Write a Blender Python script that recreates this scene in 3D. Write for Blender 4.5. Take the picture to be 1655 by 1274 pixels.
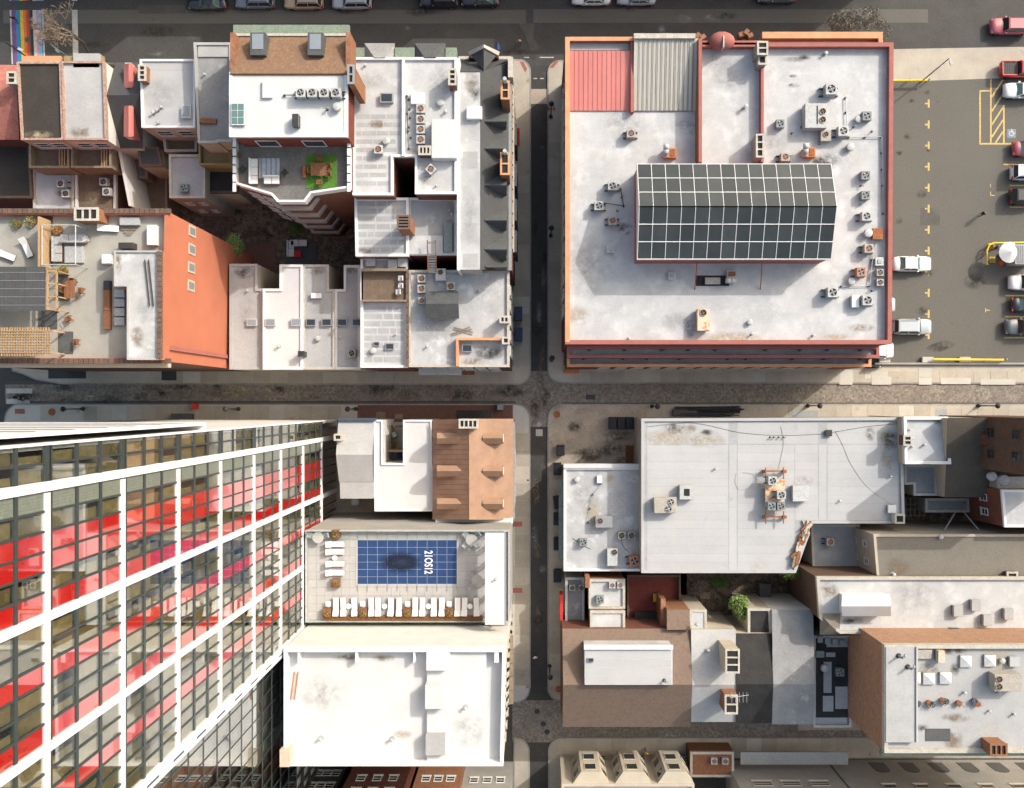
import bpy, bmesh, math, random
from mathutils import Vector, Matrix
for o in list(bpy.data.objects): bpy.data.objects.remove(o, do_unlink=True)
scn = bpy.context.scene
RND = random.Random(7)
# ---------------------------------------------------------------- camera: drone hovering over the crossing, looking straight down
H = 115.0; S = 13.25; CX, CY = 865.0, 652.0
cam = bpy.data.cameras.new('camera'); camo = bpy.data.objects.new('camera', cam); scn.collection.objects.link(camo)
camo.location = (0, 0, H); cam.sensor_fit = 'HORIZONTAL'; cam.sensor_width = 36
cam.lens = H*S/1655*36; cam.shift_x = (827.5-CX)/1655; cam.shift_y = (CY-637)/1655
cam.clip_end = 3000; scn.camera = camo
# ---------------------------------------------------------------- sky and sun
EL = math.radians(36.0); SUNV = Vector((.79, .61, 0)).normalized()
w = bpy.data.worlds.new('World'); scn.world = w; w.use_nodes = True
nt = w.node_tree; sky = nt.nodes.new('ShaderNodeTexSky'); sky.sky_type = 'NISHITA'; sky.sun_disc = False
sky.sun_elevation = EL; sky.sun_rotation = math.atan2(SUNV.x, SUNV.y); sky.air_density = 2.0; sky.dust_density = 10.0; sky.ozone_density = 4.0
nt.links.new(sky.outputs[0], nt.nodes['Background'].inputs[0]); nt.nodes['Background'].inputs[1].default_value = 0.15
sd = bpy.data.lights.new('sun', 'SUN'); sd.energy = 2.0; sd.angle = math.radians(0.6); sd.color = (1, .985, .96)
so = bpy.data.objects.new('sun', sd); scn.collection.objects.link(so)
dirv = Vector((-SUNV.x*math.cos(EL), -SUNV.y*math.cos(EL), -math.sin(EL)))
so.rotation_euler = dirv.to_track_quat('-Z', 'Y').to_euler(); so.location = (60, 60, 140)
vs = scn.view_settings; vs.view_transform = 'Standard'; vs.look = 'None'; vs.exposure = 0.8; vs.gamma = 1; vs.use_curve_mapping = False
scn.cycles.max_bounces = 6
# ---------------------------------------------------------------- helpers
def W(px, py, z=0.0):
    k = (H-z)/H/S
    return Vector(((px-CX)*k, -(py-CY)*k, z))
def G(px, py): return W(px, py, 0)
COL = scn.collection
ORG = {}
class MB:
    def __init__(s): s.v = []; s.f = []
    def add(s, vs, fs):
        n = len(s.v); s.v += [tuple(v) for v in vs]; s.f += [tuple(i+n for i in f) for f in fs]; return s
    def box(s, x0, x1, y0, y1, z0, z1):
        return s.add([(x0,y0,z0),(x1,y0,z0),(x1,y1,z0),(x0,y1,z0),(x0,y0,z1),(x1,y0,z1),(x1,y1,z1),(x0,y1,z1)],
                     [(3,2,1,0),(4,5,6,7),(0,1,5,4),(1,2,6,5),(2,3,7,6),(3,0,4,7)])
    def obox(s, c, sx, sy, z0, z1, a=0):
        ca, sa = math.cos(a), math.sin(a); P = []
        for z in (z0, z1):
            for (u, v) in ((-1,-1),(1,-1),(1,1),(-1,1)):
                x, y = u*sx/2, v*sy/2; P.append((c[0]+x*ca-y*sa, c[1]+x*sa+y*ca, z))
        return s.add(P, [(3,2,1,0),(4,5,6,7),(0,1,5,4),(1,2,6,5),(2,3,7,6),(3,0,4,7)])
    def prism(s, pts, z0, z1, top=True, bot=True):
        pts = ccw(pts); n = len(pts)
        fs = [(i, (i+1) % n, (i+1) % n+n, i+n) for i in range(n)]
        if top: fs.append(tuple(range(n, 2*n)))
        if bot: fs.append(tuple(range(n-1, -1, -1)))
        return s.add([(p[0],p[1],z0) for p in pts]+[(p[0],p[1],z1) for p in pts], fs)
    def ring(s, outer, inner, z0, z1):
        outer, inner = ccw(outer), ccw(inner); n = len(outer)
        vs = [(p[0],p[1],z) for z in (z0,z1) for pl in (outer, inner) for p in pl]
        fs = []
        for i in range(n):
            j = (i+1) % n
            fs += [(i,j,j+2*n,i+2*n), (j+n,i+n,i+3*n,j+3*n), (i+2*n,j+2*n,j+3*n,i+3*n), (j,i,i+n,j+n)]
        return s.add(vs, fs)
    def cyl(s, c, r, z0, z1, n=12, r2=None, top=True):
        r2 = r if r2 is None else r2
        vs = [(c[0]+r*math.cos(t), c[1]+r*math.sin(t), z0) for t in (2*math.pi*i/n for i in range(n))]
        vs += [(c[0]+r2*math.cos(t), c[1]+r2*math.sin(t), z1) for t in (2*math.pi*i/n for i in range(n))]
        fs = [(i,(i+1)%n,(i+1)%n+n,i+n) for i in range(n)] + [tuple(range(n-1,-1,-1))]
        if top: fs.append(tuple(range(n,2*n)))
        return s.add(vs, fs)
    def tube(s, p, q, r, n=6, r2=None):
        p, q = Vector(p), Vector(q); d = (q-p)
        if d.length < 1e-6: return s
        d.normalize(); u = d.orthogonal().normalized(); v = d.cross(u); r2 = r if r2 is None else r2
        vs = [p+(u*math.cos(t)+v*math.sin(t))*r for t in (2*math.pi*i/n for i in range(n))]
        vs += [q+(u*math.cos(t)+v*math.sin(t))*r2 for t in (2*math.pi*i/n for i in range(n))]
        return s.add(vs, [(i,(i+1)%n,(i+1)%n+n,i+n) for i in range(n)]+[tuple(range(n-1,-1,-1)), tuple(range(n,2*n))])
    def ball(s, c, rx, ry, rz, nu=12, nv=7, half=False):
        vs = []; fs = []
        lo = 0 if half else -math.pi/2
        for j in range(nv+1):
            t = lo+(math.pi/2-lo)*j/nv
            for i in range(nu):
                a = 2*math.pi*i/nu
                vs.append((c[0]+rx*math.cos(t)*math.cos(a), c[1]+ry*math.cos(t)*math.sin(a), c[2]+rz*math.sin(t)))
        for j in range(nv):
            for i in range(nu): fs.append((j*nu+i, j*nu+(i+1)%nu, (j+1)*nu+(i+1)%nu, (j+1)*nu+i))
        return s.add(vs, fs)
    def hring(s, c, r0, r1, z0, z1, n=16):
        o = [(c[0]+r1*math.cos(2*math.pi*i/n), c[1]+r1*math.sin(2*math.pi*i/n)) for i in range(n)]
        i_ = [(c[0]+r0*math.cos(2*math.pi*i/n), c[1]+r0*math.sin(2*math.pi*i/n)) for i in range(n)]
        return s.ring(o, i_, z0, z1)
    def sheet(s, P, t=0.0):
        n = len(P)
        if t == 0: return s.add(P, [tuple(range(n))])
        P = [Vector(p) for p in P]; nr = (P[1]-P[0]).cross(P[2]-P[0]).normalized()*t
        return s.add(P+[p-nr for p in P], [tuple(range(n)), tuple(range(2*n-1,n-1,-1))]+[(i,i+n,(i+1)%n+n,(i+1)%n) for i in range(n)])
    def build(s, name, m, parent=None, smooth=False, bevel=0):
        o0 = ORG.get(parent.name, Vector((0,0,0))) if parent is not None else Vector((0,0,0))
        me = bpy.data.meshes.new(name)
        me.from_pydata([(v[0]-o0.x, v[1]-o0.y, v[2]-o0.z) for v in s.v], [], s.f); me.update()
        me.materials.append(MAT(m))
        if smooth:
            for p in me.polygons: p.use_smooth = True
        o = bpy.data.objects.new(name, me); COL.objects.link(o)
        if parent is not None:
            o.parent = parent; ORG[o.name] = o0
        if bevel:
            b = o.modifiers.new('bevel', 'BEVEL'); b.width = bevel; b.segments = 2; b.limit_method = 'ANGLE'
        return o
def area2(p): return sum(p[i][0]*p[(i+1)%len(p)][1]-p[(i+1)%len(p)][0]*p[i][1] for i in range(len(p)))
def ccw(p): return list(p) if area2(p) > 0 else list(p)[::-1]
def offset(p, d):                      # positive = inwards
    p = [Vector((q[0], q[1])) for q in ccw(p)]; n = len(p); out = []
    for i in range(n):
        a, b, c = p[i-1], p[i], p[(i+1)%n]
        e1 = (b-a).normalized(); e2 = (c-b).normalized()
        n1 = Vector((-e1.y, e1.x)); n2 = Vector((-e2.y, e2.x)); m = n1+n2
        if m.length < 1e-4: m = n1
        m.normalize(); k = d/max(.3, m.dot(n1)); out.append(b+m*k)
    return out
def rect(x0, y0, x1, y1): return [(x0,y0),(x1,y0),(x1,y1),(x0,y1)]
def wp(pts, z): return [W(x, y, z) for x, y in pts]
def thing(name, label, cat, loc=(0,0,0), rz=0, group=None, kind=None):
    o = bpy.data.objects.new(name, None); COL.objects.link(o); o.location = loc; o.rotation_euler = (0,0,rz)
    o.empty_display_size = .2
    o['label'] = label; o['category'] = cat
    if group: o['group'] = group
    ORG[o.name] = Vector(loc); return o
def tag(o, label, cat, group=None):
    o['label'] = label; o['category'] = cat
    if group: o['group'] = group
    return o
def struct(o): o['kind'] = 'structure'; return o
def copy_tree(o, loc=None, rz=None, parent=None, label=None, group=None, sc=None):
    c = o.copy(); COL.objects.link(c)
    if parent is not None: c.parent = parent
    if loc is not None: c.location = loc
    if rz is not None: c.rotation_euler = (0,0,rz)
    if sc is not None: c.scale = sc
    if label: c['label'] = label
    if group: c['group'] = group
    for ch in list(o.children): copy_tree(ch, parent=c)
    return c
PROTO = {}
def place(key, make, loc, rz=0, label=None, group=None, sc=None, repl=None):
    """first use builds the thing at the origin, later uses copy it with its parts"""
    if key not in PROTO:
        t = make(); PROTO[key] = t; src = [t, False]; PROTO[key] = src
    src = PROTO[key]
    if not src[1]:
        o = src[0]; src[1] = True; o.location = loc; o.rotation_euler = (0,0,rz)
        if sc: o.scale = sc
        if label: o['label'] = label
        if group: o['group'] = group
    else:
        o = copy_tree(src[0], loc, rz, None, label, group, sc or (1,1,1))
    return o
# ---------------------------------------------------------------- materials
MATS = {}; MDEF = {}
def MAT(n):
    if n not in MATS: MATS[n] = mk(n, **MDEF[n])
    return MATS[n]
def mk(name, c, c2=None, rough=.8, sc=.6, det=6, var=.18, bump=0., bsc=8., spec=.3, metal=0., rnd=0., stain=None, coat=0., fine=.12, brick=None, lines=None, speck=None):
    m = bpy.data.materials.new(name); m.use_nodes = True; t = m.node_tree; N = t.nodes; L = t.links; b = N['Principled BSDF']
    b.inputs['Roughness'].default_value = rough; b.inputs['Metallic'].default_value = metal
    b.inputs['Specular IOR Level'].default_value = spec; b.inputs['Coat Weight'].default_value = coat; b.inputs['Coat IOR'].default_value = 2.5 if coat == 1.0 else 1.5; b.inputs['Coat Roughness'].default_value = .01
    geo = N.new('ShaderNodeNewGeometry'); pos = geo.outputs['Position']
    def noise(s, d=5, r=.6):
        n = N.new('ShaderNodeTexNoise'); n.inputs['Scale'].default_value = s; n.inputs['Detail'].default_value = d; n.inputs['Roughness'].default_value = r
        L.new(pos, n.inputs['Vector']); return n.outputs['Fac']
    def ramp(f, a, b_):
        r = N.new('ShaderNodeMapRange'); r.inputs[1].default_value = a; r.inputs[2].default_value = b_; L.new(f, r.inputs[0]); return r.outputs[0]
    def mix(f, A, B, mode='MIX'):
        x = N.new('ShaderNodeMix'); x.data_type = 'RGBA'; x.blend_type = mode
        for s_, v in ((x.inputs[0], f), (x.inputs[6], A), (x.inputs[7], B)):
            if isinstance(v, (int, float)): s_.default_value = v
            elif isinstance(v, tuple): s_.default_value = (*v[:3], 1)
            else: L.new(v, s_)
        return x.outputs[2]
    c2 = c2 or tuple(max(0, q*(1-2*var)) for q in c)
    col = mix(ramp(noise(sc, det), .32, .68), c, c2)
    if brick:
        bw, bh, mortar = brick
        cb = N.new('ShaderNodeCombineXYZ'); sp = N.new('ShaderNodeSeparateXYZ'); L.new(pos, sp.inputs[0])
        ad = N.new('ShaderNodeMath'); ad.operation = 'ADD'; L.new(sp.outputs[0], ad.inputs[0]); L.new(sp.outputs[1], ad.inputs[1])
        L.new(ad.outputs[0], cb.inputs[0]); L.new(sp.outputs[2], cb.inputs[1])
        bt = N.new('ShaderNodeTexBrick'); bt.inputs['Scale'].default_value = 1; bt.inputs['Brick Width'].default_value = bw; bt.inputs['Row Height'].default_value = bh
        bt.inputs['Mortar Size'].default_value = .012; bt.inputs['Color1'].default_value = (1,1,1,1); bt.inputs['Color2'].default_value = (.72,.7,.7,1); bt.inputs['Mortar'].default_value = (*mortar,1)
        L.new(cb.outputs[0], bt.inputs['Vector']); col = mix(1.0, col, bt.outputs['Color'], 'MULTIPLY')
    if lines:                                     # thin course lines in plan: (axis, pitch, darkness, jitter width)
        ax, pitch, dark, wd = lines
        sp = N.new('ShaderNodeSeparateXYZ'); L.new(pos, sp.inputs[0])
        md = N.new('ShaderNodeMath'); md.operation = 'PINGPONG'; md.inputs[1].default_value = pitch/2; L.new(sp.outputs[ax], md.inputs[0])
        col = mix(ramp(md.outputs[0], wd, 0), col, tuple(q*dark for q in c))
    if fine: col = mix(ramp(noise(6, 7, .8), .38, .66), col, mix(min(.5, fine*3.2), col, (0,0,0)))
    if speck:
        vn = N.new('ShaderNodeTexVoronoi'); vn.inputs['Scale'].default_value = speck[0]; L.new(pos, vn.inputs['Vector'])
        sx = N.new('ShaderNodeSeparateColor'); L.new(vn.outputs['Color'], sx.inputs[0])
        col = mix(ramp(sx.outputs[0], .2, .9), col, speck[1])
    if stain:
        for (scol, ssc, lo, hi) in stain: col = mix(ramp(noise(ssc, 7, .62), lo, hi), col, scol)
    if rnd:
        oi = N.new('ShaderNodeObjectInfo'); rr = N.new('ShaderNodeMapRange'); rr.inputs[3].default_value = 1-rnd; rr.inputs[4].default_value = 1+rnd*.4
        L.new(oi.outputs['Random'], rr.inputs[0]); hs = N.new('ShaderNodeHueSaturation'); L.new(rr.outputs[0], hs.inputs['Value']); L.new(col, hs.inputs['Color']); col = hs.outputs[0]
    L.new(col, b.inputs['Base Color'])
    if bump:
        bp = N.new('ShaderNodeBump'); bp.inputs['Strength'].default_value = bump; bp.inputs['Distance'].default_value = .05; L.new(noise(bsc, 4, .6), bp.inputs['Height']); L.new(bp.outputs[0], b.inputs['Normal'])
    return m
def D(n, c, **k):
    if any(n.startswith(q) for q in ('roof_','coping','stucco','brick_','tile_','metal_','paver','asphalt_lot','steel','shingle','timber','tower','white_paint','spandrel','fabric_white','skylight')):
        s = .86; c = tuple(q*s for q in c)
        if k.get('c2'): k['c2'] = tuple(q*s for q in k['c2'])
        if k.get('stain'): k['stain'] = [(tuple(q*s for q in st[0]),)+tuple(st[1:]) for st in k['stain']]
    MDEF[n] = dict(c=c, **k)
DIRT = (.30,.26,.21)
D('asphalt_old', (.115,.108,.098), c2=(.075,.071,.066), sc=.25, bump=.3, bsc=30, fine=.1, stain=[((.05,.048,.045),.9,.62,.75),((.17,.155,.135),.35,.6,.75)])
D('asphalt_dark', (.070,.066,.061), c2=(.052,.049,.046), sc=.4, bump=.3, bsc=30, stain=[((.10,.094,.087),.5,.6,.75)])
D('asphalt_mid', (.085,.080,.073), c2=(.065,.061,.056), sc=.3, bump=.3, bsc=30)
D('asphalt_lot', (.17,.157,.135), c2=(.14,.13,.112), sc=.12, bump=.3, bsc=30, speck=(9,(.115,.107,.093)), stain=[((.085,.079,.07),.5,.66,.76)])
D('patch', (.13,.122,.11), sc=.5, bump=.2, bsc=30)
D('setts', (.33,.285,.235), c2=(.21,.18,.15), sc=.4, bump=.8, bsc=7, speck=(4.5,(.14,.12,.10)))
D('concrete', (.46,.41,.335), c2=(.37,.33,.27), sc=.35, fine=.06, rnd=.16, bump=.1, bsc=12, stain=[((.19,.16,.13),.8,.62,.78)])
D('concrete_lot', (.50,.42,.33), c2=(.36,.3,.24), sc=.5, stain=[((.17,.14,.115),.55,.58,.75)])
D('concrete_pale', (.50,.475,.42), c2=(.43,.405,.355), sc=.4, rnd=.1, fine=.05)
D('kerb', (.36,.34,.31), var=.15)
D('brick_paving', (.24,.115,.085), c2=(.17,.085,.065), sc=2, speck=(6,(.13,.07,.055)))
D('rail_yellow', (.85,.62,.05), var=.05, rough=.5)
D('paint_yellow', (.72,.49,.14), c2=(.5,.38,.17), sc=3, stain=[((.2,.18,.15),2.5,.58,.7)])
D('paint_white', (.62,.6,.54), c2=(.45,.43,.39), sc=2, stain=[((.2,.19,.17),2.5,.6,.72)])
for n_, c_ in dict(purple=(.2,.1,.25), blue=(.06,.25,.5), teal=(.03,.3,.3), yellow=(.8,.5,.06), orange=(.75,.22,.04), red=(.62,.07,.05), brown=(.12,.09,.07), black=(.04,.04,.045), white=(.6,.58,.52), pink=(.65,.32,.42), sky=(.2,.5,.75)).items():
    D('stripe_'+n_, c_, sc=2, var=.1, stain=[((.12,.11,.1),1.6,.68,.8)])
D('handicap_blue', (.2,.33,.5), stain=[((.24,.22,.19),1.5,.45,.6)])
D('roof_white', (.56,.56,.56), c2=(.44,.445,.45), sc=.35, fine=.05, rough=.7, bump=.2, bsc=3, stain=[((.62,.62,.62),.5,.5,.75),((.41,.40,.38),.28,.55,.8),((.30,.28,.25),1.3,.69,.8)], lines=(1,.98,.90,.025))
D('roof_bright', (.64,.64,.635), c2=(.56,.56,.555), sc=.3, fine=.015, rough=.6, bump=.08, bsc=2, stain=[((.6,.57,.52),.5,.72,.85)])
D('roof_aged', (.53,.53,.53), c2=(.38,.385,.39), sc=.45, fine=.05, rough=.7, bump=.15, bsc=4, stain=[((.62,.62,.62),.5,.55,.66),(DIRT,.8,.66,.82)], lines=(1,.95,.86,.02))
D('roof_pale', (.47,.47,.465), c2=(.39,.39,.385), sc=.4, fine=.06, rnd=.06, bump=.12, bsc=5, stain=[((.40,.37,.32),.7,.66,.8)])
D('roof_sheet', (.49,.49,.49), c2=(.44,.44,.44), sc=.3, fine=.03, rnd=.05, bump=.08, bsc=4, stain=[((.36,.34,.31),.4,.62,.8)])
D('roof_grey', (.34,.34,.34), c2=(.25,.25,.25), sc=.5, fine=.08, bump=.15, bsc=6, stain=[((.45,.45,.44),.6,.6,.72)])
D('roof_patch', (.42,.43,.44), c2=(.34,.345,.35), sc=.6, fine=.05)
D('roof_brown', (.13,.112,.088), c2=(.10,.086,.068), sc=.6, fine=.1, bump=.3, bsc=14, lines=(1,.28,.75,.02))
D('roof_dark', (.062,.055,.046), c2=(.046,.041,.035), sc=.5, fine=.12, bump=.3, bsc=14, lines=(1,.3,.7,.02))
D('roof_black', (.045,.043,.042), c2=(.028,.027,.027), sc=.8, bump=.3, bsc=8, stain=[((.3,.3,.3),2.2,.68,.74)])
D('roof_tan', (.25,.225,.185), c2=(.21,.19,.155), sc=.8, speck=(7,(.18,.16,.13)), bump=.2, bsc=20, stain=[((.33,.2,.1),.35,.7,.82)])
D('shingle_brown', (.34,.205,.12), c2=(.22,.135,.085), sc=3, speck=(6,(.17,.1,.065)), bump=.4, bsc=14)
D('shingle_taupe', (.23,.165,.125), c2=(.19,.135,.105), sc=1.2, speck=(5,(.17,.12,.09)), bump=.3, bsc=14, lines=(1,.3,.75,.025))
D('slate', (.08,.083,.085), c2=(.058,.06,.062), sc=1.0, speck=(4,(.055,.057,.06)), bump=.3, bsc=12, lines=(1,.3,.7,.025))
D('slate_grey', (.10,.104,.106), c2=(.08,.083,.085), sc=1.0, bump=.2, bsc=10)
D('tile_copper', (.38,.235,.155), c2=(.30,.18,.12), sc=.8, fine=.06, rnd=.04, bump=.15, bsc=6, rough=.6)
D('tile_pink', (.55,.22,.17), c2=(.4,.15,.12), sc=1.5, lines=(0,.35,.8,.03))
D('metal_red', (.60,.20,.17), c2=(.55,.18,.155), sc=.6, rnd=.08, fine=.03, rough=.45, spec=.5)
D('metal_cream', (.50,.48,.42), c2=(.46,.44,.385), sc=.6, rnd=.06, fine=.03, rough=.45, spec=.5)
D('coping_orange', (.70,.36,.19), c2=(.58,.28,.15), sc=1, fine=.05)
D('coping_red', (.42,.15,.125), c2=(.35,.125,.105), sc=1, fine=.05)
D('coping_brown', (.20,.13,.10), c2=(.15,.1,.08), sc=2, rnd=.2)
D('coping_mottled', (.5,.42,.36), c2=(.40,.18,.12), sc=3, det=8, fine=.1)
D('coping_pale', (.62,.58,.50), c2=(.5,.46,.4), sc=1.5)
D('coping_green', (.27,.33,.25), c2=(.22,.27,.21), sc=1.5)
D('white_paint', (.80,.80,.79), var=.04, fine=.02, rough=.5)
D('tower_white', (.84,.84,.85), var=.02, fine=.0, rough=.45)
D('brick_red', (.27,.105,.075), c2=(.2,.08,.06), sc=1.5, brick=(.22,.075,(.75,.72,.68)), bump=.2, bsc=20)
D('brick_tan', (.60,.36,.23), c2=(.48,.28,.18), sc=1.5, brick=(.22,.075,(.8,.75,.7)))
D('asphalt_road', (.085,.081,.075), c2=(.065,.062,.058), sc=.35, bump=.3, bsc=30, stain=[((.05,.048,.045),.6,.6,.76),((.12,.114,.105),.25,.62,.8)])
D('brick_orange', (.44,.215,.12), c2=(.34,.16,.09), sc=1.5, brick=(.22,.075,(.8,.75,.7)))
D('brick_brown', (.20,.125,.09), c2=(.15,.095,.07), sc=1.5, brick=(.22,.075,(.85,.8,.75)))
D('stucco_orange', (.52,.18,.105), c2=(.46,.155,.09), sc=.25, fine=.03, bump=.1, bsc=10, stain=[((.44,.145,.085),.3,.58,.8)])
D('stucco_cream', (.56,.49,.385), c2=(.48,.42,.33), sc=.5, fine=.05, stain=[((.33,.28,.22),.6,.66,.8)])
D('stucco_white', (.74,.72,.69), c2=(.64,.62,.58), sc=.6, fine=.04)
D('stucco_grey', (.40,.385,.35), c2=(.33,.315,.29), sc=.5, fine=.06)
D('timber_deck', (.23,.165,.115), c2=(.16,.12,.085), sc=1.2, lines=(0,.14,.55,.015))
D('timber_grey', (.23,.22,.205), c2=(.18,.17,.16), sc=1.2, lines=(1,.14,.6,.015))
D('timber_new', (.55,.37,.21), c2=(.46,.3,.17), sc=2, rnd=.15)
D('timber_yellow', (.42,.32,.15), c2=(.35,.26,.12), sc=2, lines=(1,.14,.6,.015))
D('timber_old', (.36,.28,.2), c2=(.27,.21,.15), sc=2, rnd=.15)
D('timber_red', (.25,.062,.046), c2=(.19,.048,.036), sc=2, lines=(1,.14,.6,.015))
D('timber_brown', (.30,.135,.07), c2=(.24,.105,.055), sc=3, rnd=.15)
D('paver', (.40,.385,.345), c2=(.34,.325,.29), sc=.6, fine=.04, lines=(0,.55,.87,.012))
D('paver_pale', (.46,.455,.44), c2=(.41,.405,.39), sc=.6, fine=.03, rnd=.05)
D('steel', (.42,.43,.43), var=.08, rough=.45, spec=.5, metal=.3)
D('steel_pale', (.60,.61,.60), c2=(.52,.53,.52), sc=2, rough=.5, rnd=.1, spec=.4)
D('steel_beige', (.52,.48,.41), c2=(.44,.4,.34), sc=2, rough=.5, rnd=.1)
D('steel_dark', (.06,.06,.062), var=.1, rough=.5)
D('steel_green', (.27,.33,.32), c2=(.23,.28,.275), sc=2, rough=.5)
D('rust', (.40,.15,.06), c2=(.26,.09,.04), sc=3, rough=.9)
D('rust_orange', (.62,.23,.09), c2=(.45,.15,.06), sc=2, rough=.8)
D('rusty_beige', (.66,.55,.42), c2=(.6,.48,.36), sc=1, stain=[((.5,.19,.06),1.3,.53,.6)])
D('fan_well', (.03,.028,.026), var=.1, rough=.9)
D('fan_rust', (.30,.14,.06), c2=(.2,.08,.035), sc=6)
D('black_plastic', (.022,.023,.026), var=.1, rough=.4)
D('blue_plastic', (.03,.06,.13), var=.1, rough=.45)
D('rubber', (.02,.02,.02), var=.1, rough=.9)
D('chrome', (.6,.6,.62), var=.02, rough=.25, metal=1)
D('glass_dark', (.03,.036,.042), var=.1, rough=.06, spec=.7, fine=0)
D('glass_green', (.12,.2,.18), var=.08, rough=.06, spec=.7, fine=0)
D('glass_sky', (.22,.25,.27), var=.05, rough=.08, spec=.7, fine=0)
D('skylight_glass', (.058,.064,.06), c2=(.042,.047,.046), sc=.5, rough=.12, spec=.5, fine=0, rnd=.3)
D('light_red', (.5,.03,.03), var=.05, rough=.2)
D('fabric_white', (.78,.77,.75), var=.03, fine=.02)
D('fabric_grey', (.40,.41,.42), var=.06)
D('fabric_red', (.6,.05,.04), var=.08)
D('fabric_check', (.45,.5,.56), var=.05, lines=(0,.5,.45,.12))
D('turf', (.10,.25,.03), c2=(.07,.19,.022), sc=4, fine=.15, bump=.5, bsc=30)
D('soil', (.11,.083,.06), c2=(.07,.053,.04), sc=1, bump=.6, bsc=6, speck=(3,(.16,.12,.085)))
D('leaf', (.12,.22,.045), c2=(.08,.16,.035), sc=2, fine=0, rnd=.15)
D('leaf_pale', (.24,.32,.09), c2=(.16,.24,.06), sc=2, fine=0)
D('leaf_rust', (.36,.22,.05), c2=(.24,.12,.03), sc=4, fine=0)
D('leaf_dry', (.30,.27,.20), c2=(.22,.19,.14), sc=3, fine=0)
D('bark', (.12,.09,.07), var=.2, sc=4)
D('twig', (.30,.235,.175), var=.2, sc=3)
D('pool_cover', (.018,.05,.145), c2=(.015,.042,.125), sc=.6, fine=.03, rough=.5)
D('pool_cover_dark', (.014,.034,.095), c2=(.02,.05,.14), sc=.8, fine=.03)
D('gravel', (.45,.41,.33), speck=(9,(.2,.17,.13)), bump=.6, bsc=20)
D('skin', (.45,.28,.2), var=.05); D('hair_dark', (.02,.016,.013), var=.1)
D('cloth_black', (.025,.025,.028), var=.1); D('cloth_yellow', (.75,.5,.08), var=.1); D('cloth_blue', (.03,.09,.4), var=.1)
D('cloth_tan', (.55,.36,.2), var=.1); D('cloth_white', (.75,.74,.72), var=.05); D('cloth_jean', (.07,.09,.14), var=.1); D('cloth_red', (.3,.05,.05), var=.1)
D('spandrel_red', (.58,.018,.014), c2=(.52,.017,.013), sc=1, fine=.0, rough=.06, spec=1.0, rnd=.08, coat=1.0)

D('louver', (.20,.225,.185), c2=(.18,.2,.165), sc=1, rough=.3, lines=(1,.16,.6,.02))
D('curtain', (.44,.34,.175), c2=(.30,.23,.115), sc=1.8, fine=.0, rnd=.35)
D('interior', (.20,.16,.11), var=.2, sc=1)
D('mullion', (.04,.052,.05), var=.05, rough=.35, spec=.5)
def glassmat(name, tint, ior=1.5, mn=.04):
    m = bpy.data.materials.new(name); m.use_nodes = True; t = m.node_tree; N = t.nodes; L = t.links
    N.remove(N['Principled BSDF']); out = N['Material Output']
    tr = N.new('ShaderNodeBsdfTransparent'); tr.inputs[0].default_value = (*tint, 1); gl = N.new('ShaderNodeBsdfGlossy'); gl.inputs['Roughness'].default_value = .01
    lw = N.new('ShaderNodeLayerWeight'); lw.inputs[0].default_value = .5; pw = N.new('ShaderNodeMath'); pw.operation = 'POWER'; pw.inputs[1].default_value = 5; L.new(lw.outputs['Facing'], pw.inputs[0])
    fr = N.new('ShaderNodeMapRange'); fr.inputs[3].default_value = ior; fr.inputs[4].default_value = 1.0; L.new(pw.outputs[0], fr.inputs[0]); mx = N.new('ShaderNodeMixShader')
    L.new(fr.outputs[0], mx.inputs[0]); L.new(tr.outputs[0], mx.inputs[1]); L.new(gl.outputs[0], mx.inputs[2]); L.new(mx.outputs[0], out.inputs[0])
    MATS[name] = m
glassmat('pane_glass', (.92,.95,.93), .25)
glassmat('wing_glass', (.75,.78,.76), .42)
glassmat('rail_glass', (.80,.88,.86), .05)

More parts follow.
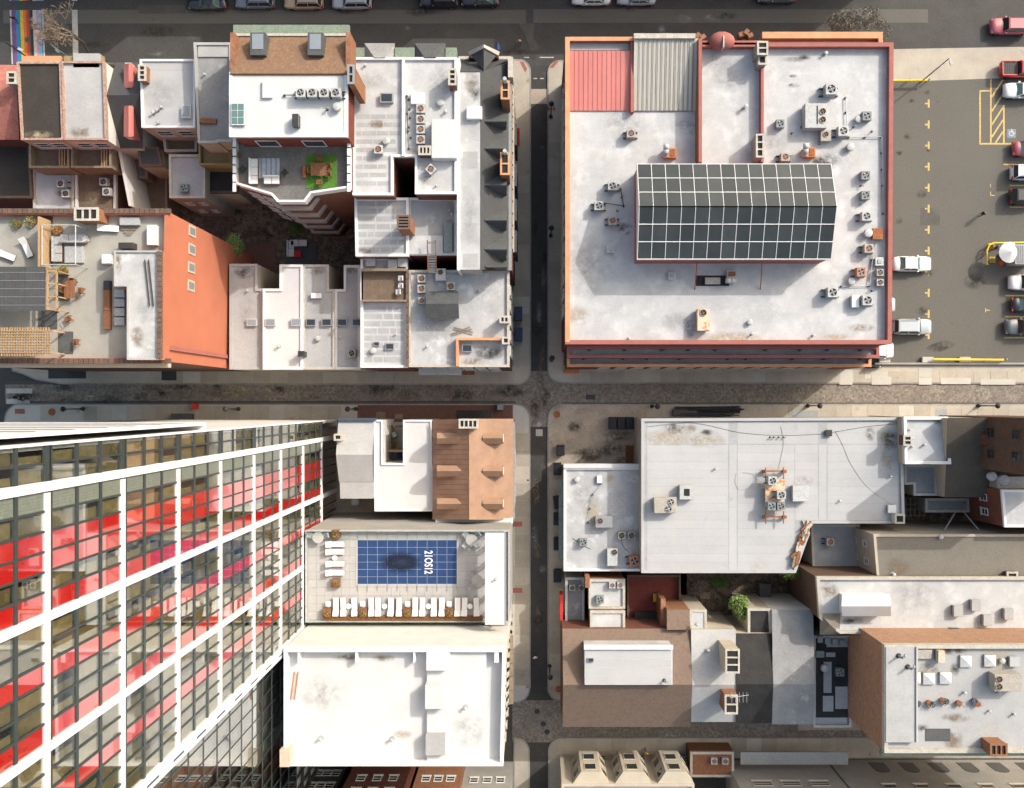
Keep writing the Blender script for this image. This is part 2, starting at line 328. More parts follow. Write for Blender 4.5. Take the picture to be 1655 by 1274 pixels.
def stainmat(name, col, amt, lo=.36, hi=.62):
    m = bpy.data.materials.new(name); m.use_nodes = True; t = m.node_tree; N = t.nodes; L = t.links; b = N['Principled BSDF']; out = N['Material Output']
    b.inputs['Base Color'].default_value = (*col,1); b.inputs['Roughness'].default_value = .9
    tc = N.new('ShaderNodeTexCoord'); mp = N.new('ShaderNodeVectorMath'); mp.operation = 'SUBTRACT'; mp.inputs[1].default_value = (.5,.5,.5); L.new(tc.outputs['Generated'], mp.inputs[0])
    sx = N.new('ShaderNodeSeparateXYZ'); L.new(mp.outputs[0], sx.inputs[0]); cx = N.new('ShaderNodeCombineXYZ'); L.new(sx.outputs[0], cx.inputs[0]); L.new(sx.outputs[1], cx.inputs[1])
    ln = N.new('ShaderNodeVectorMath'); ln.operation = 'LENGTH'; L.new(cx.outputs[0], ln.inputs[0])
    geo = N.new('ShaderNodeNewGeometry'); nz = N.new('ShaderNodeTexNoise'); nz.inputs['Scale'].default_value = 1.3; nz.inputs['Detail'].default_value = 8; nz.inputs['Roughness'].default_value = .65; L.new(geo.outputs['Position'], nz.inputs['Vector'])
    r1 = N.new('ShaderNodeMapRange'); r1.inputs[1].default_value = .5; r1.inputs[2].default_value = .1; L.new(ln.outputs['Value'], r1.inputs[0])
    r2 = N.new('ShaderNodeMapRange'); r2.inputs[1].default_value = lo; r2.inputs[2].default_value = hi; r2.inputs[4].default_value = amt; L.new(nz.outputs['Fac'], r2.inputs[0])
    mu = N.new('ShaderNodeMath'); mu.operation = 'MULTIPLY'; L.new(r1.outputs[0], mu.inputs[0]); L.new(r2.outputs[0], mu.inputs[1])
    tr = N.new('ShaderNodeBsdfTransparent'); mx = N.new('ShaderNodeMixShader'); L.new(mu.outputs[0], mx.inputs[0]); L.new(tr.outputs[0], mx.inputs[1]); L.new(b.outputs[0], mx.inputs[2]); L.new(mx.outputs[0], out.inputs[0]); MATS[name] = m
stainmat('stain_brown', (.20,.15,.10), .9); stainmat('stain_dark', (.055,.048,.04), .95); stainmat('stain_grey', (.36,.36,.36), .5); stainmat('stain_pool', (.006,.014,.04), 1.0, .05, .3); stainmat('stain_tan', (.42,.35,.24), .8); stainmat('stain_white', (.62,.62,.61), .6)
def stain(root, px, py, z, rx, ry, m, rz=0):
    p = W(px, py, z); P = [(p.x+rx*math.cos(t)*math.cos(rz)-ry*math.sin(t)*math.sin(rz), p.y+rx*math.cos(t)*math.sin(rz)+ry*math.sin(t)*math.cos(rz), z) for t in [i*math.pi/12 for i in range(24)]]
    return MB().sheet(P).build('dirt_stain', m, root)
# ================================================================= ground, streets, pavements
def arc(cx, cy, r, a0, a1, n=6): return [(cx+r*math.cos(math.radians(a0+(a1-a0)*i/n)), cy+r*math.sin(math.radians(a0+(a1-a0)*i/n))) for i in range(n+1)]
def flat(name, pts, z, m, parent=None):
    P = ccw([W(x, y, 0) for x, y in pts])
    return MB().sheet([(p[0], p[1], z) for p in P]).build(name, m, parent)
gm = MB(); gm.sheet([(-900,-900,-.05),(900,-900,-.05),(900,900,-.05),(-900,900,-.05)])
ground = struct(gm.build('ground', 'asphalt_mid'))
ground['label'] = 'weathered asphalt ground under the whole city block'
def sroad(name, pts, z, m): return struct(flat(name, pts, z, m))
main_road = sroad('road', rect(-400,-140,2100,106), -.03, 'asphalt_road')
flat('road_patch', rect(5,16,850,38), -.02, 'asphalt_lot', main_road)
flat('road_patch', rect(862,15,1500,37), -.018, 'asphalt_lot', main_road)
flat('road_patch', rect(1535,-60,2100,98), -.022, 'asphalt_road', main_road)
flat('road_patch', [(838,38),(864,38),(862,62),(875,80),(858,82),(850,60)], -.016, 'patch', main_road)
flat('road_patch', rect(224,8,300,22), -.016, 'asphalt_old', main_road)
flat('manhole_cover', arc(862,91,5.5,0,360,16)[:-1], -.010, 'steel_dark', main_road)
side_road = sroad('side_street', rect(-300,560,-2,900), -.028, 'asphalt_old')
cob = sroad('cobbled_street', rect(8,620,2100,651), -.024, 'setts')
alley = sroad('alley', rect(852,106,890,1400), -.02, 'asphalt_dark')
sroad('cobbled_crossing', [(834,600),(908,600),(908,690),(834,690)], -.016, 'setts')
sroad('cobbled_lane', rect(890,1160,2100,1200), -.022, 'setts')
sroad('cobbled_crossing', rect(828,1132,908,1200), -.014, 'setts')
flat('patch_or_shadow', rect(858,144,886,168), -.01, 'concrete_lot', alley)
flat('kerb_strip', rect(8,616,832,621.5), -.018, 'asphalt_old', cob); flat('kerb_strip', rect(8,648,832,653), -.018, 'asphalt_old', cob)
flat('drain_grate', rect(947,638,962,646), -.008, 'steel_dark', cob)
flat('manhole_cover', arc(871,686,4,0,360,14)[:-1], -.008, 'steel', alley)
flat('manhole_frame', rect(866,694,877,705), -.010, 'concrete_pale', alley)
for (x, y) in ((868,1150),(878,1170),(884,1183),(868,127)): flat('manhole_cover', arc(x,y,4.5,0,360,14)[:-1], -.007, 'steel_dark', alley)
lot = sroad('parking_lot', rect(1360,128,2100,586), -.012, 'asphalt_lot')
apron = sroad('driveway_apron', [(1365,81),(1640,76),(2100,74),(2100,126),(1640,126),(1365,135)], -.004, 'concrete')
# pavements: raised body, separate slabs on top
def pavement(pts, m='concrete', slabs=None, h=.12, name='pavement', kerb=True):
    P = [W(x, y, 0) for x, y in pts]
    o = struct(MB().prism(P, -.06, h).build(name, m))
    if kerb:
        MB().ring(offset(P, -.02), offset(P, .16), -.06, h+.012).build('kerb', 'kerb', o)
    if slabs:
        for (x0, y0, x1, y1, nx, ny) in slabs:
            for i in range(nx):
                for j in range(ny):
                    a = W(x0+(x1-x0)*i/nx, y0+(y1-y0)*j/ny); b = W(x0+(x1-x0)*(i+1)/nx, y0+(y1-y0)*(j+1)/ny)
                    g = .022
                    MB().box(min(a.x,b.x)+g, max(a.x,b.x)-g, min(a.y,b.y)+g, max(a.y,b.y)-g, h-.02, h+.016+RND.random()*.008).build('paving_slab', 'concrete' if RND.random() > .07 else 'concrete_pale', o)
    return o
# north-south alley, west side (north block) and east side
pavement([(828,96),(838,97)]+arc(838,116,20,-80,0)+[(858,590)]+arc(836,600,22,0,90)+[(100,621),(58,614),(40,606),(20,600),(20,590),(828,590)], slabs=[(831,200,856,592,1,14),(240,598,832,619,21,1)])
pavement(arc(905,118,20,180,265)+[(912,98),(912,590),(2100,590),(2100,620),(906,620)]+arc(906,598,21,90,180)+[(885,540)], slabs=[(887,230,911,560,1,12),(925,601,1350,618,15,1),(1352,600,1655,618,11,1)])
for r_ in ((1356,597,1377,622),(1397,599,1407,612),(1408,609,1440,622),(1484,595,1505,610),(1484,611,1505,622),(1520,611,1568,621),(1584,613,1640,622)):
    a = W(*r_[:2]); b = W(*r_[2:]); MB().box(a.x,b.x,b.y,a.y,.1,.152).build('pale_paving_slab','concrete_pale',bpy.data.objects['pavement.001'])
# south side of the cobbled street
sw = pavement([(6,690)]+arc(34,678,26,190,262)+[(60,653),(832,653)]+arc(834,676,23,-90,0)+[(857,1112)]+arc(833,1112,24,0,90)+[(800,1136),(800,690)], m='concrete_pale', slabs=[(66,656,575,680,22,1),(832,700,856,1108,1,15)])
pavement([(578,655),(829,655),(829,682),(578,682)], m='brick_paving', h=.14, name='brick_pavement', kerb=False)
se = pavement([(885,690)]+arc(908,676,23,180,270)+[(2100,653),(2100,700),(1036,700),(1036,760),(912,760),(912,1160)]+arc(906,1112,21,90,180), m='concrete_lot', slabs=[(1045,655,1655,676,24,1),(887,762,910,1110,1,13)])
flat('manhole_cover', arc(900,670,5.5,0,360,16)[:-1], .155, 'rust', se)
flat('manhole_cover', arc(903,1143-30,5.5,0,360,16)[:-1], .155, 'rust', se)
flat('manhole_cover', arc(85,666,6,0,360,16)[:-1], .155, 'rust', sw)
flat('tactile_pad', rect(25,661,41,669), .155, 'coping_red', sw)
for y in (843,950): flat('tactile_pad', rect(828,y,844,y+8), .155, 'coping_red', sw)
flat('tactile_pad', [(840,100),(846,101),(852,112),(849,118)], .135, 'coping_red', bpy.data.objects['pavement'])
flat('tactile_pad', [(899,97),(902,101),(894,111),(888,110)], .135, 'coping_red', bpy.data.objects['pavement.001'])
pavement([(830,1400),(830,1192)]+[(834,1190)]+arc(834,1214,22,-90,0)+[(857,1400)])
pavement([(886,1400)]+arc(908,1214,22,180,270)+[(2100,1191),(2100,1225),(910,1225),(906,1400)], slabs=[(915,1193,1400,1214,20,1)])
for (x0,y0,x1,y1) in ((79,597,140,612),(262,597,286,615)): flat('cellar_hatch', rect(x0,y0,x1,y1), .152, 'steel_dark', bpy.data.objects['pavement'])
for (x0,y0,x1,y1) in ((1280,664,1322,674),(1511,661,1530,672)): flat('cellar_hatch', rect(x0,y0,x1,y1), .152, 'steel', se)
for (x0,y0,x1,y1) in ((608,666,623,677),(639,669,651,677)): flat('cellar_hatch', rect(x0,y0,x1,y1), .152, 'timber_old', bpy.data.objects['brick_pavement'])
# paint on the main road
def stripe(name, xa, xb, ya, m, yb, xa2, xb2, par, z=-.006): return flat(name, [(xa,ya),(xb,ya),(xb2,yb),(xa2,yb)], z, m, par)
cross = [(15.5,18,'white'),(18.5,22,'purple'),(22,25,'purple'),(25,28.5,'blue'),(28.5,32,'teal'),(32,37,'yellow'),(37,41.5,'orange'),(41.5,45.5,'red'),(45.5,48.5,'brown'),(48.5,52.5,'black'),(52.5,57.5,'white'),(57.5,61.5,'pink'),(61.5,66.5,'sky'),(67.5,70,'white')]
for a, b, m in cross:
    stripe('crossing_stripe', a, b, 16.5, 'stripe_'+m, 104, a+3.2, b+3.2, main_road)
    stripe('crossing_stripe', a-.5, b-.5, -40, 'stripe_'+m, 1.5, a, b, main_road)
for (x, y, r) in ((44.5,64.5,4.6),(55,44,5.2)): flat('manhole_cover', arc(x,y,r,0,360,16)[:-1], -.004, 'asphalt_old', main_road)
flat('stop_line', [(116,16),(125,16),(127,96),(118,96)], -.007, 'stripe_white', main_road); flat('stop_line', rect(116,-30,125,1.5), -.007, 'stripe_white', main_road)
for (x0,x1,y) in ((847,855,93),(872,895,93),(862,868,127),(873,879,127)): flat('lane_mark', rect(x0,y-.8,x1,y+.8), -.003, 'paint_white', main_road)
for (y0,y1) in ((628,636),(645,653)): flat('crosswalk_bar', rect(10,y0,52 if y0<640 else 48,y1), -.006, 'stripe_white', cob)
# paint on the parking lot
def mark(pts, m='paint_yellow', z=-.006, name='bay_line'): return flat(name, pts, z, m, lot)
for i in range(13):
    y = 167.5+34*i
    if y > 545: break
    mark(rect(1499.5,y-6.5,1502.5,y+6.5), name='bay_mark'); mark(rect(1503.0-8,y-1.3,1499.4,y+1.3), name='bay_mark')
def seg(x0, y0, x1, y1, wd=1.3, **k):
    d = Vector((x1-x0, y1-y0)).normalized(); n = Vector((-d.y, d.x))*wd
    return mark([(x0+n.x,y0+n.y),(x1+n.x,y1+n.y),(x1-n.x,y1-n.y),(x0-n.x,y0-n.y)], **k)
for s_ in ((1583,147,1601,147),(1584,148,1584,232),(1583,232.5,1640,232.5),(1601.5,128,1601.5,231),(1622.5,170,1622.5,231)): seg(*s_)
for y in (157,180,202,222): seg(1603, y, 1621, y-28, z=-.0045)
seg(1609, 231, 1621, 213, z=-.0045)
for i, (x, y) in enumerate(((1622,266),(1632,300),(1632,335),(1625,478),(1625,512),(1623,546))): seg(x, y, 1720, y, wd=1.0)
for s_ in ((1601,297,1601,303),(1600,316,1608,316),(1601,310,1601,316),(1593,498,1593,505),(1594,501.5,1600,501.5)): seg(*s_, wd=.7)
mark([(1628,209),(1642,209),(1642,223),(1628,223)], 'handicap_blue', -.0065, 'disabled_bay_symbol')
mb = MB(); c = W(1635,216); mb.hring((c.x,c.y), .22, .33, -.005, -.002, 14); mb.obox((c.x+.05,c.y+.35), .12, .42, -.005, -.0015, .2); mb.obox((c.x+.3,c.y+.05), .45, .1, -.005, -.0012, 0); mb.build('disabled_bay_symbol', 'paint_white', lot)
mark(rect(1487,336,1519,364), 'patch', -.0075, 'patch_or_shadow')
mark(arc(1578,441,13,0,360,18)[:-1], 'patch', -.0078, 'patch_or_shadow')  # round cast shadow of the booth umbrella, painted as a darker disc
# brown yards between the blocks
for nm, r_, m in (('yard', rect(40,225,580,445), 'soil'), ('yard', rect(1100,905,1330,1040), 'soil'), ('yard', rect(1440,770,1680,900), 'soil'), ('yard', rect(1290,985,1390,1180), 'concrete_lot'), ('yard', rect(1010,900,1110,1010), 'concrete_lot'), ('yard', rect(490,690,640,860), 'concrete_lot')):
    struct(flat(nm, r_, .02, m))

for x,y,a,b_ in ((1497,149,.5,.35),(1473,163,.5,.3),(1467,221,.6,.5),(1453,247,.5,.4),(1490,314,.8,.5),(1453,357,.5,.45),(1502,441,.6,.5),(1490,503,.9,.6),(1500,243,.3,.3),(1575,455,1.6,1.0),(1520,560,2.2,.6)): stain(lot,x,y,-.004,a,b_,'stain_dark',.3)
for x,y,a,b_ in ((985,725,2.2,1.1),(950,735,2.6,.9),(1000,705,2.0,.8),(930,690,1.2,.8),(1010,745,1.2,.6)): stain(se,x,y,.146,a,b_,'stain_dark',.2)
for k in range(26):
    x=RND.uniform(30,830); stain(cob,x,RND.uniform(624,648),-.012,RND.uniform(.8,2.5),RND.uniform(.4,1),RND.choice(('stain_dark','stain_brown','stain_tan')))
for k in range(22): stain(main_road,RND.uniform(150,1500),RND.uniform(5,95),-.003,RND.uniform(.6,2.5),RND.uniform(.3,.9),RND.choice(('stain_dark','stain_dark','stain_grey')))
for k in range(16): stain(alley,RND.uniform(862,882),RND.uniform(190,1120),-.004,RND.uniform(.4,.9),RND.uniform(.6,2.5),RND.choice(('stain_dark','stain_brown','stain_grey')))
# ================================================================= building helpers
class Bld: pass
def bld(name, label, pts, h, base=0., wall='brick_red', roof='roof_white', par=.35, pw=.25, pm='coping_pale', cat='building', roofname='roof', sheets=None, corner=None):
    """pts: outline in picture pixels at the height h of the wall top"""
    b = Bld(); P = ccw([Vector((q.x, q.y)) for q in wp(pts, h)]); b.P = P; b.h = h; b.z = h-par
    c = sum(P, Vector((0,0)))/len(P); b.root = thing(name, label, cat, (c.x, c.y, base))
    b.wall = MB().prism(P, base-(.3 if base > 0 else 0), b.z-.06).build('wall', wall, b.root)
    b.roof = MB().prism(offset(P, .015), b.z-.05, b.z).build(roofname, roof, b.root)
    if par > 0: b.par = MB().ring(offset(P, -.03), offset(P, pw), b.z-.25, h).build('parapet', pm, b.root)
    if sheets:
        for (x0, y0, x1, y1, n) in sheets:
            for i in range(n):
                a = W(x0, y0+(y1-y0)*i/n, b.z); q = W(x1, y0+(y1-y0)*(i+1)/n, b.z)
                MB().box(a.x+.012, q.x-.012, q.y+.014, a.y-.014, b.z-.01, b.z+.006+.01*RND.random()).build('membrane_sheet', 'roof_sheet', b.root)
    return b
def faces(root, name, fl, m, t=.08):
    """thick roof faces given as [(px,py,z),...] each"""
    mb = MB()
    for f in fl:
        P = [W(*q) for q in f]; n = (P[1]-P[0]).cross(P[2]-P[0])
        if n.z < 0: P = P[::-1]
        mb.sheet(P, t)
    return mb.build(name, m, root)
def shell(root, name, bottom_z, ring3, m):
    """walls under a roof edge: ring3 list of (px,py,z) at the eave"""
    P = [W(*q) for q in ring3]
    if area2(P) < 0: P = P[::-1]
    n = len(P); mb = MB()
    mb.add([tuple(p-Vector((0,0,.06))) for p in P]+[(p.x,p.y,bottom_z) for p in P], [(i+n,(i+1)%n+n,(i+1)%n,i) for i in range(n)])
    return mb.build(name, m, root)
def windows(root, p0, p1, zs, n, w=.95, h=1.5, frame='white_paint', pane='glass_dark', sill=True, m0=.1, m1=.1, skip=(), mid=True):
    """windows on the wall from p0 to p1 (world xy, outside on the right hand)"""
    p0 = Vector((p0[0],p0[1])); p1 = Vector((p1[0],p1[1])); d = p1-p0; Ln = d.length; d.normalize(); o = Vector((d.y,-d.x))
    for k, z in enumerate(zs):
        for i in range(n):
            if (k,i) in skip: continue
            t = Ln*(m0+(1-m0-m1)*(i+.5)/n); c = p0+d*t
            def bx(mb, u0, u1, z0, z1, a, b_):
                q = [c+d*u0+o*a, c+d*u1+o*a, c+d*u1+o*b_, c+d*u0+o*b_]; return mb.prism(q, z0, z1)
            f = MB(); fw = .08
            bx(f,-w/2,-w/2+fw,z,z+h,-.02,.07); bx(f,w/2-fw,w/2,z,z+h,-.02,.07); bx(f,-w/2+fw,w/2-fw,z,z+fw,-.02,.07); bx(f,-w/2+fw,w/2-fw,z+h-fw,z+h,-.02,.07)
            if mid: bx(f,-w/2+fw,w/2-fw,z+h/2-.03,z+h/2+.03,-.02,.055)
            fo = f.build('window', frame, root)
            bx(MB(),-w/2+fw-.01,w/2-fw+.01,z+fw-.01,z+h-fw+.01,-.02,.02).build('pane', pane, fo)
            if sill: bx(MB(),-w/2-.1,w/2+.1,z-.12,z-.005,-.02,.16).build('sill', 'coping_pale', fo)
def edge(b, i): return b.P[i], b.P[(i+1) % len(b.P)]
def side(b, nx, ny):
    """edge of the outline facing most towards (nx,ny), as (p0,p1) with the outside on the right"""
    best = None
    for i in range(len(b.P)):
        p, q = b.P[i], b.P[(i+1)%len(b.P)]; d = q-p
        if d.length < .5: continue
        o = Vector((d.y,-d.x)).normalized(); s_ = o.x*nx+o.y*ny
        if s_ > .8:
            k = s_*d.length
            if best is None or k > best[0]: best = (k, p, q)
    return best[1], best[2]
def chimney(root, x0, y0, x1, y1, z0, z1, m='brick_orange', flues=2, cap='coping_pale', name='chimney'):
    a = W(x0,y0,z1); b = W(x1,y1,z1); X0,X1,Y0,Y1 = a.x,b.x,b.y,a.y
    c = MB().box(X0,X1,Y0,Y1,z0-.2,z1-.14).build(name, m, root)
    hor = (X1-X0) > (Y1-Y0); L = (X1-X0) if hor else (Y1-Y0); t = .15; cp = MB(); fl = MB()
    def cell(u0,u1,v0,v1,mb,za,zb):
        if hor: mb.box(X0+u0,X0+u1,Y0+v0,Y0+v1,za,zb)
        else: mb.box(X0+v0,X0+v1,Y0+u0,Y0+u1,za,zb)
    Wd = (Y1-Y0) if hor else (X1-X0)
    cell(-.05,L+.05,-.05,t,cp,z1-.15,z1); cell(-.05,L+.05,Wd-t,Wd+.05,cp,z1-.15,z1)
    for i in range(flues+1):
        u = (L-t)*i/flues; cell(u-(.05 if i==0 else 0),u+t+(.05 if i==flues else 0),t,Wd-t,cp,z1-.15,z1-.003)
    cp.build('coping', cap, c)
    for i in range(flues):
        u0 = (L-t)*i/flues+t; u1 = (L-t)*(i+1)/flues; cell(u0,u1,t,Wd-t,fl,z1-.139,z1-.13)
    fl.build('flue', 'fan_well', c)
    return c
# ---------------------------------------------------------------- rooftop equipment
def ac_make(cab, fan, rails=True, sx=.9, sy=.9, hh=.8, well='fan_well'):
    def mk_():
        t = thing('air_conditioner', 'air conditioner condenser', 'air conditioner')
        z0 = .22 if rails else .06; n = 16; r = min(sx,sy)*.40
        mb = MB(); mb.box(-sx/2,sx/2,-sy/2,sy/2,z0,z0+hh-.12)
        v = [(-sx/2,-sy/2,z0+hh),(sx/2,-sy/2,z0+hh),(sx/2,sy/2,z0+hh),(-sx/2,sy/2,z0+hh)]
        v += [(q[0],q[1],z0+hh-.119) for q in v]
        cc = [(r*math.cos(math.pi*(-.75)+2*math.pi*i/n), r*math.sin(math.pi*(-.75)+2*math.pi*i/n)) for i in range(n)]
        v += [(x,y,z0+hh) for x,y in cc]+[(x,y,z0+hh-.11) for x,y in cc]
        f = [(0,1,5,4),(1,2,6,5),(2,3,7,6),(3,0,4,7)]
        for k in range(4):
            C = [8+(k*4+i)%n for i in range(5)]; k2 = (k+1)%4
            f += [(k,k2,C[2]),(k,C[1],C[0]),(k,C[2],C[1]),(k2,C[3],C[2]),(k2,C[4],C[3])]
        for i in range(n): f.append((8+i,8+(i+1)%n,8+n+(i+1)%n,8+n+i))
        mb.add(v, f); mb.build('cabinet', cab, t)
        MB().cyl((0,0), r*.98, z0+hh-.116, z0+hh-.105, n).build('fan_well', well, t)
        fb = MB()
        for k in range(4):
            a = k*math.pi/2+.3
            P = [(math.cos(a)*r*.2,math.sin(a)*r*.2),(math.cos(a-.25)*r*.9,math.sin(a-.25)*r*.9),(math.cos(a+.38)*r*.9,math.sin(a+.38)*r*.9)]
            fb.sheet([(P[0][0],P[0][1],z0+hh-.06),(P[1][0],P[1][1],z0+hh-.08),(P[2][0],P[2][1],z0+hh-.045)], .015)
        fb.cyl((0,0), r*.24, z0+hh-.1, z0+hh-.03, 10); fb.build('fan', fan, t)
        g = MB()
        for q in (.5,.98): g.hring((0,0), r*q-.012, r*q+.012, z0+hh-.012, z0+hh+.012, 14)
        for k in range(2): g.obox((0,0), 2*r, .02, z0+hh-.006, z0+hh+.008, k*math.pi/2+.6)
        g.build('fan_guard', 'steel', t)
        sl = MB()
        for i in range(5):
            zz = z0+.08+i*(hh-.3)/5; sl.box(-sx/2-.008,sx/2+.008,-sy/2-.008,sy/2+.008,zz,zz+.03)
        sl.build('louvre', 'steel', t)
        if rails:
            for s_ in (-1,1): MB().box(-sx*.85,sx*.85,s_*sy*.36-.05,s_*sy*.36+.05,0,.215).build('skid', 'steel_dark', t)
        else:
            MB().box(-sx*.45,sx*.45,-sy*.45,sy*.45,0,.06).build('pad', 'steel', t)
        return t
    return mk_
AC = {'white': ac_make('steel_pale','fan_rust'), 'rails': ac_make('steel_pale','steel_pale',True,.95,.9,.85), 'beige': ac_make('steel_beige','fan_rust',False,.85,.85,.75), 'green': ac_make('steel_green','steel_pale',False,.85,.85,.7),
      'rust': ac_make('rust_orange','steel_pale',True,.9,.95,.9), 'orange': ac_make('steel_beige','rust_orange',True,.9,.85,.8,'fan_rust'), 'tan': ac_make('steel_pale','rust_orange',False,.85,.85,.75,'fan_rust')}
def ac(px, py, z, kind='white', where='on the roof', look=None, rz=0, s=1.0, group=None):
    look = look or {'white':'pale grey','rails':'pale grey skid mounted','beige':'beige','green':'grey green','rust':'rusty orange','orange':'beige rusty fan','tan':'white rusty fan'}[kind]
    p = W(px, py, z+.9); lab = f'{look} condenser unit {where}'
    return place('ac_'+kind, AC[kind], (p.x, p.y, z+.008), rz, lab, group or f'condenser units {where}', (s,s,s))
def rtu(px, py, z, sx, sy, hh, fans, label, cab='steel_pale', rz=0, fan='fan_rust', dark=None):
    p = W(px, py, z+hh); t = thing('rooftop_unit', label, 'rooftop unit', (p.x, p.y, z+.006), rz)
    ORG[t.name] = Vector((0,0,0))
    MB().box(-sx/2,sx/2,-sy/2,sy/2,.18,hh).build('cabinet', cab, t, bevel=.03)
    MB().box(-sx*.47,sx*.47,-sy*.45,sy*.45,0,.18).build('curb', 'steel_dark', t)
    MB().box(-sx/2-.02,sx/2+.02,-sy/2-.02,sy/2+.02,hh-.14,hh-.09).build('trim', 'steel', t)
    for (u, v, r) in fans:
        o = MB().hring((u*sx,v*sy), r*.86, r, hh-.01, hh+.1, 16).build('fan_shroud', 'steel', t)
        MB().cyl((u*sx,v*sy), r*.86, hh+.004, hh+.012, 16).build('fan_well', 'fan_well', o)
        fb = MB()
        for k in range(4): fb.obox((u*sx+math.cos(k*1.571+.4)*r*.42, v*sy+math.sin(k*1.571+.4)*r*.42), r*.75, r*.26, hh+.03, hh+.045, k*1.571+.4)
        fb.cyl((u*sx,v*sy), r*.2, hh+.02, hh+.07, 8); fb.build('fan', fan, o)
    if dark: MB().box(dark[0]*sx,dark[1]*sx,dark[2]*sy,dark[3]*sy,hh-.01,hh+.012).build('grille', 'fan_well', t)
    return t
def vent_make(kind):
    def mk_():
        t = thing('roof_vent', 'roof vent', 'vent')
        if kind == 'pipe':
            MB().cyl((0,0),.11,0,.5,10).build('pipe','steel',t); MB().cyl((0,0),.2,.5,.56,10,.05).build('cap','steel_pale',t); MB().cyl((0,0),.26,0,.03,10).build('flashing','roof_pale',t)
        elif kind == 'drum':
            MB().cyl((0,0),.33,0,.35,16).build('drum','steel_pale',t); MB().cyl((0,0),.45,.36,.62,16,.38).build('hood','steel_pale',t); MB().cyl((0,0),.38,.621,.68,16,.12).build('cap','steel_pale',t)
        elif kind == 'box':
            MB().box(-.38,.38,-.38,.38,0,.4).build('curb','steel_pale',t); MB().box(-.45,.45,-.45,.45,.4,.5).build('cap','steel_pale',t,bevel=.03); MB().box(-.2,.2,-.2,.2,.5,.58).build('crown','steel',t)
        elif kind == 'goose':
            mb = MB(); P = [Vector((0,0,0)),Vector((0,0,.55)),Vector((.06,0,.72)),Vector((.2,0,.8)),Vector((.34,0,.72)),Vector((.4,0,.58))]
            for a,b in zip(P,P[1:]): mb.tube(a,b,.1,8)
            mb.build('duct','steel',t,True); MB().cyl((0,0),.22,0,.05,12).build('flashing','steel_dark',t)
        elif kind == 'dome':
            MB().box(-.55,.55,-.55,.55,0,.22).build('curb','steel_beige',t); mb = MB(); n=5
            mb.add([(-.5,-.5,.22),(.5,-.5,.22),(.5,.5,.22),(-.5,.5,.22),(0,0,.52)],[(0,1,4),(1,2,4),(2,3,4),(3,0,4)]); mb.build('dome','white_paint',t)
        elif kind == 'hatch':
            MB().box(-.6,.6,-.42,.42,0,.34).build('curb','white_paint',t); MB().box(-.64,.64,-.46,.46,.34,.41).build('frame','steel_pale',t)
            MB().box(-.5,.5,-.34,.34,.41,.44).build('pane','glass_sky',t)
        elif kind == 'hatch_dark':
            MB().box(-.6,.6,-.42,.42,0,.34).build('curb','steel_pale',t); MB().box(-.64,.64,-.46,.46,.34,.41).build('frame','steel',t)
            MB().box(-.5,.5,-.34,.34,.41,.44).build('pane','glass_dark',t)
        return t
    return mk_
def vent(px, py, z, kind, label, rz=0, s=1.0, group=None):
    p = W(px, py, z+.4*s)
    o = place('vent_'+kind, vent_make(kind), (p.x,p.y,z+.008), rz, label, group, (s,s,s))
    if kind.startswith('hatch') or kind == 'dome': o['category'] = 'skylight'
    return o
def stainless_duct(px, py, z, label, rz=0, base='rust_orange'):
    """kitchen exhaust: box with a bent round duct"""
    p = W(px, py, z+.8); t = thing('exhaust_fan', label, 'exhaust fan', (p.x,p.y,z+.006), rz); ORG[t.name] = Vector((0,0,0))
    MB().box(-.2,1.0,-.5,.5,0,.75).build('housing', base, t); MB().box(.35,.85,-.38,.38,.75,.8).build('opening','fan_rust',t)
    mb = MB(); P = [Vector((-.15,-.2,.3)),Vector((-.15,-.2,1.0)),Vector((-.15,.25,1.25)),Vector((-.15,.75,1.25))]
    for a,b in zip(P,P[1:]): mb.tube(a,b,.3,12)
    mb.build('duct','steel_pale',t,True); return t
def pipe_run(pts, z, label, m='steel', r=.05, posts=True):
    P = [W(x,y,z+.25) for x,y in pts]; c = P[0]; t = thing('pipe_run', label, 'pipe', (c.x,c.y,z+.005)); ORG[t.name] = Vector((c.x,c.y,z))
    mb = MB()
    for a,b in zip(P,P[1:]): mb.tube(a,b,r,6)
    mb.build('pipe', m, t); pb = MB()
    for a,b in zip(P,P[1:]):
        n = max(1,int((b-a).length/1.5))
        for i in range(n+1):
            q = a.lerp(b,i/n); pb.box(q.x-.09,q.x+.09,q.y-.09,q.y+.09,z,z+.2)
    pb.build('support', 'steel_dark', t); return t
# ================================================================= north-east: big white-roofed corner building
nb = bld('corner_building', 'large white roofed corner building with orange and red parapets beside the parking lot',
         [(914,60),(1024,60),(1024,55),(1130,55),(1130,66),(1230,66),(1230,69),(1444,69),(1441,556),(914,556)], 15.0, wall='brick_red', roof='roof_white', par=.8, pw=.42, pm='coping_red')
NR = nb.root; z = nb.z
def nbox(name, x0, y0, x1, y1, z0, z1, m, par=NR, tz=None):
    a = W(x0,y0,tz or z1); b = W(x1,y1,tz or z1); return MB().box(a.x,b.x,b.y,a.y,z0,z1).build(name, m, par)
nbox('coping', 913.5, 60, 921, 553, z-.3, 15.03, 'coping_orange'); nbox('coping', 921.2, 59.6, 1024, 66, z-.3, 15.03, 'coping_orange')
nbox('coping', 1232, 51.5, 1427, 62, 13.0, 14.6, 'coping_orange'); nbox('coping', 1420, 62.2, 1427, 69, 13.0, 14.6, 'coping_orange')
nbox('gutter', 1232, 62.5, 1419.5, 68, 13.0, 13.8, 'roof_white')
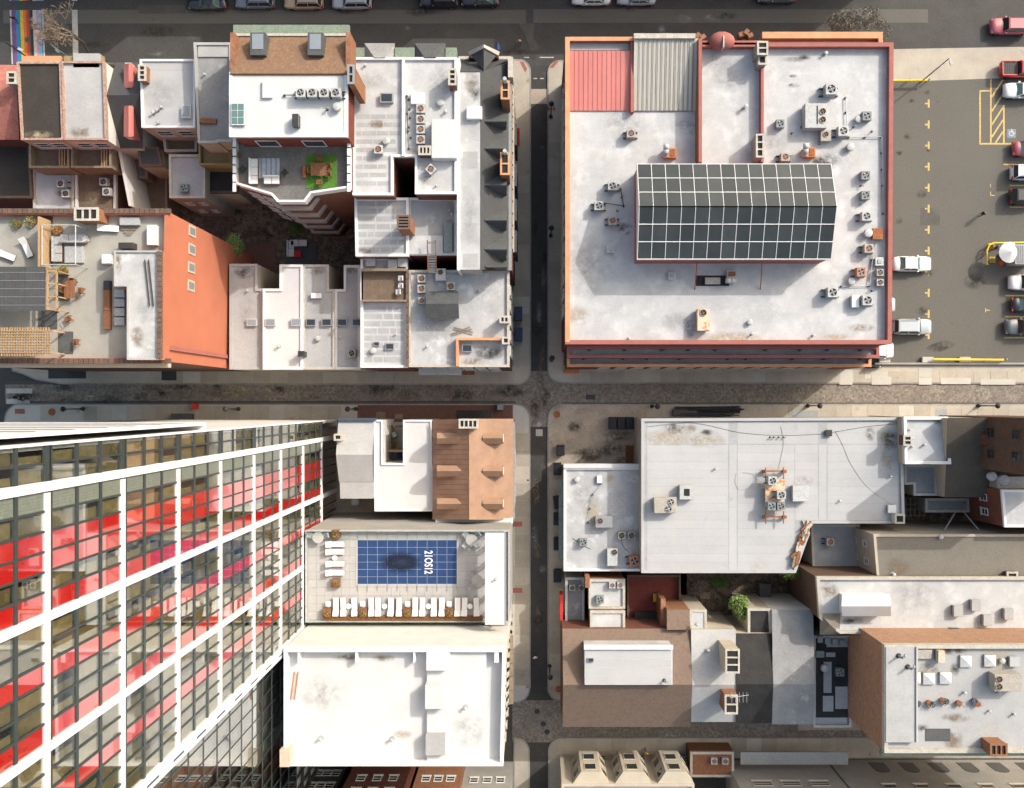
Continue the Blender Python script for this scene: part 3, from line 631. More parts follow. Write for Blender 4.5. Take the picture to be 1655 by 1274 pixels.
# red standing seam bay
x0, x1 = 921.5, 1019
for i in range(13):
    a = W(x0+(x1-x0)*i/13, 82, 14.75); b = W(x0+(x1-x0)*(i+1)/13, 179, 14.35)
    P = [Vector((a.x+.01,a.y,14.75)),Vector((b.x-.01,a.y,14.75)),Vector((b.x-.01,b.y,14.35)),Vector((a.x+.01,b.y,14.35))]
    mb = MB().sheet(P[::-1] if (P[1]-P[0]).cross(P[2]-P[0]).z < 0 else P, .08)
    mb.add([(a.x-.025,a.y,14.80),(a.x+.025,a.y,14.80),(a.x+.025,b.y,14.40),(a.x-.025,b.y,14.40),(a.x-.025,a.y,14.6),(a.x+.025,a.y,14.6),(a.x+.025,b.y,14.2),(a.x-.025,b.y,14.2)],[(0,1,2,3)[::-1],(0,4,7,3),(1,2,6,5),(0,1,5,4)])
    mb.build('roof_panel', 'metal_red', NR)
nbox('valley_gutter', 921.5, 67, 1016, 81, z, z+.12, 'roof_pale'); nbox('coping', 1019.5, 68, 1025, 181, z, 15.0, 'coping_red')
x0, x1 = 1025.5, 1127
for i in range(14):
    a = W(x0+(x1-x0)*i/14, 62, 15.6); b = W(x0+(x1-x0)*(i+1)/14, 179, 14.4)
    P = [Vector((a.x+.01,a.y,15.6)),Vector((b.x-.01,a.y,15.6)),Vector((b.x-.01,b.y,14.4)),Vector((a.x+.01,b.y,14.4))]
    mb = MB().sheet(P[::-1] if (P[1]-P[0]).cross(P[2]-P[0]).z < 0 else P, .08)
    mb.add([(a.x-.025,a.y,15.66),(a.x+.025,a.y,15.66),(a.x+.025,b.y,14.46),(a.x-.025,b.y,14.46),(a.x-.025,a.y,15.4),(a.x+.025,a.y,15.4),(a.x+.025,b.y,14.2),(a.x-.025,b.y,14.2)],[(0,1,2,3)[::-1],(0,4,7,3),(1,2,6,5),(0,1,5,4)])
    mb.build('roof_panel', 'metal_cream', NR)
nbox('coping', 1025, 54, 1124, 62, 14.0, 15.9, 'coping_pale')
nbox('party_wall', 1128.5, 62, 1134.5, 264, z-.1, 16.1, 'brick_orange'); nbox('coping', 1129.2, 62, 1133.5, 262, 16.1, 16.2, 'coping_red')
nbox('party_wall', 1230.2, 69, 1234.5, 262, z-.1, 15.2, 'coping_red')
nbox('coping', 1135, 69, 1225, 75.5, z, 15.0, 'coping_red')
# dormer dome on the north parapet
a = W(1167,66,15.2); mb = MB().ball((a.x,a.y,15.0),1.4,1.0,1.0,14,6,True); mb.build('dome', 'coping_red', NR, True)
MB().box(a.x-.06,a.x+.06,a.y-1.05,a.y+.2,14.9,16.1).build('finial','steel_pale',NR)
for (x, y) in ((1128,57),(1136,60),(1198,56),(1206,53),(1213,57)):
    q = W(x,y,15.2); MB().obox((q.x,q.y),.55,.45,14.2,15.2+RND.random()*.4,RND.random()).build('pinnacle','brick_orange',NR)
chimney(NR,1224.5,67,1241,88,z,16.6,'stucco_grey',2,'coping_pale'); chimney(NR,1226,89,1239,104,z,16.0,'stucco_grey',1,'coping_pale'); chimney(NR,1222.5,217,1234.5,254,z,16.4,'stucco_grey',3,'coping_pale')
# stepped south front
for (zt, y0, y1, xe, m) in ((11.4, 556, 578, 1421, 'coping_red'), (8.9, 572, 592.5, 1408, 'coping_orange')):
    a = W(917,y1,zt); b = W(xe,y1,zt); yb = nb.P[0].y; yN = min(p.y for p in nb.P)
    t = MB().box(a.x,b.x,a.y,yN-.03,0 if zt < 10 else 8.5,zt-.5).build('terrace', 'brick_red', NR)
    P = [(a.x,a.y),(b.x,a.y),(b.x,yN-.05),(a.x,yN-.05)]
    MB().prism(offset(P,.25),zt-.49,zt-.44).build('terrace_floor','roof_grey',t)
    MB().ring(offset(P,-.04),offset(P,.3),zt-.7,zt).build('parapet', m, t)
    for k in range(9):
        q = a.lerp(b,(k+.5)/9); MB().cyl((q.x+RND.uniform(-1,1),a.y+.9),.2,zt-.44,zt-.1,10).build('floor_drain','steel_dark',t)
wy = W(917,592.5,8.9).y; windows(NR,(W(917,592.5,8.9).x,wy),(W(1408,592.5,8.9).x,wy),(1.2,5.0),14,1.2,2.0,'stucco_cream')
windows(NR,*side(nb,-1,0),(1.0,5.0,9.0),15,1.2,2.0,'stucco_cream')
# glazed atrium
ze, zr = 18.0, 19.85
e = [W(1030,265.5,ze), W(1343,264,ze), W(1343,415.5,ze), W(1030,419,ze)]
X0, X1, Y1, Y0 = e[0].x, e[1].x, e[0].y, e[3].y; YR = W(1033,334,zr).y
at = MB().box(X0+.1,X1-.1,Y0+.1,Y1-.1,z-.05,ze-.05).build('atrium_wall','coping_red',NR)
MB().ring([(X0-.05,Y0-.05),(X1+.05,Y0-.05),(X1+.05,Y1+.05),(X0-.05,Y1+.05)],[(X0+.2,Y0+.2),(X1-.2,Y0+.2),(X1-.2,Y1-.2),(X0+.2,Y1-.2)],ze-.35,ze+.02).build('eaves_beam','white_paint',NR)
mb = MB()
for X in (X0,X1): mb.sheet([(X,Y0,ze),(X,Y1,ze),(X,YR,zr)],.05)
mb.build('gable_wall','white_paint',NR)
fr = MB(); NC = 14
for (ya, yb) in ((Y0,YR),(Y1,YR)):
    for k in range(4):
        q = k/3; y = ya+(yb-ya)*q; zz = ze+(zr-ze)*q; fr.obox(((X0+X1)/2,y),X1-X0,.07,zz,zz+.08)
    for i in range(NC+1):
        x = X0+(X1-X0)*i/NC; fr.tube((x,ya,ze+.04),(x,yb,zr+.04),.04,4)
    for i in range(NC):
        for k in range(3):
            xa, xb = X0+(X1-X0)*i/NC+.05, X0+(X1-X0)*(i+1)/NC-.05; q0, q1 = (k+.03)/3, (k+.97)/3
            P = [(xa,ya+(yb-ya)*q0,ze+(zr-ze)*q0+.03),(xb,ya+(yb-ya)*q0,ze+(zr-ze)*q0+.03),(xb,ya+(yb-ya)*q1,ze+(zr-ze)*q1+.03),(xa,ya+(yb-ya)*q1,ze+(zr-ze)*q1+.03)]
            if ya > yb: P = P[::-1]
            MB().sheet(P,.02).build('skylight_pane','skylight_glass',NR)
fr.build('glazing_bar','white_paint',NR)
mb = MB()
for x in (1128,1234): p, q = W(x,424,17.2), W(x-5,468,z); mb.tube((p.x,p.y,16.6),(q.x,q.y,z),.06)
mb.build('brace','rust',NR)
# equipment
wh = 'on the white roof west of the glass atrium'
ac(1020,216,z,'orange','alone on the roof near the red metal panels'); ac(990,301,z,'rails',wh); ac(968,333,z,'rails',wh); ac(990,357,z,'orange','below two others west of the glass atrium')
vent(987,402,z,'box','square capped vent on white roof below the west condensers'); vent(1086,446,z,'box','square capped vent in the shade under the atrium eaves',s=.9); vent(1212,521,z,'drum','small white drum vent alone on the southern white roof',s=.7)
stainless_duct(1078,247,z,'rusty exhaust box with bent steel duct near the cream metal roof',0)
rtu(1137,517,z,1.3,2.3,1.2,[(-.02,.32,.38)],'rust streaked cream rooftop unit on the southern white roof','rusty_beige')
t = stainless_duct(1183,452,z,'pale exhaust duct on dark tray below the glass atrium',1.57,'steel_pale'); 
a = W(1146,454,z); MB().box(a.x-1.4,a.x+2.1,a.y-.55,a.y+.55,z+.004,z+.1).build('exhaust_tray','roof_black',nb.root); rtu(1152,454,z,1.6,.7,.5,[],'small beige control box on dark tray below the atrium','steel_beige')
wh = 'on the white roof between chimney wall and atrium'
ac(1262,199,z,'green',wh); rtu(1319,187,z,2.3,2.6,1.4,[(.3,.17,.36),(.3,-.17,.36)],'big pale rooftop unit with two fans in the northeast roof bay','steel_pale',dark=(.02,.08,-.35,.4))
ac(1342,146,z,'rails','at the north end of the northeast roof bay',rz=0,s=1.25); ac(1402,187,z,'green','beside a rusty drum near the east parapet',s=1.1); vent(1387,193,z,'drum','rusty topped drum vent beside grey green condenser',s=.9)
ac(1362,213,z,'rails','south of the big two fan rooftop unit',s=1.15); rtu(1335,219,z,1.1,1.2,.8,[(0,.1,.3)],'rust mouthed pale fan box beside a skid mounted condenser','steel_beige',fan='rust')
vent(1374,238,z,'drum','white round drum vent between atrium and east pipes'); stainless_duct(1303,246,z,'pale curved hood with rusty outlet near atrium north eaves',0); ac(1269,254,z,'orange','tucked against the north eaves of the atrium')
for y, k in ((283,'green'),(315,'green'),(350,'rails')): ac(1400,y,z,k,'in the column along the east parapet',s=1.05)
vent(1403,377,z,'drum','white drum vent beside a rust brown hatch at the east parapet',s=1.1); rtu(1419,378,z,1.1,1.2,.5,[],'rust brown square hatch at the east parapet','rust')
ac(1404,402,z,'orange','in the column along the east parapet',s=1.05); ac(1391,440,z,'rust','beside the two small condensers at the east parapet'); vent(1376,455,z,'drum','white drum vent beside the rusty orange condenser',s=.95); vent(1421,423,z,'box','square steel vent above the two small condensers')
for y in (440,456): ac(1424,y,z,'beige','one of a small pair at the east parapet',s=.85)
ac(1345,473,z,'rails','near the southeast roof corner',s=1.15,rz=0); ac(1401,486,z,'rails','near the southeast roof corner',s=1.15); rtu(1383,487,z,.8,1.3,.7,[],'narrow white box beside southeast corner condenser','white_paint')
pipe_run([(1367,158),(1369,205)],z,'short pipe run beside the north condenser'); pipe_run([(1372,222),(1425,221),(1427,300),(1428,345)],z,'long steel pipe run along the east parapet')
pipe_run([(1360,463),(1405,462),(1410,420),(1414,395)],z,'bent pipe run joining the southeast condensers'); pipe_run([(1003,305),(1008,333),(975,328)],z,'dark pipe run between the west condensers','steel_dark')
vent(1335,86,z,'pipe','lone pipe vent in the northeast roof bay'); vent(1205,172,z,'pipe','white pipe vent in the middle roof bay',s=1.3)
for (x,y) in ((1017,547),(1315,542),(1216,540)): vent(x,y,z,'pipe','short pipe vent near the south parapet of the big white roof',s=.8,group='south parapet pipe vents')

for x,y,a,b_,m in ((1285,96,1.4,.35,'stain_brown'),(1300,93,.9,.3,'stain_dark'),(1283,138,.8,.3,'stain_dark'),(1282,123,.5,.25,'stain_dark'),(1110,205,2.0,1.2,'stain_grey'),(935,510,1.5,1.2,'stain_tan'),(1390,530,1.8,.5,'stain_brown'),(1350,545,1.6,.4,'stain_tan'),(1180,130,2.2,1.5,'stain_grey'),(950,430,3,4,'stain_grey'),(1100,520,3,1.2,'stain_grey'),(1250,500,3,2.0,'stain_white'),(1300,450,2.5,2.5,'stain_white'),(1370,250,2.5,2,'stain_white'),(1400,420,2,3,'stain_grey'),(1010,370,1.2,.8,'stain_dark'),(1165,100,2,1.2,'stain_grey'),(1010,200,3,2,'stain_grey'),(1250,230,2,1.6,'stain_grey'),(1330,260,2,1.0,'stain_dark'),(1115,532,.7,1.1,'stain_dark'),(1180,545,4,.7,'stain_tan')): stain(NR,x,y,z+.012,a,b_,m)
for x,y in ((998,340),(1005,318),(1085,250),(1280,215),(1296,205),(1325,232),(1380,205),(1410,212),(1392,300),(1392,330),(1416,430),(1410,470)): vent(x,y,z,'goose','small dark gooseneck pipe among the big roof condensers',RND.uniform(0,6),.55,'small roof pipes')
# ================================================================= north-west block of row houses
def house(name, label, pts, h, **k): return bld(name, label, pts, h, cat='house', **k)
# far left red gable
g = thing('row_house','red metal gabled row house at the rainbow crossing','house',tuple(W(0,165,0)))
shell(g,'wall',0,[(-60,105,11),(27,105,11),(31,225,11),(-60,225,11)],'brick_red')
faces(g,'roof',[[(-60,105,11),(27,105,11),(28,155,13),(-60,155,13)],[(-60,155,13),(28,155,13),(31,226,11),(-60,226,11)]],'tile_pink')
chimney(g,11,116,25,135,11,14.6,'stucco_grey',2)
r = house('rear_extension','dark flat roofed extension behind the red gabled house',[(-60,229),(47,229),(52,320),(-60,320)],8,roof='roof_dark',par=.2,pm='coping_brown')
b2 = house('row_house','row house with dark brown flat roof and mottled brick parapets',[(27,100),(98,100),(102,226),(34,226)],14,roof='roof_dark',par=.25,pw=.2,pm='coping_mottled',wall='stucco_cream'); windows(b2.root,*side(b2,0,-1),(11.0,),2,1.5,1.7)
b3 = house('row_house','row house with light grey flat roof beside the dark brown roof',[(98.3,99),(168,99),(172,226),(102.3,226)],14,roof='roof_pale',par=.25,pw=.2,pm='coping_mottled',wall='stucco_white'); windows(b3.root,*side(b3,0,-1),(11.0,),2,1.5,1.7)
a = W(139,96,13.8); MB().obox((a.x,a.y-.1),2.8,1.5,12.5,13.75).build('bay_roof','roof_pale',b3.root)
for b_, x0, x1 in ((b2,35,98),(b3,103,167)):
    p = W(x0,98,13.4); q = W(x1,96,13.4); MB().box(p.x,q.x,p.y-.3,p.y+.5,13.0,13.4).build('cornice','coping_orange' if b_ is b2 else 'timber_yellow',b_.root)
for i, (x0,x1,lab) in enumerate(((47,111,'enclosed timber roof deck behind the dark brown roof'),(115,179,'enclosed timber roof deck behind the light grey roof'))):
    d = bld('roof_deck',lab,[(x0,229),(x1,229),(x1,271),(x0,271)],10.9,base=7.6,wall='timber_old',roof='timber_deck',par=1.0,pw=.2,pm='timber_old',roofname='deck_floor',cat='deck')
    for k in range(3): q = W(x1-13+k*4.2,250,10.2); MB().box(q.x-.06,q.x+.06,q.y-1.4,q.y+1.4,9.95,10.5).build('fence_board','timber_new',d.root)
e1 = house('rear_extension','low rear extension with white roof and two condensers under the timber deck',[(52,274),(119,274),(119,345),(54,345)],7.6,roof='roof_white',par=.25,wall='brick_brown'); e2 = house('rear_extension','low rear extension with brown boarded roof under the timber deck',[(121,272),(187,272),(187,345),(122,345)],7.6,roof='timber_deck',par=.25,pm='stucco_white',wall='brick_brown')
for x,y in ((98,297),(106,313)): ac(x,y,e1.z,'white','on the white rear extension roof',s=.95)
for x,y in ((167,294),(172,310)): ac(x,y,e2.z,'white','on the brown boarded rear roof',s=.95)
# slate house with red dormers
g = thing('row_house','dark slate gabled row house with two red dormers','house',tuple(W(200,165,0)))
R4 = [(172,101,11.3),(228,101,11.3),(228,240,10.6),(188,240,10.6)]
shell(g,'wall',0,R4,'stucco_white'); faces(g,'roof',[[(187,101,11.3),(231,101,11.3),(229,154,13.7),(172,154,13.7)],[(172,154,13.7),(229,154,13.7),(231,240,10.6),(189,240,10.6)]],'slate')
for (y0,y1) in ((104,142),(171,221)):
    zb = 11.8; f = [[(200,y0,13.3),(208,y0,13.9),(208,y1 if y0<150 else y0,13.9),(200,y1-6 if y0<150 else y0,13.3)]]
    ya, yb = (y0,y1) if y0 < 150 else (y1,y0)
    d = faces(g,'dormer_roof',[[(200,ya,12.9),(208,ya,13.5),(208,yb,13.5),(200,yb,13.0)],[(208,ya,13.5),(216,ya,12.9),(216,yb,13.0),(208,yb,13.5)]],'metal_red')
    p = W(201,ya,12.9); q = W(215,yb,12.9); MB().box(p.x,q.x,min(p.y,q.y)+.1,max(p.y,q.y)-.1,11.0,12.85).build('dormer_cheek','metal_red',d)
    p = W(203,ya,12.4); q = W(213,ya,12.4); s_ = 1 if y0 < 150 else -1
    MB().box(p.x,q.x,min(p.y+s_*.02,p.y+s_*.08),max(p.y+s_*.02,p.y+s_*.08),11.6,12.6).build('window','white_paint',d)
r = house('rear_extension','small slate roofed rear wing of the red dormered house',[(222,238),(256,238),(262,269),(226,269)],9.6,roof='slate',par=.1,pm='coping_brown',wall='stucco_cream')
MB()
w_ = thing('party_wall','tall white party wall running behind the slate house','wall',tuple(W(200,285,0)))
P = [W(189,236,9.5),W(194,236,9.5),W(212,333,9.5),W(208,333,9.5)]; MB().prism(P,0,9.5).build('wall','stucco_white',w_)
house('timber_terrace','weathered timber terrace beside the tall white party wall',[(205,241),(236,241),(238,288),(207,288)],6.2,roof='timber_grey',par=.3,pm='timber_old',wall='timber_old')
yd = house('timber_terrace','dark boarded terrace with a white condenser behind the slate wing',[(212,276),(270,276),(270,345),(214,345)],4.0,roof='timber_deck',par=.3,pm='timber_old',wall='timber_old'); ac(223,318,yd.z,'white','on the dark boarded terrace')
b5 = house('row_house','white flat roofed row house beside the slate dormered house',[(226,96),(315,96),(315,206),(229,206)],14,roof='roof_white',par=.2,pw=.2,pm='white_paint',wall='stucco_cream',sheets=[(231,99,311,203,7)])
chimney(b5.root,223.5,105,235,130,13.8,15,'brick_orange',3); windows(b5.root,*side(b5,0,-1),(10.9,),2,1.6,1.8); vent(301,180,b5.z,'hatch','green glazed rooflight on the white row house roof',1.57,1.1)
for x,y in ((247,182),(253,178),(260,173),(255,198)): vent(x,y,b5.z,'pipe','short pipe vent on the white row house roof',s=.9,group='white row house vents')
house('timber_terrace','small timber terrace with blue chair behind the white row house',[(262,212),(318,212),(318,245),(266,245)],9.5,roof='timber_deck',par=.7,pm='stucco_cream',wall='stucco_cream')
e5 = house('rear_extension','grey flat roofed rear building with cream walls and small windows',[(273,250),(331,250),(331,320),(274,320)],10.5,roof='roof_pale',par=.25,wall='stucco_cream'); ac(296,303,e5.z,'green','on the grey rear building with cream walls')
windows(e5.root,*side(e5,0,-1),(3,7),2,.8,1.1,pane='glass_dark')
b6 = house('row_house','grey flat roofed row house between two white roofs',[(313,69),(374,69),(374,229),(352,229),(352,231),(320,231)],15.5,roof='roof_grey',par=.3,pw=.25,pm='roof_pale',wall='stucco_cream')
a = W(318,70,15.7); b = W(372,90,15.7); MB().box(a.x,b.x,b.y,a.y,15.15,15.35).build('roof_hip','roof_pale',b6.root)
q = W(337,196,15.4); MB().obox((q.x,q.y),1.7,.5,15.2,15.55,-.05).build('roof_board','timber_brown',b6.root)
d = bld('balcony','yellow timber balcony behind the grey row house',[(321,226),(374,226),(374,266),(322,266)],12.2,base=8.5,wall='timber_yellow',roof='timber_yellow',par=1.0,pw=.15,pm='timber_yellow',roofname='deck_floor',cat='balcony')
house('rear_extension','black roofed cream rear wing under the yellow balcony',[(333,268),(384,268),(384,312),(335,312)],9.0,roof='roof_black',par=.15,pm='coping_brown',wall='stucco_cream')
# ---- big penthouse building
b7 = bld('apartment_house','tall brick house with brown shingled front slope, white penthouse roof and furnished deck',[(378,52),(564,52),(564,303),(503,312),(492,326),(448,326),(438,314),(378,296)],19.6,wall='brick_red',roof='timber_grey',par=1.0,pw=.18,pm='white_paint',cat='house',roofname='deck_floor')
B7 = b7.root; dz = b7.z
a = W(372,118,23.0); b = W(560,219,23.0)
MB().box(a.x+.1,b.x-.1,b.y+.1,a.y+.6,dz-.2,22.7).build('penthouse_wall','timber_red',B7)
MB().box(a.x-.05,b.x+.05,b.y-.1,a.y,22.71,22.95).build('penthouse_roof','roof_bright',B7)
wr = [(a.x,b.y-.05),(b.x,b.y-.05),(b.x,a.y),(a.x,a.y)]; MB().ring(offset(wr,-.1),offset(wr,.2),22.6,23.03).build('penthouse_parapet','white_paint',B7)
faces(B7,'front_slope',[[(379,53,21.0),(563,53,21.0),(562,119,23.2),(372,119,23.2)]],'shingle_brown',.3)
p = W(379,53,21); q = W(563,53,21); MB().box(p.x,q.x,p.y-1.5,p.y-.05,18,20.9).build('front_wall','brick_red',B7); MB().box(p.x-.1,q.x+.1,p.y-.2,p.y+.75,20.6,21.1).build('cornice','coping_green',B7); MB().box(p.x-.1,q.x+.1,p.y-.45,p.y-.2,20.9,21.35).build('cornice_trim','coping_pale',B7)
for x0 in (374,560):
    p = W(x0,55,22.5); MB().box(p.x,p.x+.45,W(x0,118,22.5).y,p.y,20,22.9).build('party_wall','brick_orange',B7)
chimney(B7,562,105,572,135,18,24,'brick_orange',2,'steel')
for x in (419,511.5):
    p = W(x,74,22.4); t = MB().obox((p.x,p.y),1.5,2.2,21.2,22.9).build('dormer_rooflight','slate_grey',B7); MB().obox((p.x,p.y+.2),1.1,1.5,22.9,22.95).build('pane','glass_sky',t)
sz = 22.95
for x in (486,504.5,523.5,543): ac(x,150,sz,'rails','in the row on the white penthouse roof',s=.95)
pipe_run([(459,154),(555,153)],sz,'steel support rail under the penthouse condensers','steel_dark'); 
t = rtu(384.5,184,sz,1.35,2.2,.3,[],'glazed rooflight grid on the white penthouse roof','white_paint'); t.name = 'rooflight'; t['category'] = 'skylight'
for i in range(2):
    for j in range(3): MB().box(-.6+i*.62,-.04+i*.62,-1.0+j*.68,-.38+j*.68,.3,.33).build('pane','glass_green',t)
rtu(477,194,sz,.6,1.2,.9,[],'dark upright vent box on the white penthouse roof','steel_dark'); vent(545,173,sz,'drum','white dome vent on the penthouse roof'); vent(528,176,sz,'goose','small dark gooseneck vent on the penthouse roof',s=.7)
MB().box(*(lambda p,q:(p.x,q.x,q.y,p.y))(W(424,130,sz+.3),W(440,158,sz+.3)),sz,sz+.3).build('roof_step','roof_bright',B7); 
py = b.y+.1; windows(B7,(W(376,219,21).x,py),(W(556,219,21).x,py),(dz+.15,),2,2.2,2.1,pane='glass_dark',sill=False,m0=.08,m1=.08,mid=False)
# south bay and facade windows
for zz in (4,8,12,15.5): windows(B7,*edge(b7,[i for i in range(len(b7.P)) if (b7.P[i]-b7.P[(i+1)%8]).length > 3 and abs((b7.P[i]-b7.P[(i+1)%8]).x) > 3 and b7.P[i].y < 30][0]) ,(zz-.7,),2,1.2,1.8)
bay = [W(440,314,19.0),W(449,327,19.0),W(492,327,19.0),W(502,313,19.0)]
by = [Vector((p.x,p.y)) for p in bay]
for zz in (2.5,6,9.5,13,16.5): MB().prism(offset(by,-.35),zz,zz+.9).build('bay_balcony','stucco_grey',B7)
# deck furniture
def dthing(name,label,cat,px,py,z,rz=0,group=None):
    p = W(px,py,z+.4); t = thing(name,label,cat,(p.x,p.y,z+.004),rz,group); ORG[t.name] = Vector((0,0,0)); return t
def sofa(px,py,z,L,label,rz=0,m='fabric_white'):
    t = dthing('sofa',label,'sofa',px,py,z,rz); MB().box(-L/2,L/2,-.42,.42,.08,.3).build('base','timber_brown',t)
    n = max(1,round(L/.8))
    for i in range(n): MB().box(-L/2+i*L/n+.02,-L/2+(i+1)*L/n-.02,-.28,.4,.3,.46).build('seat_cushion',m,t,bevel=.04)
    MB().box(-L/2,L/2,-.42,-.27,.3,.78).build('backrest',m,t,bevel=.04); return t
def table(px,py,z,L,Wd,label,m='timber_brown',rz=0,cat='table'):
    t = dthing('table',label,cat,px,py,z,rz); n = max(3,int(L/.2))
    for i in range(n): MB().box(-L/2+i*L/n+.006,-L/2+(i+1)*L/n-.006,-Wd/2,Wd/2,.7,.74).build('slat',m,t)
    for x in (-1,1):
        for y in (-1,1): MB().box(x*(L/2-.1)-.04,x*(L/2-.1)+.04,y*(Wd/2-.1)-.04,y*(Wd/2-.1)+.04,0,.7).build('leg',m,t)
    return t
def chair_make(m, seatm):
    def mk_():
        t = thing('chair','chair','chair')
        MB().box(-.26,.26,-.26,.26,.42,.47).build('seat',seatm,t,bevel=.015); MB().box(-.26,.26,-.3,-.25,.47,.92).build('backrest',seatm,t)
        for x in (-1,1):
            for y in (-1,1): MB().box(x*.23-.025,x*.23+.025,y*.23-.025,y*.23+.025,0,.42).build('leg',m,t)
            MB().box(x*.27-.03,x*.27+.03,-.26,.22,.62,.66).build('armrest',m,t)
        return t
    return mk_
CH = {'wood':chair_make('timber_brown','timber_brown'),'pale':chair_make('steel','fabric_white'),'steel':chair_make('steel','steel_pale'),'dark':chair_make('steel_dark','steel_dark'),'blue':chair_make('cloth_blue','cloth_blue')}
def chair(px,py,z,kind,label,rz=0,group=None):
    p = W(px,py,z+.6); return place('ch_'+kind,CH[kind],(p.x,p.y,z+.004),rz,label,group,(1,1,1))
def plant_pot(px,py,z,label,r=.4,lm='leaf',pm='timber_brown',n=60,hh=.7):
    p = W(px,py,z+.6); t = thing('potted_plant',label,'plant',(p.x,p.y,z+.004)); ORG[t.name]=Vector((0,0,0))
    MB().cyl((0,0),r*.55,0,.4,12,r*.7).build('pot',pm,t); leaves((0,0,.4+hh*.4),r,r,hh*.6,n,.13).build('foliage',lm,t); return t
def leaves(c,rx,ry,rz,n,s,rnd=RND,shellp=.35):
    mb = MB()
    for i in range(n):
        a = rnd.uniform(0,6.283); u = rnd.uniform(-1,1); q = rnd.random()**shellp; t = math.sqrt(1-u*u)
        p = Vector((c[0]+rx*q*t*math.cos(a),c[1]+ry*q*t*math.sin(a),c[2]+rz*q*u)); d = Vector((rnd.gauss(0,1),rnd.gauss(0,1),rnd.gauss(0,.6))).normalized(); e = d.orthogonal().normalized()
        e = (Matrix.Rotation(rnd.uniform(0,6.28),3,d)@e); L = s*rnd.uniform(.6,1.4)
        mb.add([p-d*L*.5,p+e*L*.28,p+d*L*.5,p-e*L*.28],[(0,1,2,3)])
    return mb
tag(MB().box(*(lambda p,q:(p.x,q.x,q.y,p.y))(W(417,256,dz),W(452,288,dz)),dz+.004,dz+.02).build('rug','fabric_check'),'blue grey checked rug between the white deck sofas','rug')
MB().box(*(lambda p,q:(p.x,q.x,q.y,p.y))(W(495,250,dz),W(544,305,dz)),dz+.004,dz+.035).build('turf_mat','turf')
bpy.data.objects['turf_mat']['label']='bright green artificial turf mat under the picnic table'; bpy.data.objects['turf_mat']['category']='mat'
sofa(410,277,dz,2.6,'long white sofa on the penthouse deck rug',-1.57); sofa(439,291,dz,1.6,'short white sofa on the penthouse deck rug',3.14)
table(516,275,dz,1.6,1.3,'slatted brown picnic table on artificial turf','timber_brown')
for x,y,r in ((516,256,3.14),(531,268,1.57),(531,281,1.57),(516,294,0),(502,275,-1.57)): chair(x,y,dz,'wood','brown wooden chair around the turf picnic table',r,'picnic table chairs')
for x,y in ((391,272),(459,278)): chair(x,y,dz,'dark','dark metal chair beside the white deck sofas',.8,'dark deck chairs')
plant_pot(382,249,dz,'leafy green potted plant in the deck corner by white frames',.5,n=90); plant_pot(386,297,dz,'small orange potted plant at the deck rail',.3,'leaf_rust')
p = W(492,278,dz+.3); MB().obox((p.x,p.y),.35,1.2,dz,dz+.4).build('planter_box','rust'); tag(bpy.data.objects['planter_box'],'narrow rust red planter box beside the turf mat','planter')
for (x0,x1) in ((377,379.5),(562,564)):
    for k in range(6):
        y = 232+k*14; p = W(x0,y,dz+1.1); MB().box(p.x-.05,p.x+.3,p.y-.5,p.y+.5,dz+1.1,dz+1.16).build('rail_panel','white_paint',B7)
# ---- white pair with light court
b8 = bld('row_house','pair of white flat roofed houses sharing a dark light court',[(566,93),(738,93),(738,313),(671,313),(671,253),(635,253),(635,315),(570,315)],17.5,wall='brick_red',roof='roof_white',par=.3,pw=.22,pm='white_paint',cat='house')
B8=b8.root; z8=b8.z
def hb(root,name,x0,y0,x1,y1,z0,z1,m,bev=0): a=W(x0,y0,z1); b=W(x1,y1,z1); return MB().box(a.x,b.x,b.y,a.y,z0,z1).build(name,m,root,bevel=bev)
hb(B8,'party_wall',649.5,94,653.5,252,z8-.1,17.7,'white_paint')
for k in range(9):
    xa=575
    while xa<(622 if k>4 else 640):
        xb=min(xa+RND.uniform(10,30),632 if k>4 else 648); hb(B8,'roof_patch_sheet',xa,185+k*13.5,xb-1.5,192+k*13.5,z8-.02,z8+.012,'roof_patch'); xa=xb
for (x0,x1) in ((589,638),(670,720)):
    faces(B8,'bay_roof',[[(x0,70,16.4),(x1,70,16.4),(x1-16,93,17.6),(x0+16,93,17.6)],[(x0,70,16.4),(x0+16,93,17.6),(x0,93,16.4)],[(x1,70,16.4),(x1,93,16.4),(x1-16,93,17.6)]],'roof_grey' if x0<600 else 'slate_grey')
    p=W(x0,70,16.4); q=W(x1,93,16.4); MB().box(p.x+.1,q.x-.1,q.y,p.y-.1,0,16.35).build('bay','brick_red',B8)
hb(B8,'cornice',568,77,589,93,15.5,16.6,'coping_green'); hb(B8,'cornice',638,77,670,93,15.5,16.6,'coping_green'); hb(B8,'cornice',720,77,738,93,15.5,16.6,'coping_green')
chimney(B8,725,111,737,137,z8,19.2,'brick_red',3); chimney(B8,676.5,236,696,250,z8,18.6,'brick_brown',3)
for y in (175,192,208.5,225): ac(679.5,y,z8,'tan','in the row of four on the white twin roof')
hb(B8,'bulkhead',697,193,738,256,z8,z8+1.2,'roof_bright',.08); hb(B8,'rooflight',664,150,686,168,z8,z8+.5,'white_paint',.05)
vent(625,158,z8,'hatch_dark','grey rooflight alone on the western white twin roof',0,1.1); ac(611,241,z8,'tan','on the patched western white twin roof'); vent(624,228,z8,'drum','round vent beside the condenser on patched white roof',s=.9); ac(696,273,z8,'tan','south of the white bulkhead',rz=.78); vent(712,166,z8,'drum','grey drum vent between rooflight and chimney',s=.9)
pipe_run([(657,155),(660,240)],z8,'bundle of refrigerant pipes beside four condensers','steel_dark',.04)
p=side(b8,0,-1)
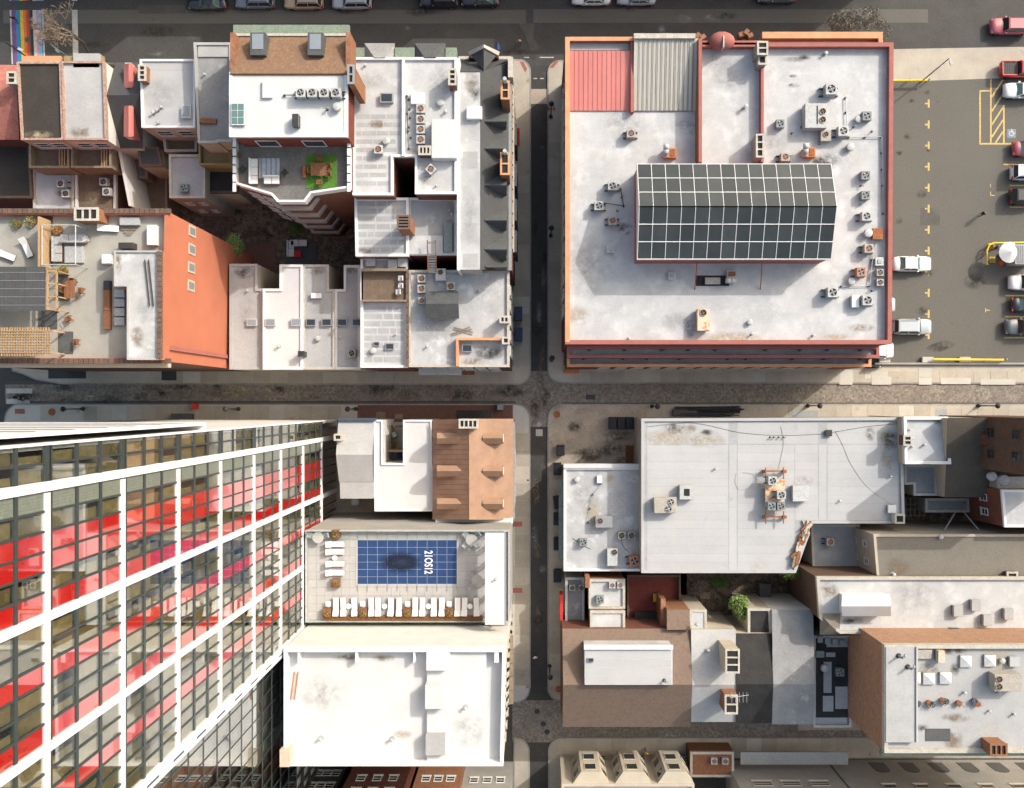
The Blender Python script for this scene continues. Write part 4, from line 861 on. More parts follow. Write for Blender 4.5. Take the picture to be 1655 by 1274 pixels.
# ---- slate mansard corner building along the alley
b9 = bld('mansard_building','long building with slate mansard, dormers and brick chimneys along the alley',[(740,94),(828,94),(828,437),(740,437)],13.5,wall='brick_red',roof='slate',par=0,cat='house')
B9=b9.root
hb(B9,'flat_roof',741,116,777,436,13.0,17.0,'roof_aged'); hb(B9,'parapet',738.6,94,743,437,13.0,17.25,'white_paint')
faces(B9,'mansard',[[(777,116,17.05),(777,436,17.05),(822,437,13.9),(822,100,13.9)],[(741,116,17.05),(777,116,17.05),(822,95,13.9),(741,95,13.9)]],'slate',.15)
hb(B9,'gutter',820,110,827,437,13.2,13.75,'steel'); hb(B9,'mansard_base',742,97,821,436,13,13.8,'slate')
faces(B9,'front_gable',[[(760,88,15.2),(782,76,17.0),(782,114,17.0)],[(804,88,15.2),(782,76,17.0),(782,114,17.0)]],'slate',.12)
faces(B9,'gable_coping',[[(756,84,15.3),(782,72,17.3),(782,77,17.3),(758,90,15.3)],[(808,84,15.3),(782,72,17.3),(782,77,17.3),(806,90,15.3)]],'coping_pale',.25)
p=W(758,86,15); q=W(806,86,15); MB().box(p.x,q.x,p.y-.5,p.y,0,15.1).build('front_bay','brick_red',B9); hb(B9,'cornice',741,91,826,97,13.0,14.0,'coping_pale'); hb(B9,'corner_pier',821,92,829,125,12,15.3,'coping_pale')
for (yc,hw) in ((196,12),(240,18),(299,17),(356,16),(403,18),(431,6)):
    zr_=16.75; zc=14.9
    d = faces(B9,'dormer_roof',[[(819,yc-hw,zc),(819,yc,zr_),(783,yc,zr_),(800,yc-hw,zc)],[(819,yc+hw,zc),(819,yc,zr_),(783,yc,zr_),(800,yc+hw,zc)]],'slate_grey',.1)
    a=W(800,yc-hw+1.5,zc); b=W(818,yc+hw-1.5,zc); MB().box(a.x,b.x,b.y,a.y,13.9,zc-.05).build('dormer_cheek','slate_grey',d)
    q=W(818,yc,zr_-.1); MB().add([(b.x,b.y,zc-.05),(b.x,a.y,zc-.05),(b.x,q.y,zr_-.15)],[(0,1,2)]).build('dormer_face','slate_grey',d)
    f=MB().box(b.x,b.x+.06,b.y+.3,a.y-.3,14.1,15.0).build('window','white_paint',d); MB().box(b.x+.06,b.x+.075,b.y+.4,a.y-.4,14.2,14.9).build('pane','glass_dark',f)
chimney(B9,810,131,823,160,13.5,18.2,'brick_orange',2,'coping_orange'); chimney(B9,809,247,823,282,13.5,18.2,'brick_orange',2,'coping_orange')
for y in (130,246): p=W(816,y,18.4); MB().cyl((p.x,p.y),.28,18,19,10,.2).build('chimney_pot','steel_pale',B9)
hb(B9,'roof_hatch',754,172,779,192,17.0,17.6,'white_paint',.05); windows(B9,*side(b9,1,0),(1.2,4.6,8.2,11.4),14,1.1,1.7,'stucco_cream')
for y in (225,290,345,395): p=W(828.5,y,9); MB().box(p.x-.1,p.x+.5,p.y-1.2,p.y+1.2,4,11).build('bay_window','slate_grey',B9)
t = thing('awning','red fabric awning over the alley pavement','awning',tuple(W(836,220,2.6))); ORG[t.name]=W(836,220,2.6); a=W(830,205,3.2); b=W(839.5,237,2.6)
MB().sheet([(a.x,b.y,3.2),(b.x,b.y,2.6),(b.x,a.y,2.6),(a.x,a.y,3.2)],.04).build('canopy','fabric_red',t); MB().sheet([(b.x,b.y,2.58),(b.x,a.y,2.58),(b.x,a.y,2.3),(b.x,b.y,2.3)],.02).build('valance','fabric_red',t)
# ---- striped lower roofs
b10 = bld('row_house','lower building with pale roof and grey repair strips behind the white twins',[(573,320),(660,320),(660,414),(575,414)],15.2,roof='roof_white',par=.25,pm='white_paint',cat='house')
for k in range(7):
    xa=578
    while xa<646:
        xb=min(xa+RND.uniform(9,34),656); hb(b10.root,'roof_patch_sheet',xa,325+k*12.5,xb-2,333+k*12.5,b10.z-.02,b10.z+.012,'roof_patch'); xa=xb
chimney(b10.root,642,348,662,370,b10.z,19,'brick_orange',4,'coping_brown')
b10b = bld('row_house','small grey roofed building between repair striped roof and mansard',[(660.3,320),(738,320),(738,412),(660.3,412)],14.4,roof='roof_pale',par=.25,pm='white_paint',cat='house'); hb(b10b.root,'roof_step',661,381,716,411,b10b.z,b10b.z+.35,'roof_white')
rtu(724,383,b10b.z,.9,3.2,.7,[],'long grey metal duct on the small grey roof','steel_green')
t = thing('fire_stair','rusty steel fire stair bridging two roofs','stair',tuple(W(698,415,13.5))); ORG[t.name]=Vector(W(698,415,13.5)); p=W(692,390,14.6); q=W(706,442,13.9)
for x in (p.x,q.x): MB().tube((x,p.y,15.4),(x,q.y,14.7),.06).build('handrail','rust',t)
for k in range(12): y=p.y+(q.y-p.y)*k/12; MB().box(p.x,q.x,y-.22,y-.02,14.5-.05*k,14.54-.05*k).build('tread','steel',t)
b11 = bld('row_house','house with timber roof terrace and repair striped lower roof',[(583,416),(658,416),(658,594),(583,594)],13.2,roof='roof_white',par=.3,pm='white_paint',cat='house')
for k in range(8):
    xa=588
    while xa<645:
        xb=min(xa+RND.uniform(9,40),653); hb(b11.root,'roof_patch_sheet',xa,496+k*11.6,xb-2,504.5+k*11.6,b11.z-.02,b11.z+.012,'roof_patch'); xa=xb
hb(b11.root,'terrace_floor',584,437,656,487,b11.z-.02,b11.z+.3,'timber_deck'); hb(b11.root,'terrace_rail',583,434,657,438,b11.z,14.2,'timber_old'); hb(b11.root,'terrace_rail',583,484.5,657,487.5,b11.z,13.9,'timber_old')
for x,y in ((599,423),(634,427),(650,424)): rtu(x,y,b11.z,1.0,1.0,.6,[],'grey vent box on the ledge above the timber terrace','steel_pale')['group']='terrace ledge vent boxes'
for x,y in ((647,450),(647,462),(643,472)): chair(x,y,b11.z+.3,'pale','pale chair lined up on the timber roof terrace',1.57,'timber terrace chairs')
for k in range(13): hb(b11.root,'coping_tile',655.5,440+k*11.8,660,450.5+k*11.8,b11.z,13.5,'coping_brown')
vent(608.5,556,b11.z,'hatch_dark','small black vent box on the striped roof',0,.5); vent(630,560,b11.z,'hatch_dark','square dark rooflight on the striped roof',0,.75); vent(603,567,b11.z,'drum','round steel vent on the striped roof',s=.8)
b12 = bld('corner_house','white roofed corner house with grey gabled roof hatch at the cobbled crossing',[(660,437),(823,437),(823,593),(660,593)],13.0,roof='roof_aged',par=.3,pw=.25,pm='coping_pale',cat='house',wall='brick_brown')
z12=b12.z; B12=b12.root
faces(B12,'hatch_roof',[[(688,471,14.4),(741,471,14.4),(741,491,15.0),(688,491,15.0)],[(688,491,15.0),(741,491,15.0),(742,515,14.2),(688,515,14.2)]],'slate_grey'); hb(B12,'hatch_wall',690,473,739,512,z12,14.3,'slate_grey')
for y in (450,466.5,485.5): ac(681,y,z12,'tan','in the column beside the grey gabled hatch',s=1 if y<480 else .8)
ac(728.5,462.6,z12,'tan','north of the grey gabled hatch'); rtu(712,444,z12,1.1,1.3,.9,[(0,.2,.3)],'small boxy exhaust unit beside the fire stair')
hb(B12,'sunken_edge',737,546,824,550,z12,13.7,'coping_orange'); hb(B12,'sunken_edge',737,550.2,741,592,z12,13.7,'coping_orange'); vent(755,563,z12,'hatch_dark','rusty framed dark hatch in the walled roof corner',0,.9)
chimney(B12,808,511,822.5,522,z12,14.4,'stucco_grey',2); chimney(B12,812,545,823,556,z12,14.4,'stucco_grey',1)
a=W(676,592,11); b=W(745,606,11); MB().box(a.x,b.x,b.y,a.y,9.5,10.6).build('bay_window','roof_pale',B12); hb(B12,'awning',742,595,767,606,4.0,4.2,'timber_brown')
t = thing('ladder','folded metal ladder lying on the corner house roof','ladder',tuple(W(746,534,z12))); ORG[t.name]=Vector(W(746,534,z12)); mb=MB()
for (x0,y0,x1,y1) in ((729,540,760,528),(731,543,763,532),(733,532,764,541),(734,529,765,537)): mb.tube(W(x0,y0,z12+.1),W(x1,y1,z12+.1),.04)
for k in range(8): mb.tube(W(731+k*4,540-k*1.5,z12+.12),W(733+k*4,543-k*1.5,z12+.12),.03)
mb.build('frame','timber_old',t)
for y in (443,500,560): p=W(823.2,y,9); 
windows(B12,*side(b12,1,0),(1.2,5,9),5,1.1,1.8); windows(B12,*side(b12,0,-1),(1.2,5,9),6,1.1,1.8)
# ---- four pale houses on the cobbled street
L4=[('grey white flat roofed house beside the tall orange wall',[(371,427),(415.5,427),(415.5,467),(424,467),(424,597),(371,597)],9.6,'roof_pale','roof_pale'),
 ('brilliant white flat roofed house, brightest of the street row',[(425,467),(452,467),(452,428),(489,428),(489,597),(425,597)],10.2,'roof_bright','white_paint'),
 ('pale roofed street house with two dark rooflights and a round vent',[(489.5,428),(531,428),(531,468),(541,468),(541,597),(489.5,597)],10.0,'roof_pale','coping_pale'),
 ('narrow pale roofed street house with condenser at the front edge',[(541.5,468),(556,468),(556,429),(582,429),(582,597),(541.5,597)],10.0,'roof_pale','stucco_white')]
hs=[]
for lab,pts,h,rm,pm in L4: hs.append(house('row_house',lab,pts,h,roof=rm,par=.2,pw=.25,pm=pm,wall='stucco_cream'))
for q in hs[:3]: windows(q.root,*side(q,1,0),(2.5,6),2,.9,1.5,'slate_grey')
for k,(x,kd) in enumerate(((407,'hatch'),(437,'hatch'),(478.6,'hatch'),(502.5,'hatch_dark'),(528,'hatch_dark'),(553,'hatch_dark'),(577,'hatch_dark'))):
    vent(x,521,hs[(0,1,1,2,2,3,3)[k]].z,kd,'low rooflight in the line across the street house roofs',0,.9,'street house rooflights')
chimney(hs[1].root,482,568,491,576,10,11.2,'steel_dark',2,'steel_dark'); vent(514,547,hs[2].z,'drum','round vent on the pale street house roof',s=.7); rtu(511,478,hs[2].z,1.2,.6,.5,[],'white split condenser box at the rear of a street house','white_paint'); ac(568,571,hs[3].z,'beige','at the front edge of the narrow street house')

for r_,x,y,zz,a,b_,m in ((b3.root,130,213,b3.z,1.3,.8,'stain_brown'),(b2.root,62,218,b2.z,1.8,.5,'stain_tan'),(B9,762,135,17.0,.9,1.5,'stain_brown'),(B9,768,150,17.0,.6,1.0,'stain_dark'),(B9,760,350,17.0,.8,3,'stain_grey'),(B8,690,292,z8,1.2,.6,'stain_tan'),(B8,610,200,z8,1.0,.6,'stain_brown'),(B8,668,248,z8,.9,.6,'stain_brown'),(B8,600,130,z8,1.8,1.2,'stain_grey'),(B8,712,130,z8,1.6,2,'stain_grey'),(hs[0].root,394,441,hs[0].z,1.3,.8,'stain_dark'),(hs[0].root,400,500,hs[0].z,1.2,3,'stain_grey'),(hs[2].root,511,438,hs[2].z,1.2,.5,'stain_brown'),(hs[3].root,570,438,hs[3].z,.8,.5,'stain_dark'),(hs[2].root,515,500,hs[2].z,1.2,2,'stain_grey'),(b10.root,590,405,b10.z,1.2,.5,'stain_brown'),(b10b.root,690,355,b10b.z,1.8,1.4,'stain_white'),(B12,790,570,z12,2.0,.9,'stain_dark'),(B12,765,585,z12,1.4,.6,'stain_brown'),(B12,700,530,z12,2.2,2,'stain_grey'),(B12,790,480,z12,2,1.8,'stain_white'),(b6.root,340,150,b6.z,1.6,3.5,'stain_grey'),(e1.root,98,313,e1.z,.8,.6,'stain_brown'),(e2.root,150,320,e2.z,1.4,1.0,'stain_tan'),(b5.root,260,150,b5.z,2.2,2.0,'stain_grey')): stain(r_,x,y,zz+.02,a,b_,m)

for x,y in ((660,160),(661,176),(662,190),(660,205),(663,222)): vent(x,y,z8,'goose','small pipe elbow beside the four condensers',1.57,.6,'elbows beside four condensers')
for x,y,b_ in ((590,105,b8),(580,150,b8),(720,180,b8),(705,300,b8),(730,345,b10b),(727,340,b10b),(775,470,b12),(690,560,b12),(640,540,b11),(450,560,hs[1]),(550,545,hs[3]),(400,470,hs[0]),(450,170,b5),(330,120,b6)):
    if b_ is b5: continue
    vent(x,y,b_.z,'pipe','short grey soil pipe on a pale house roof',0,RND.uniform(.6,.9),'house roof soil pipes')
for y in (360,300,245,410): hb(B9,'roof_patch_sheet',748,y,772,y+RND.uniform(12,30),17.0,17.012,'roof_pale')
# ================================================================= tall house with the roof garden and the orange flank
def topbox(name,label,cat,x0,y0,x1,y1,z0,z1,m,bev=0,group=None):
    a=W(x0,y0,z1); b=W(x1,y1,z1); return tag(MB().box(a.x,b.x,b.y,a.y,z0,z1).build(name,m,None,bevel=bev),label,cat,group)
b14 = bld('apartment_building','tall building with paved roof garden, pergolas and blank orange flank wall',[(-120,342),(271,342),(266,584),(-120,584)],26.8,wall='stucco_orange',roof='paver',par=.8,pw=.3,pm='stucco_orange',roofname='terrace_floor')
B14=b14.root; z14=b14.z
for y_ in (341,583.5):
    for k in range(34): x=-4+k*8.2; hb(B14,'coping_tile',x,y_-4,x+7.4,y_+4,26.5,26.95,'coping_brown')
p=W(0,584,26.8); MB().box(W(-120,584,26.8).x,W(266,584,26.8).x,p.y-.55,p.y+.05,25.2,26.0).build('cornice','stucco_cream',B14)
MB().box(W(-120,584,26.8).x,W(262,584,26.8).x,p.y-.06,p.y+.02,0,25.1).build('front_wall','brick_brown',B14)
q=[W(183,405,28.8),W(258,405,28.8),W(254,581,28.8),W(204,581,28.8),W(204,462,28.8),W(183,462,28.8)]
pen=MB().prism(q,z14-.1,28.4).build('stair_house','stucco_orange',B14); MB().ring(offset(q,-.03),offset(q,.14),28.2,28.62).build('parapet','roof_pale',pen); MB().prism(offset(q,.12),28.3,28.45).build('roof','roof_aged',pen)
for k in range(21): hb(B14,'coping_tile',253.5,406+k*8.3,259.5,413.4+k*8.3,28.2,28.75,'coping_brown')
for x,y,a_,b_,m in ((190,423,.5,1.4,'stain_brown'),(222,545,.7,1.2,'stain_brown'),(235,500,.8,2,'stain_grey')): stain(pen,x,y,28.47,a_,b_,m)
pe=side(b14,1,0)
for k in range(4):
    u=pe[1].lerp(pe[0],.05+.13*k) if pe[1].y>pe[0].y else pe[0].lerp(pe[1],.05+.13*k)
    f=MB().box(u.x-.05,u.x+.06,u.y-.55,u.y+.55,19.6,21.4).build('window','stucco_cream',B14); MB().box(u.x+.06,u.x+.08,u.y-.35,u.y+.35,19.8,21.2).build('pane','glass_sky',f)
u=pe[0] if pe[0].y<pe[1].y else pe[1]; MB().box(u.x-.02,u.x+.25,u.y+1.1,u.y+1.5,9,26.0).build('downpipe','coping_red',B14)
chimney(B14,120,336,158,356,z14,28.2,'brick_orange',3)
# pergolas
def pergola(label,x0,y0,x1,y1,z,top,slats,m,dense):
    a=W(x0,y0,z+2.6); b=W(x1,y1,z+2.6); t=thing('pergola',label,'pergola',(a.x,b.y,z+.004)); ORG[t.name]=Vector((a.x,b.y,z))
    for x in (a.x+.1,b.x-.1):
        for y in (b.y+.1,a.y-.1): MB().box(x-.07,x+.07,y-.07,y+.07,z,z+2.4).build('post','timber_new',t)
    for y in (b.y+.05,a.y-.15): MB().box(a.x,b.x,y,y+.1,z+2.4,z+2.58).build('beam','timber_new',t)
    if dense:
        n=8
        for i in range(n): x=a.x+(b.x-a.x)*i/n; MB().box(x+.01,x+(b.x-a.x)/n-.01,b.y-.15,a.y+.15,z+2.6,z+2.66).build('roof_panel',m,t)
        for i in range(5): y=b.y+(a.y-b.y)*(i+.5)/5; MB().box(a.x,b.x,y-.02,y+.02,z+2.661,z+2.69).build('roof_rib','steel',t)
        for i in range(60): x=a.x+(b.x-a.x)*(i+.5)/60; MB().box(x-.01,x+.01,b.y-.15,a.y+.15,z+2.66,z+2.672).build('roof_rib','steel_dark',t)
    else:
        for i in range(34): x=a.x+(b.x-a.x)*i/34; MB().box(x,x+.09,b.y-.2,a.y+.2,z+2.6,z+2.74).build('slat',m,t)
        for i in range(9): y=b.y+(a.y-b.y)*(i+.3)/9; MB().box(a.x-.1,b.x+.1,y,y+.07,z+2.745,z+2.82).build('slat',m,t)
    return t
pergola('pergola with slate blue panel roof on the roof garden',-60,434,74,500,z14,1,0,'slate_grey',True); pergola('open timber lattice pergola on the roof garden',-60,533,83,572,z14,1,0,'timber_new',False)
t=thing('arbour','orange timber arbour with open bays at the blue pergola end','arbour',tuple(W(84,469,z14))); ORG[t.name]=Vector(W(84,469,z14))
a=W(75,437,z14+2.4); b=W(92,501,z14+2.4)
for x in (a.x,b.x-.12): MB().box(x,x+.12,b.y,a.y,z14+2.2,z14+2.4).build('beam','timber_new',t)
for k in range(4): y=b.y+(a.y-b.y-.12)*k/3; MB().box(a.x,b.x,y,y+.12,z14+2.2,z14+2.38).build('beam','timber_new',t); MB().box(b.x-.12,b.x,y,y+.12,z14,z14+2.2).build('post','timber_new',t)
topbox('privacy_screen','grey privacy screen wall on the roof garden','screen',61,350,64,432,z14,z14+2.2,'timber_new'); topbox('raised_deck','dark grey decking strip beside the roof garden screen','decking',65,350,84,432,z14,z14+.12,'steel_dark')
sofa(93,403,z14,2.4,'grey corner sofa long side on the roof garden',-1.57,'fabric_grey'); sofa(118,386,z14,2.4,'grey corner sofa short side on the roof garden',0,'fabric_grey'); topbox('ottoman','grey cushioned ottoman in the roof garden sofa corner','ottoman',104,398,134,425,z14,z14+.4,'fabric_grey',.04)
t=thing('shade_frame','white metal shade frame over the grey roof garden sofa','frame',tuple(W(100,395,z14))); ORG[t.name]=Vector(W(100,395,z14))
P4=[W(68,364,z14+2.3),W(122,364,z14+2.3),W(122,428,z14+2.3),W(68,428,z14+2.3)]
for i in range(4): MB().tube(P4[i],P4[(i+1)%4],.05).build('rail','steel_pale',t); MB().tube(P4[i],(P4[i].x,P4[i].y,z14),.05).build('post','steel_pale',t)
table(115,468,z14,1.0,1.7,'brown slatted dining table on the roof garden'); 
for x,y,r in ((129,470,1.57),(115,455,3.14),(104,468,-1.57)): chair(x,y,z14,'wood','brown chair at the roof garden dining table',r,'roof garden dining chairs')
for x,y,r in ((109,515,.5),(121,553,1.57)): chair(x,y,z14,'wood','brown chair standing alone near the pergola ends',r,'loose roof garden chairs')
for y,L in ((461,.9),(485,2.2),(517,1.9)): topbox('planter_box',{.9:'dark square planter by the stair house',2.2:'long brown planter bench by the stair house',1.9:'double brown planter box by the stair house'}[L],'planter',167,y-L*8,177,y+L*8,z14,z14+.55,'timber_brown' if L>1 else 'steel_dark')
topbox('storage_box','long white storage box in the roof garden corner','box',237,364,253,396,z14,z14+.7,'white_paint',.03); topbox('grill','black barbecue grill in front of the stair house','grill',191,392,215,402,z14,z14+.95,'steel_dark',.03); topbox('grill','white square cooler beside the stair house','cooler',164,411,178,426,z14,z14+.7,'white_paint',.04)
topbox('bench','grey blue sofa bench under the north parapet of the roof garden','bench',193,351,225,364,z14,z14+.5,'fabric_grey',.04)
def lounger_make(m,fm):
    def mk_():
        t=thing('sun_lounger','sun lounger','lounger'); L=1.95; w_=.62
        MB().box(-w_/2,w_/2,-L/2,L/2-.6,.26,.30).build('frame',fm,t); MB().box(-w_/2+.02,w_/2-.02,-L/2+.02,L/2-.62,.30,.37).build('mattress',m,t,bevel=.02)
        mb=MB(); mb.add([(-w_/2,L/2-.62,.3),(w_/2,L/2-.62,.3),(w_/2,L/2-.05,.62),(-w_/2,L/2-.05,.62),(-w_/2,L/2-.62,.37),(w_/2,L/2-.62,.37),(w_/2,L/2-.05,.69),(-w_/2,L/2-.05,.69)],[(3,2,1,0),(4,5,6,7),(0,1,5,4),(1,2,6,5),(2,3,7,6),(3,0,4,7)]); mb.build('backrest',m,t)
        for x in (-1,1):
            for y in (-1,1): MB().box(x*.27-.025,x*.27+.025,y*.8-.025,y*.8+.025,0,.26).build('leg',fm,t)
        return t
    return mk_
def lounger(px,py,z,label,rz=0,group=None): p=W(px,py,z+.4); return place('lounger',lounger_make('fabric_white','timber_brown'),(p.x,p.y,z+.004),rz,label,group)
for x,y,r in ((175,369,1.5),(42,400,.4),(8,412,1.2)): lounger(x,y,z14,'white sun lounger on the roof garden paving',r,'roof garden loungers')
for x,y in ((49,358),(25,361),(92,370)): plant_pot(x,y,z14,{49:'yellow green',25:'dark green',92:'rust brown'}[x]+' potted shrub at the north parapet of the roof garden',.6,'leaf_pale' if x==49 else ('leaf' if x<40 else 'leaf_rust'),n=140)
plant_pot(100,436,z14,'yellow green spiky plant by the blue pergola',.6,'leaf_pale',n=140)
# ================================================================= glass tower
XF=-24.3; ZT=84.0
tw=thing('glass_tower','tall glass tower with white frame, red panels and curtained windows','building',(XF-10,-20,0))
cols=[(-1.95,-2.08),(-3.88,-4.36),(-10.36,-10.84),(-16.88,-17.36),(-23.3,-24.3)]
MB().box(XF-24,XF-2.6,-23.9,-2.35,0,ZT-.2).build('core','interior',tw); MB().box(XF-24,XF+.1,-24.15,-1.4,ZT-.2,ZT).build('roof','roof_white',tw)
MB().box(XF-24,XF-.05,-2.3,-1.97,0,ZT-.2).build('north_wall','stucco_white',tw); MB().box(XF-24,XF+.12,-1.62,-1.42,46,ZT-.25).build('fin_wall','tower_white',tw); MB().box(XF-24,XF+.1,-1.98,-1.4,45.7,45.98).build('fin_soffit','tower_white',tw)
for k in range(9): zz=48+k*4; MB().box(XF-20,XF-.6,-1.415,-1.40,zz,zz+.5).build('vent_slot','cloth_jean',tw); MB().box(XF-24,XF-.9,-24.35,-24.0,0,ZT-.2).build('south_wall','mullion',tw)
for a_,b_ in cols:
    MB().box(XF-.35,XF+.13,b_,a_,0,ZT-.3).build('column','tower_white',tw)
bz=[16.4+8.62*k for k in range(-1,8)]
for k,zb in enumerate(bz):
    MB().box(XF-.3,XF+.1,-23.3,-4.45,zb-.2,zb+.24).build('floor_band','tower_white',tw)
for k in range(14): zz=20+4.3*k; MB().box(XF+.132,XF+.145,-24.0,-23.85,zz,zz+1.9).build('vent_slot','cloth_jean',tw)
strips={0:'ww',1:'lwrrwr',2:'wwrwwr',3:'wwrwww'}
rp=0
for k in range(len(bz)-1):
    zb0=bz[k]+.24; fh=(8.62-.44)/3
    MB().box(XF-2.5,XF+.05,-4.0,-2.1,bz[k]-.3,bz[k]+.28).build('slab_edge','mullion',tw)
    for f in range(3):
        z0=zb0+f*fh; z1=z0+fh
        if z0>76: continue
        MB().box(XF-2.5,XF+.05,-23.3,-2.1,z1-.3,z1+.001*f if f<2 else z1-.02).build('slab_edge','mullion',tw)
        for bi in range(4):
            ya=cols[bi][1]; yb=cols[bi+1][0]; st=strips[bi]; n=len(st)
            if bi==1 and (k+f)%7==3: st='lwrrwr'
            for i,ch in enumerate(st):
                y1=ya-(ya-yb)*i/n; y0=ya-(ya-yb)*(i+1)/n
                if ch=='w':
                    po=MB().box(XF-.03,XF,y0+.05,y1-.05,z0+.05,z1-.34).build('window_pane','pane_glass',tw)
                    w0=RND.choice((.12,.12,.2,.35,.55)); MB().box(XF-.17,XF-.14,y0+.04,y0+.04+(y1-y0-.08)*(1-w0),z0+.02,z1-.32).build('curtain','curtain',po)
                else:
                    MB().box(XF-.06,XF+.005,y0+.04,y1-.04,z0+.04,z1-.33).build('spandrel_panel','spandrel_red' if ch=='r' else 'louver',tw)
mb=MB()
for bi in range(4):
    ya=cols[bi][1]; yb=cols[bi+1][0]; n=len(strips[bi])
    for i in range(1,n): y=ya-(ya-yb)*i/n; mb.box(XF-.1,XF+.045,y-.06,y+.06,0,76)
mb.build('mullion','mullion',tw)
# recessed glazed wing south of the tower
wg=thing('glass_wing','recessed clear glass wing behind the white roofed building','building',(XF-8,-40,0)); XW=XF-.9
MB().box(XF-24,XW-.5,-62,-24.5,0,60).build('core','stucco_white',wg)
mb=MB(); 
for k in range(27): y=-24.4-k*1.4; mb.box(XW-.3,XW+.05,y-.03,y+.03,0,60)
for k in range(20): mb.box(XW-.3,XW+.04,-62,-24.3,k*3.1-.06,k*3.1+.06)
mb.build('mullion','mullion',wg)
for k in range(5,19):
    for j in range(12): MB().box(XW-.02,XW,-24.44-(j+1)*1.4+.08,-24.44-j*1.4,k*3.1+.07,k*3.1+3.03).build('window_pane','wing_glass',wg)
# ================================================================= houses south of the cobbled street
g=thing('gabled_house','narrow house with aged grey gabled roof beside the glass tower','house',tuple(W(575,740,0)))
shell(g,'wall',0,[(545,679,9),(604,679,9),(604,804,9),(549,804,9)],'stucco_white')
faces(g,'roof',[[(547,678,9.2),(605,678,9.2),(602,735,10.6),(543,735,10.6)],[(543,735,10.6),(602,735,10.6),(603,779,9.4),(548,779,9.4)],[(549,779,9.35),(604,779,9.35),(604,806,9.0),(550,806,9.0)]],'roof_pale'); hb(g,'parapet',546,676,606,680,8.5,9.7,'cloth_jean'); chimney(g,540,702,552,712,7,11.2,'stucco_cream',1)
g=thing('row_house','bright white roofed house with sunken planted court','house',tuple(W(655,750,0)))
wl=[(604.5,679),(619,679),(619,749),(652,749),(652,679),(698,679),(698.5,752),(708,788),(698.5,826),(606,826)]
shell(g,'wall',0,[(x,y,8.6) for x,y in wl],'stucco_white')
P=[W(x,y,8.6) for x,y in wl]; MB().prism(P,8.3,8.62).build('roof','roof_bright',g); hb(g,'court_floor',617,690,650,745,.5,2.2,'concrete_lot')
MB().ring(offset(P,-.02),offset(P,.18),8.5,8.8).build('parapet','white_paint',g)
hb(g,'garden_wall',617,727,652,731,1,5.2,'timber_new')
for x,y in ((627,695),(631,718)): plant_pot(x,y,2.2,'leafy shrub in the sunken court of the white house',1.0,'leaf_pale',n=260,hh=1.6)['group']='court shrubs'
chair(637,702,2.2,'pale','pale garden chair in the sunken court',.5); topbox('storage_box','blue bin in the sunken court behind the white house','bin',642,732,649,741,2.2,3.1,'cloth_blue',.05)
cp=thing('dormered_house','copper brown tiled gabled house with six small dormers','house',tuple(W(765,760,0)))
shell(cp,'wall',0,[(700,679,9),(829,679,8.6),(829,838,8.6),(704,838,9)],'brick_orange')
for i in range(20):
    y0=678+(840-678)*i/20; y1=678+(840-678)*(i+1)/20
    faces(cp,'tile_course',[[(699,y0+.15,9.3),(758,y0+.15,12.4),(758,y1-.15,12.4),(699,y1-.15,9.3)]],'tile_copper',.06)
faces(cp,'roof',[[(758.2,677,12.45),(830,677,8.8),(829,840,8.8),(758.2,840,12.45)]],'tile_copper',.1); hb(cp,'parapet',704,838,829,846,8.4,9.6,'roof_bright')
for (x0,x1,zz) in ((706,742,11.6),(780,814,11.4)):
    for yc in (708.5,761.5,814.5):
        d=faces(cp,'dormer_roof',[[(x0,yc-9,zz-.25),(x1,yc-9,zz-.25),(x1+(4 if x0<750 else -3),yc,zz+.25),(x0,yc,zz+.25)],[(x0,yc,zz+.25),(x1+(4 if x0<750 else -3),yc,zz+.25),(x1,yc+9,zz-.25),(x0,yc+9,zz-.25)]],'tile_copper',.06)
        a=W(x0+1,yc-8,zz-.3); b=W(x1-1,yc+8,zz-.3); MB().box(a.x,b.x,b.y,a.y,9.2,zz-.3).build('dormer_cheek','tile_copper',d)
        xx=a.x if x0<750 else b.x; s_=-1 if x0<750 else 1; MB().box(min(xx,xx+s_*.05),max(xx,xx+s_*.05),b.y+.15,a.y-.15,zz-1.3,zz-.45).build('window','white_paint',d)
chimney(cp,742,678,772,692,9,13.2,'stucco_white',4); hb(cp,'skylight_bar',742,692,770,693,12,12.5,'white_paint')
t=thing('iron_stair','black iron stair on the brick pavement','stair',tuple(W(766,670,0))); ORG[t.name]=Vector(W(766,670,0))
a=W(738,664); b=W(795,676)
for k in range(14): x=a.x+(b.x-a.x)*k/14; MB().box(x,x+.28,b.y,a.y,.14+.12*k if k<10 else 1.3,.2+.12*k if k<10 else 1.36).build('tread','steel_dark',t)
for y in (a.y,b.y): MB().tube((a.x,y,1.2),(b.x,y,2.4),.04).build('handrail','steel_dark',t)
hb(cp,'gutter',829,682,832,838,8.2,8.6,'steel'); windows(cp,(W(829,838,8.6).x,W(829,838,8.6).y),(W(829,679,8.6).x,W(829,679,8.6).y),(1.2,4.6),8,1.0,1.7)
topbox('hot_tub','round white hot tub in the dark court by the glass rail','hot tub',566,805,580,818,.1,1.1,'white_paint',.3)
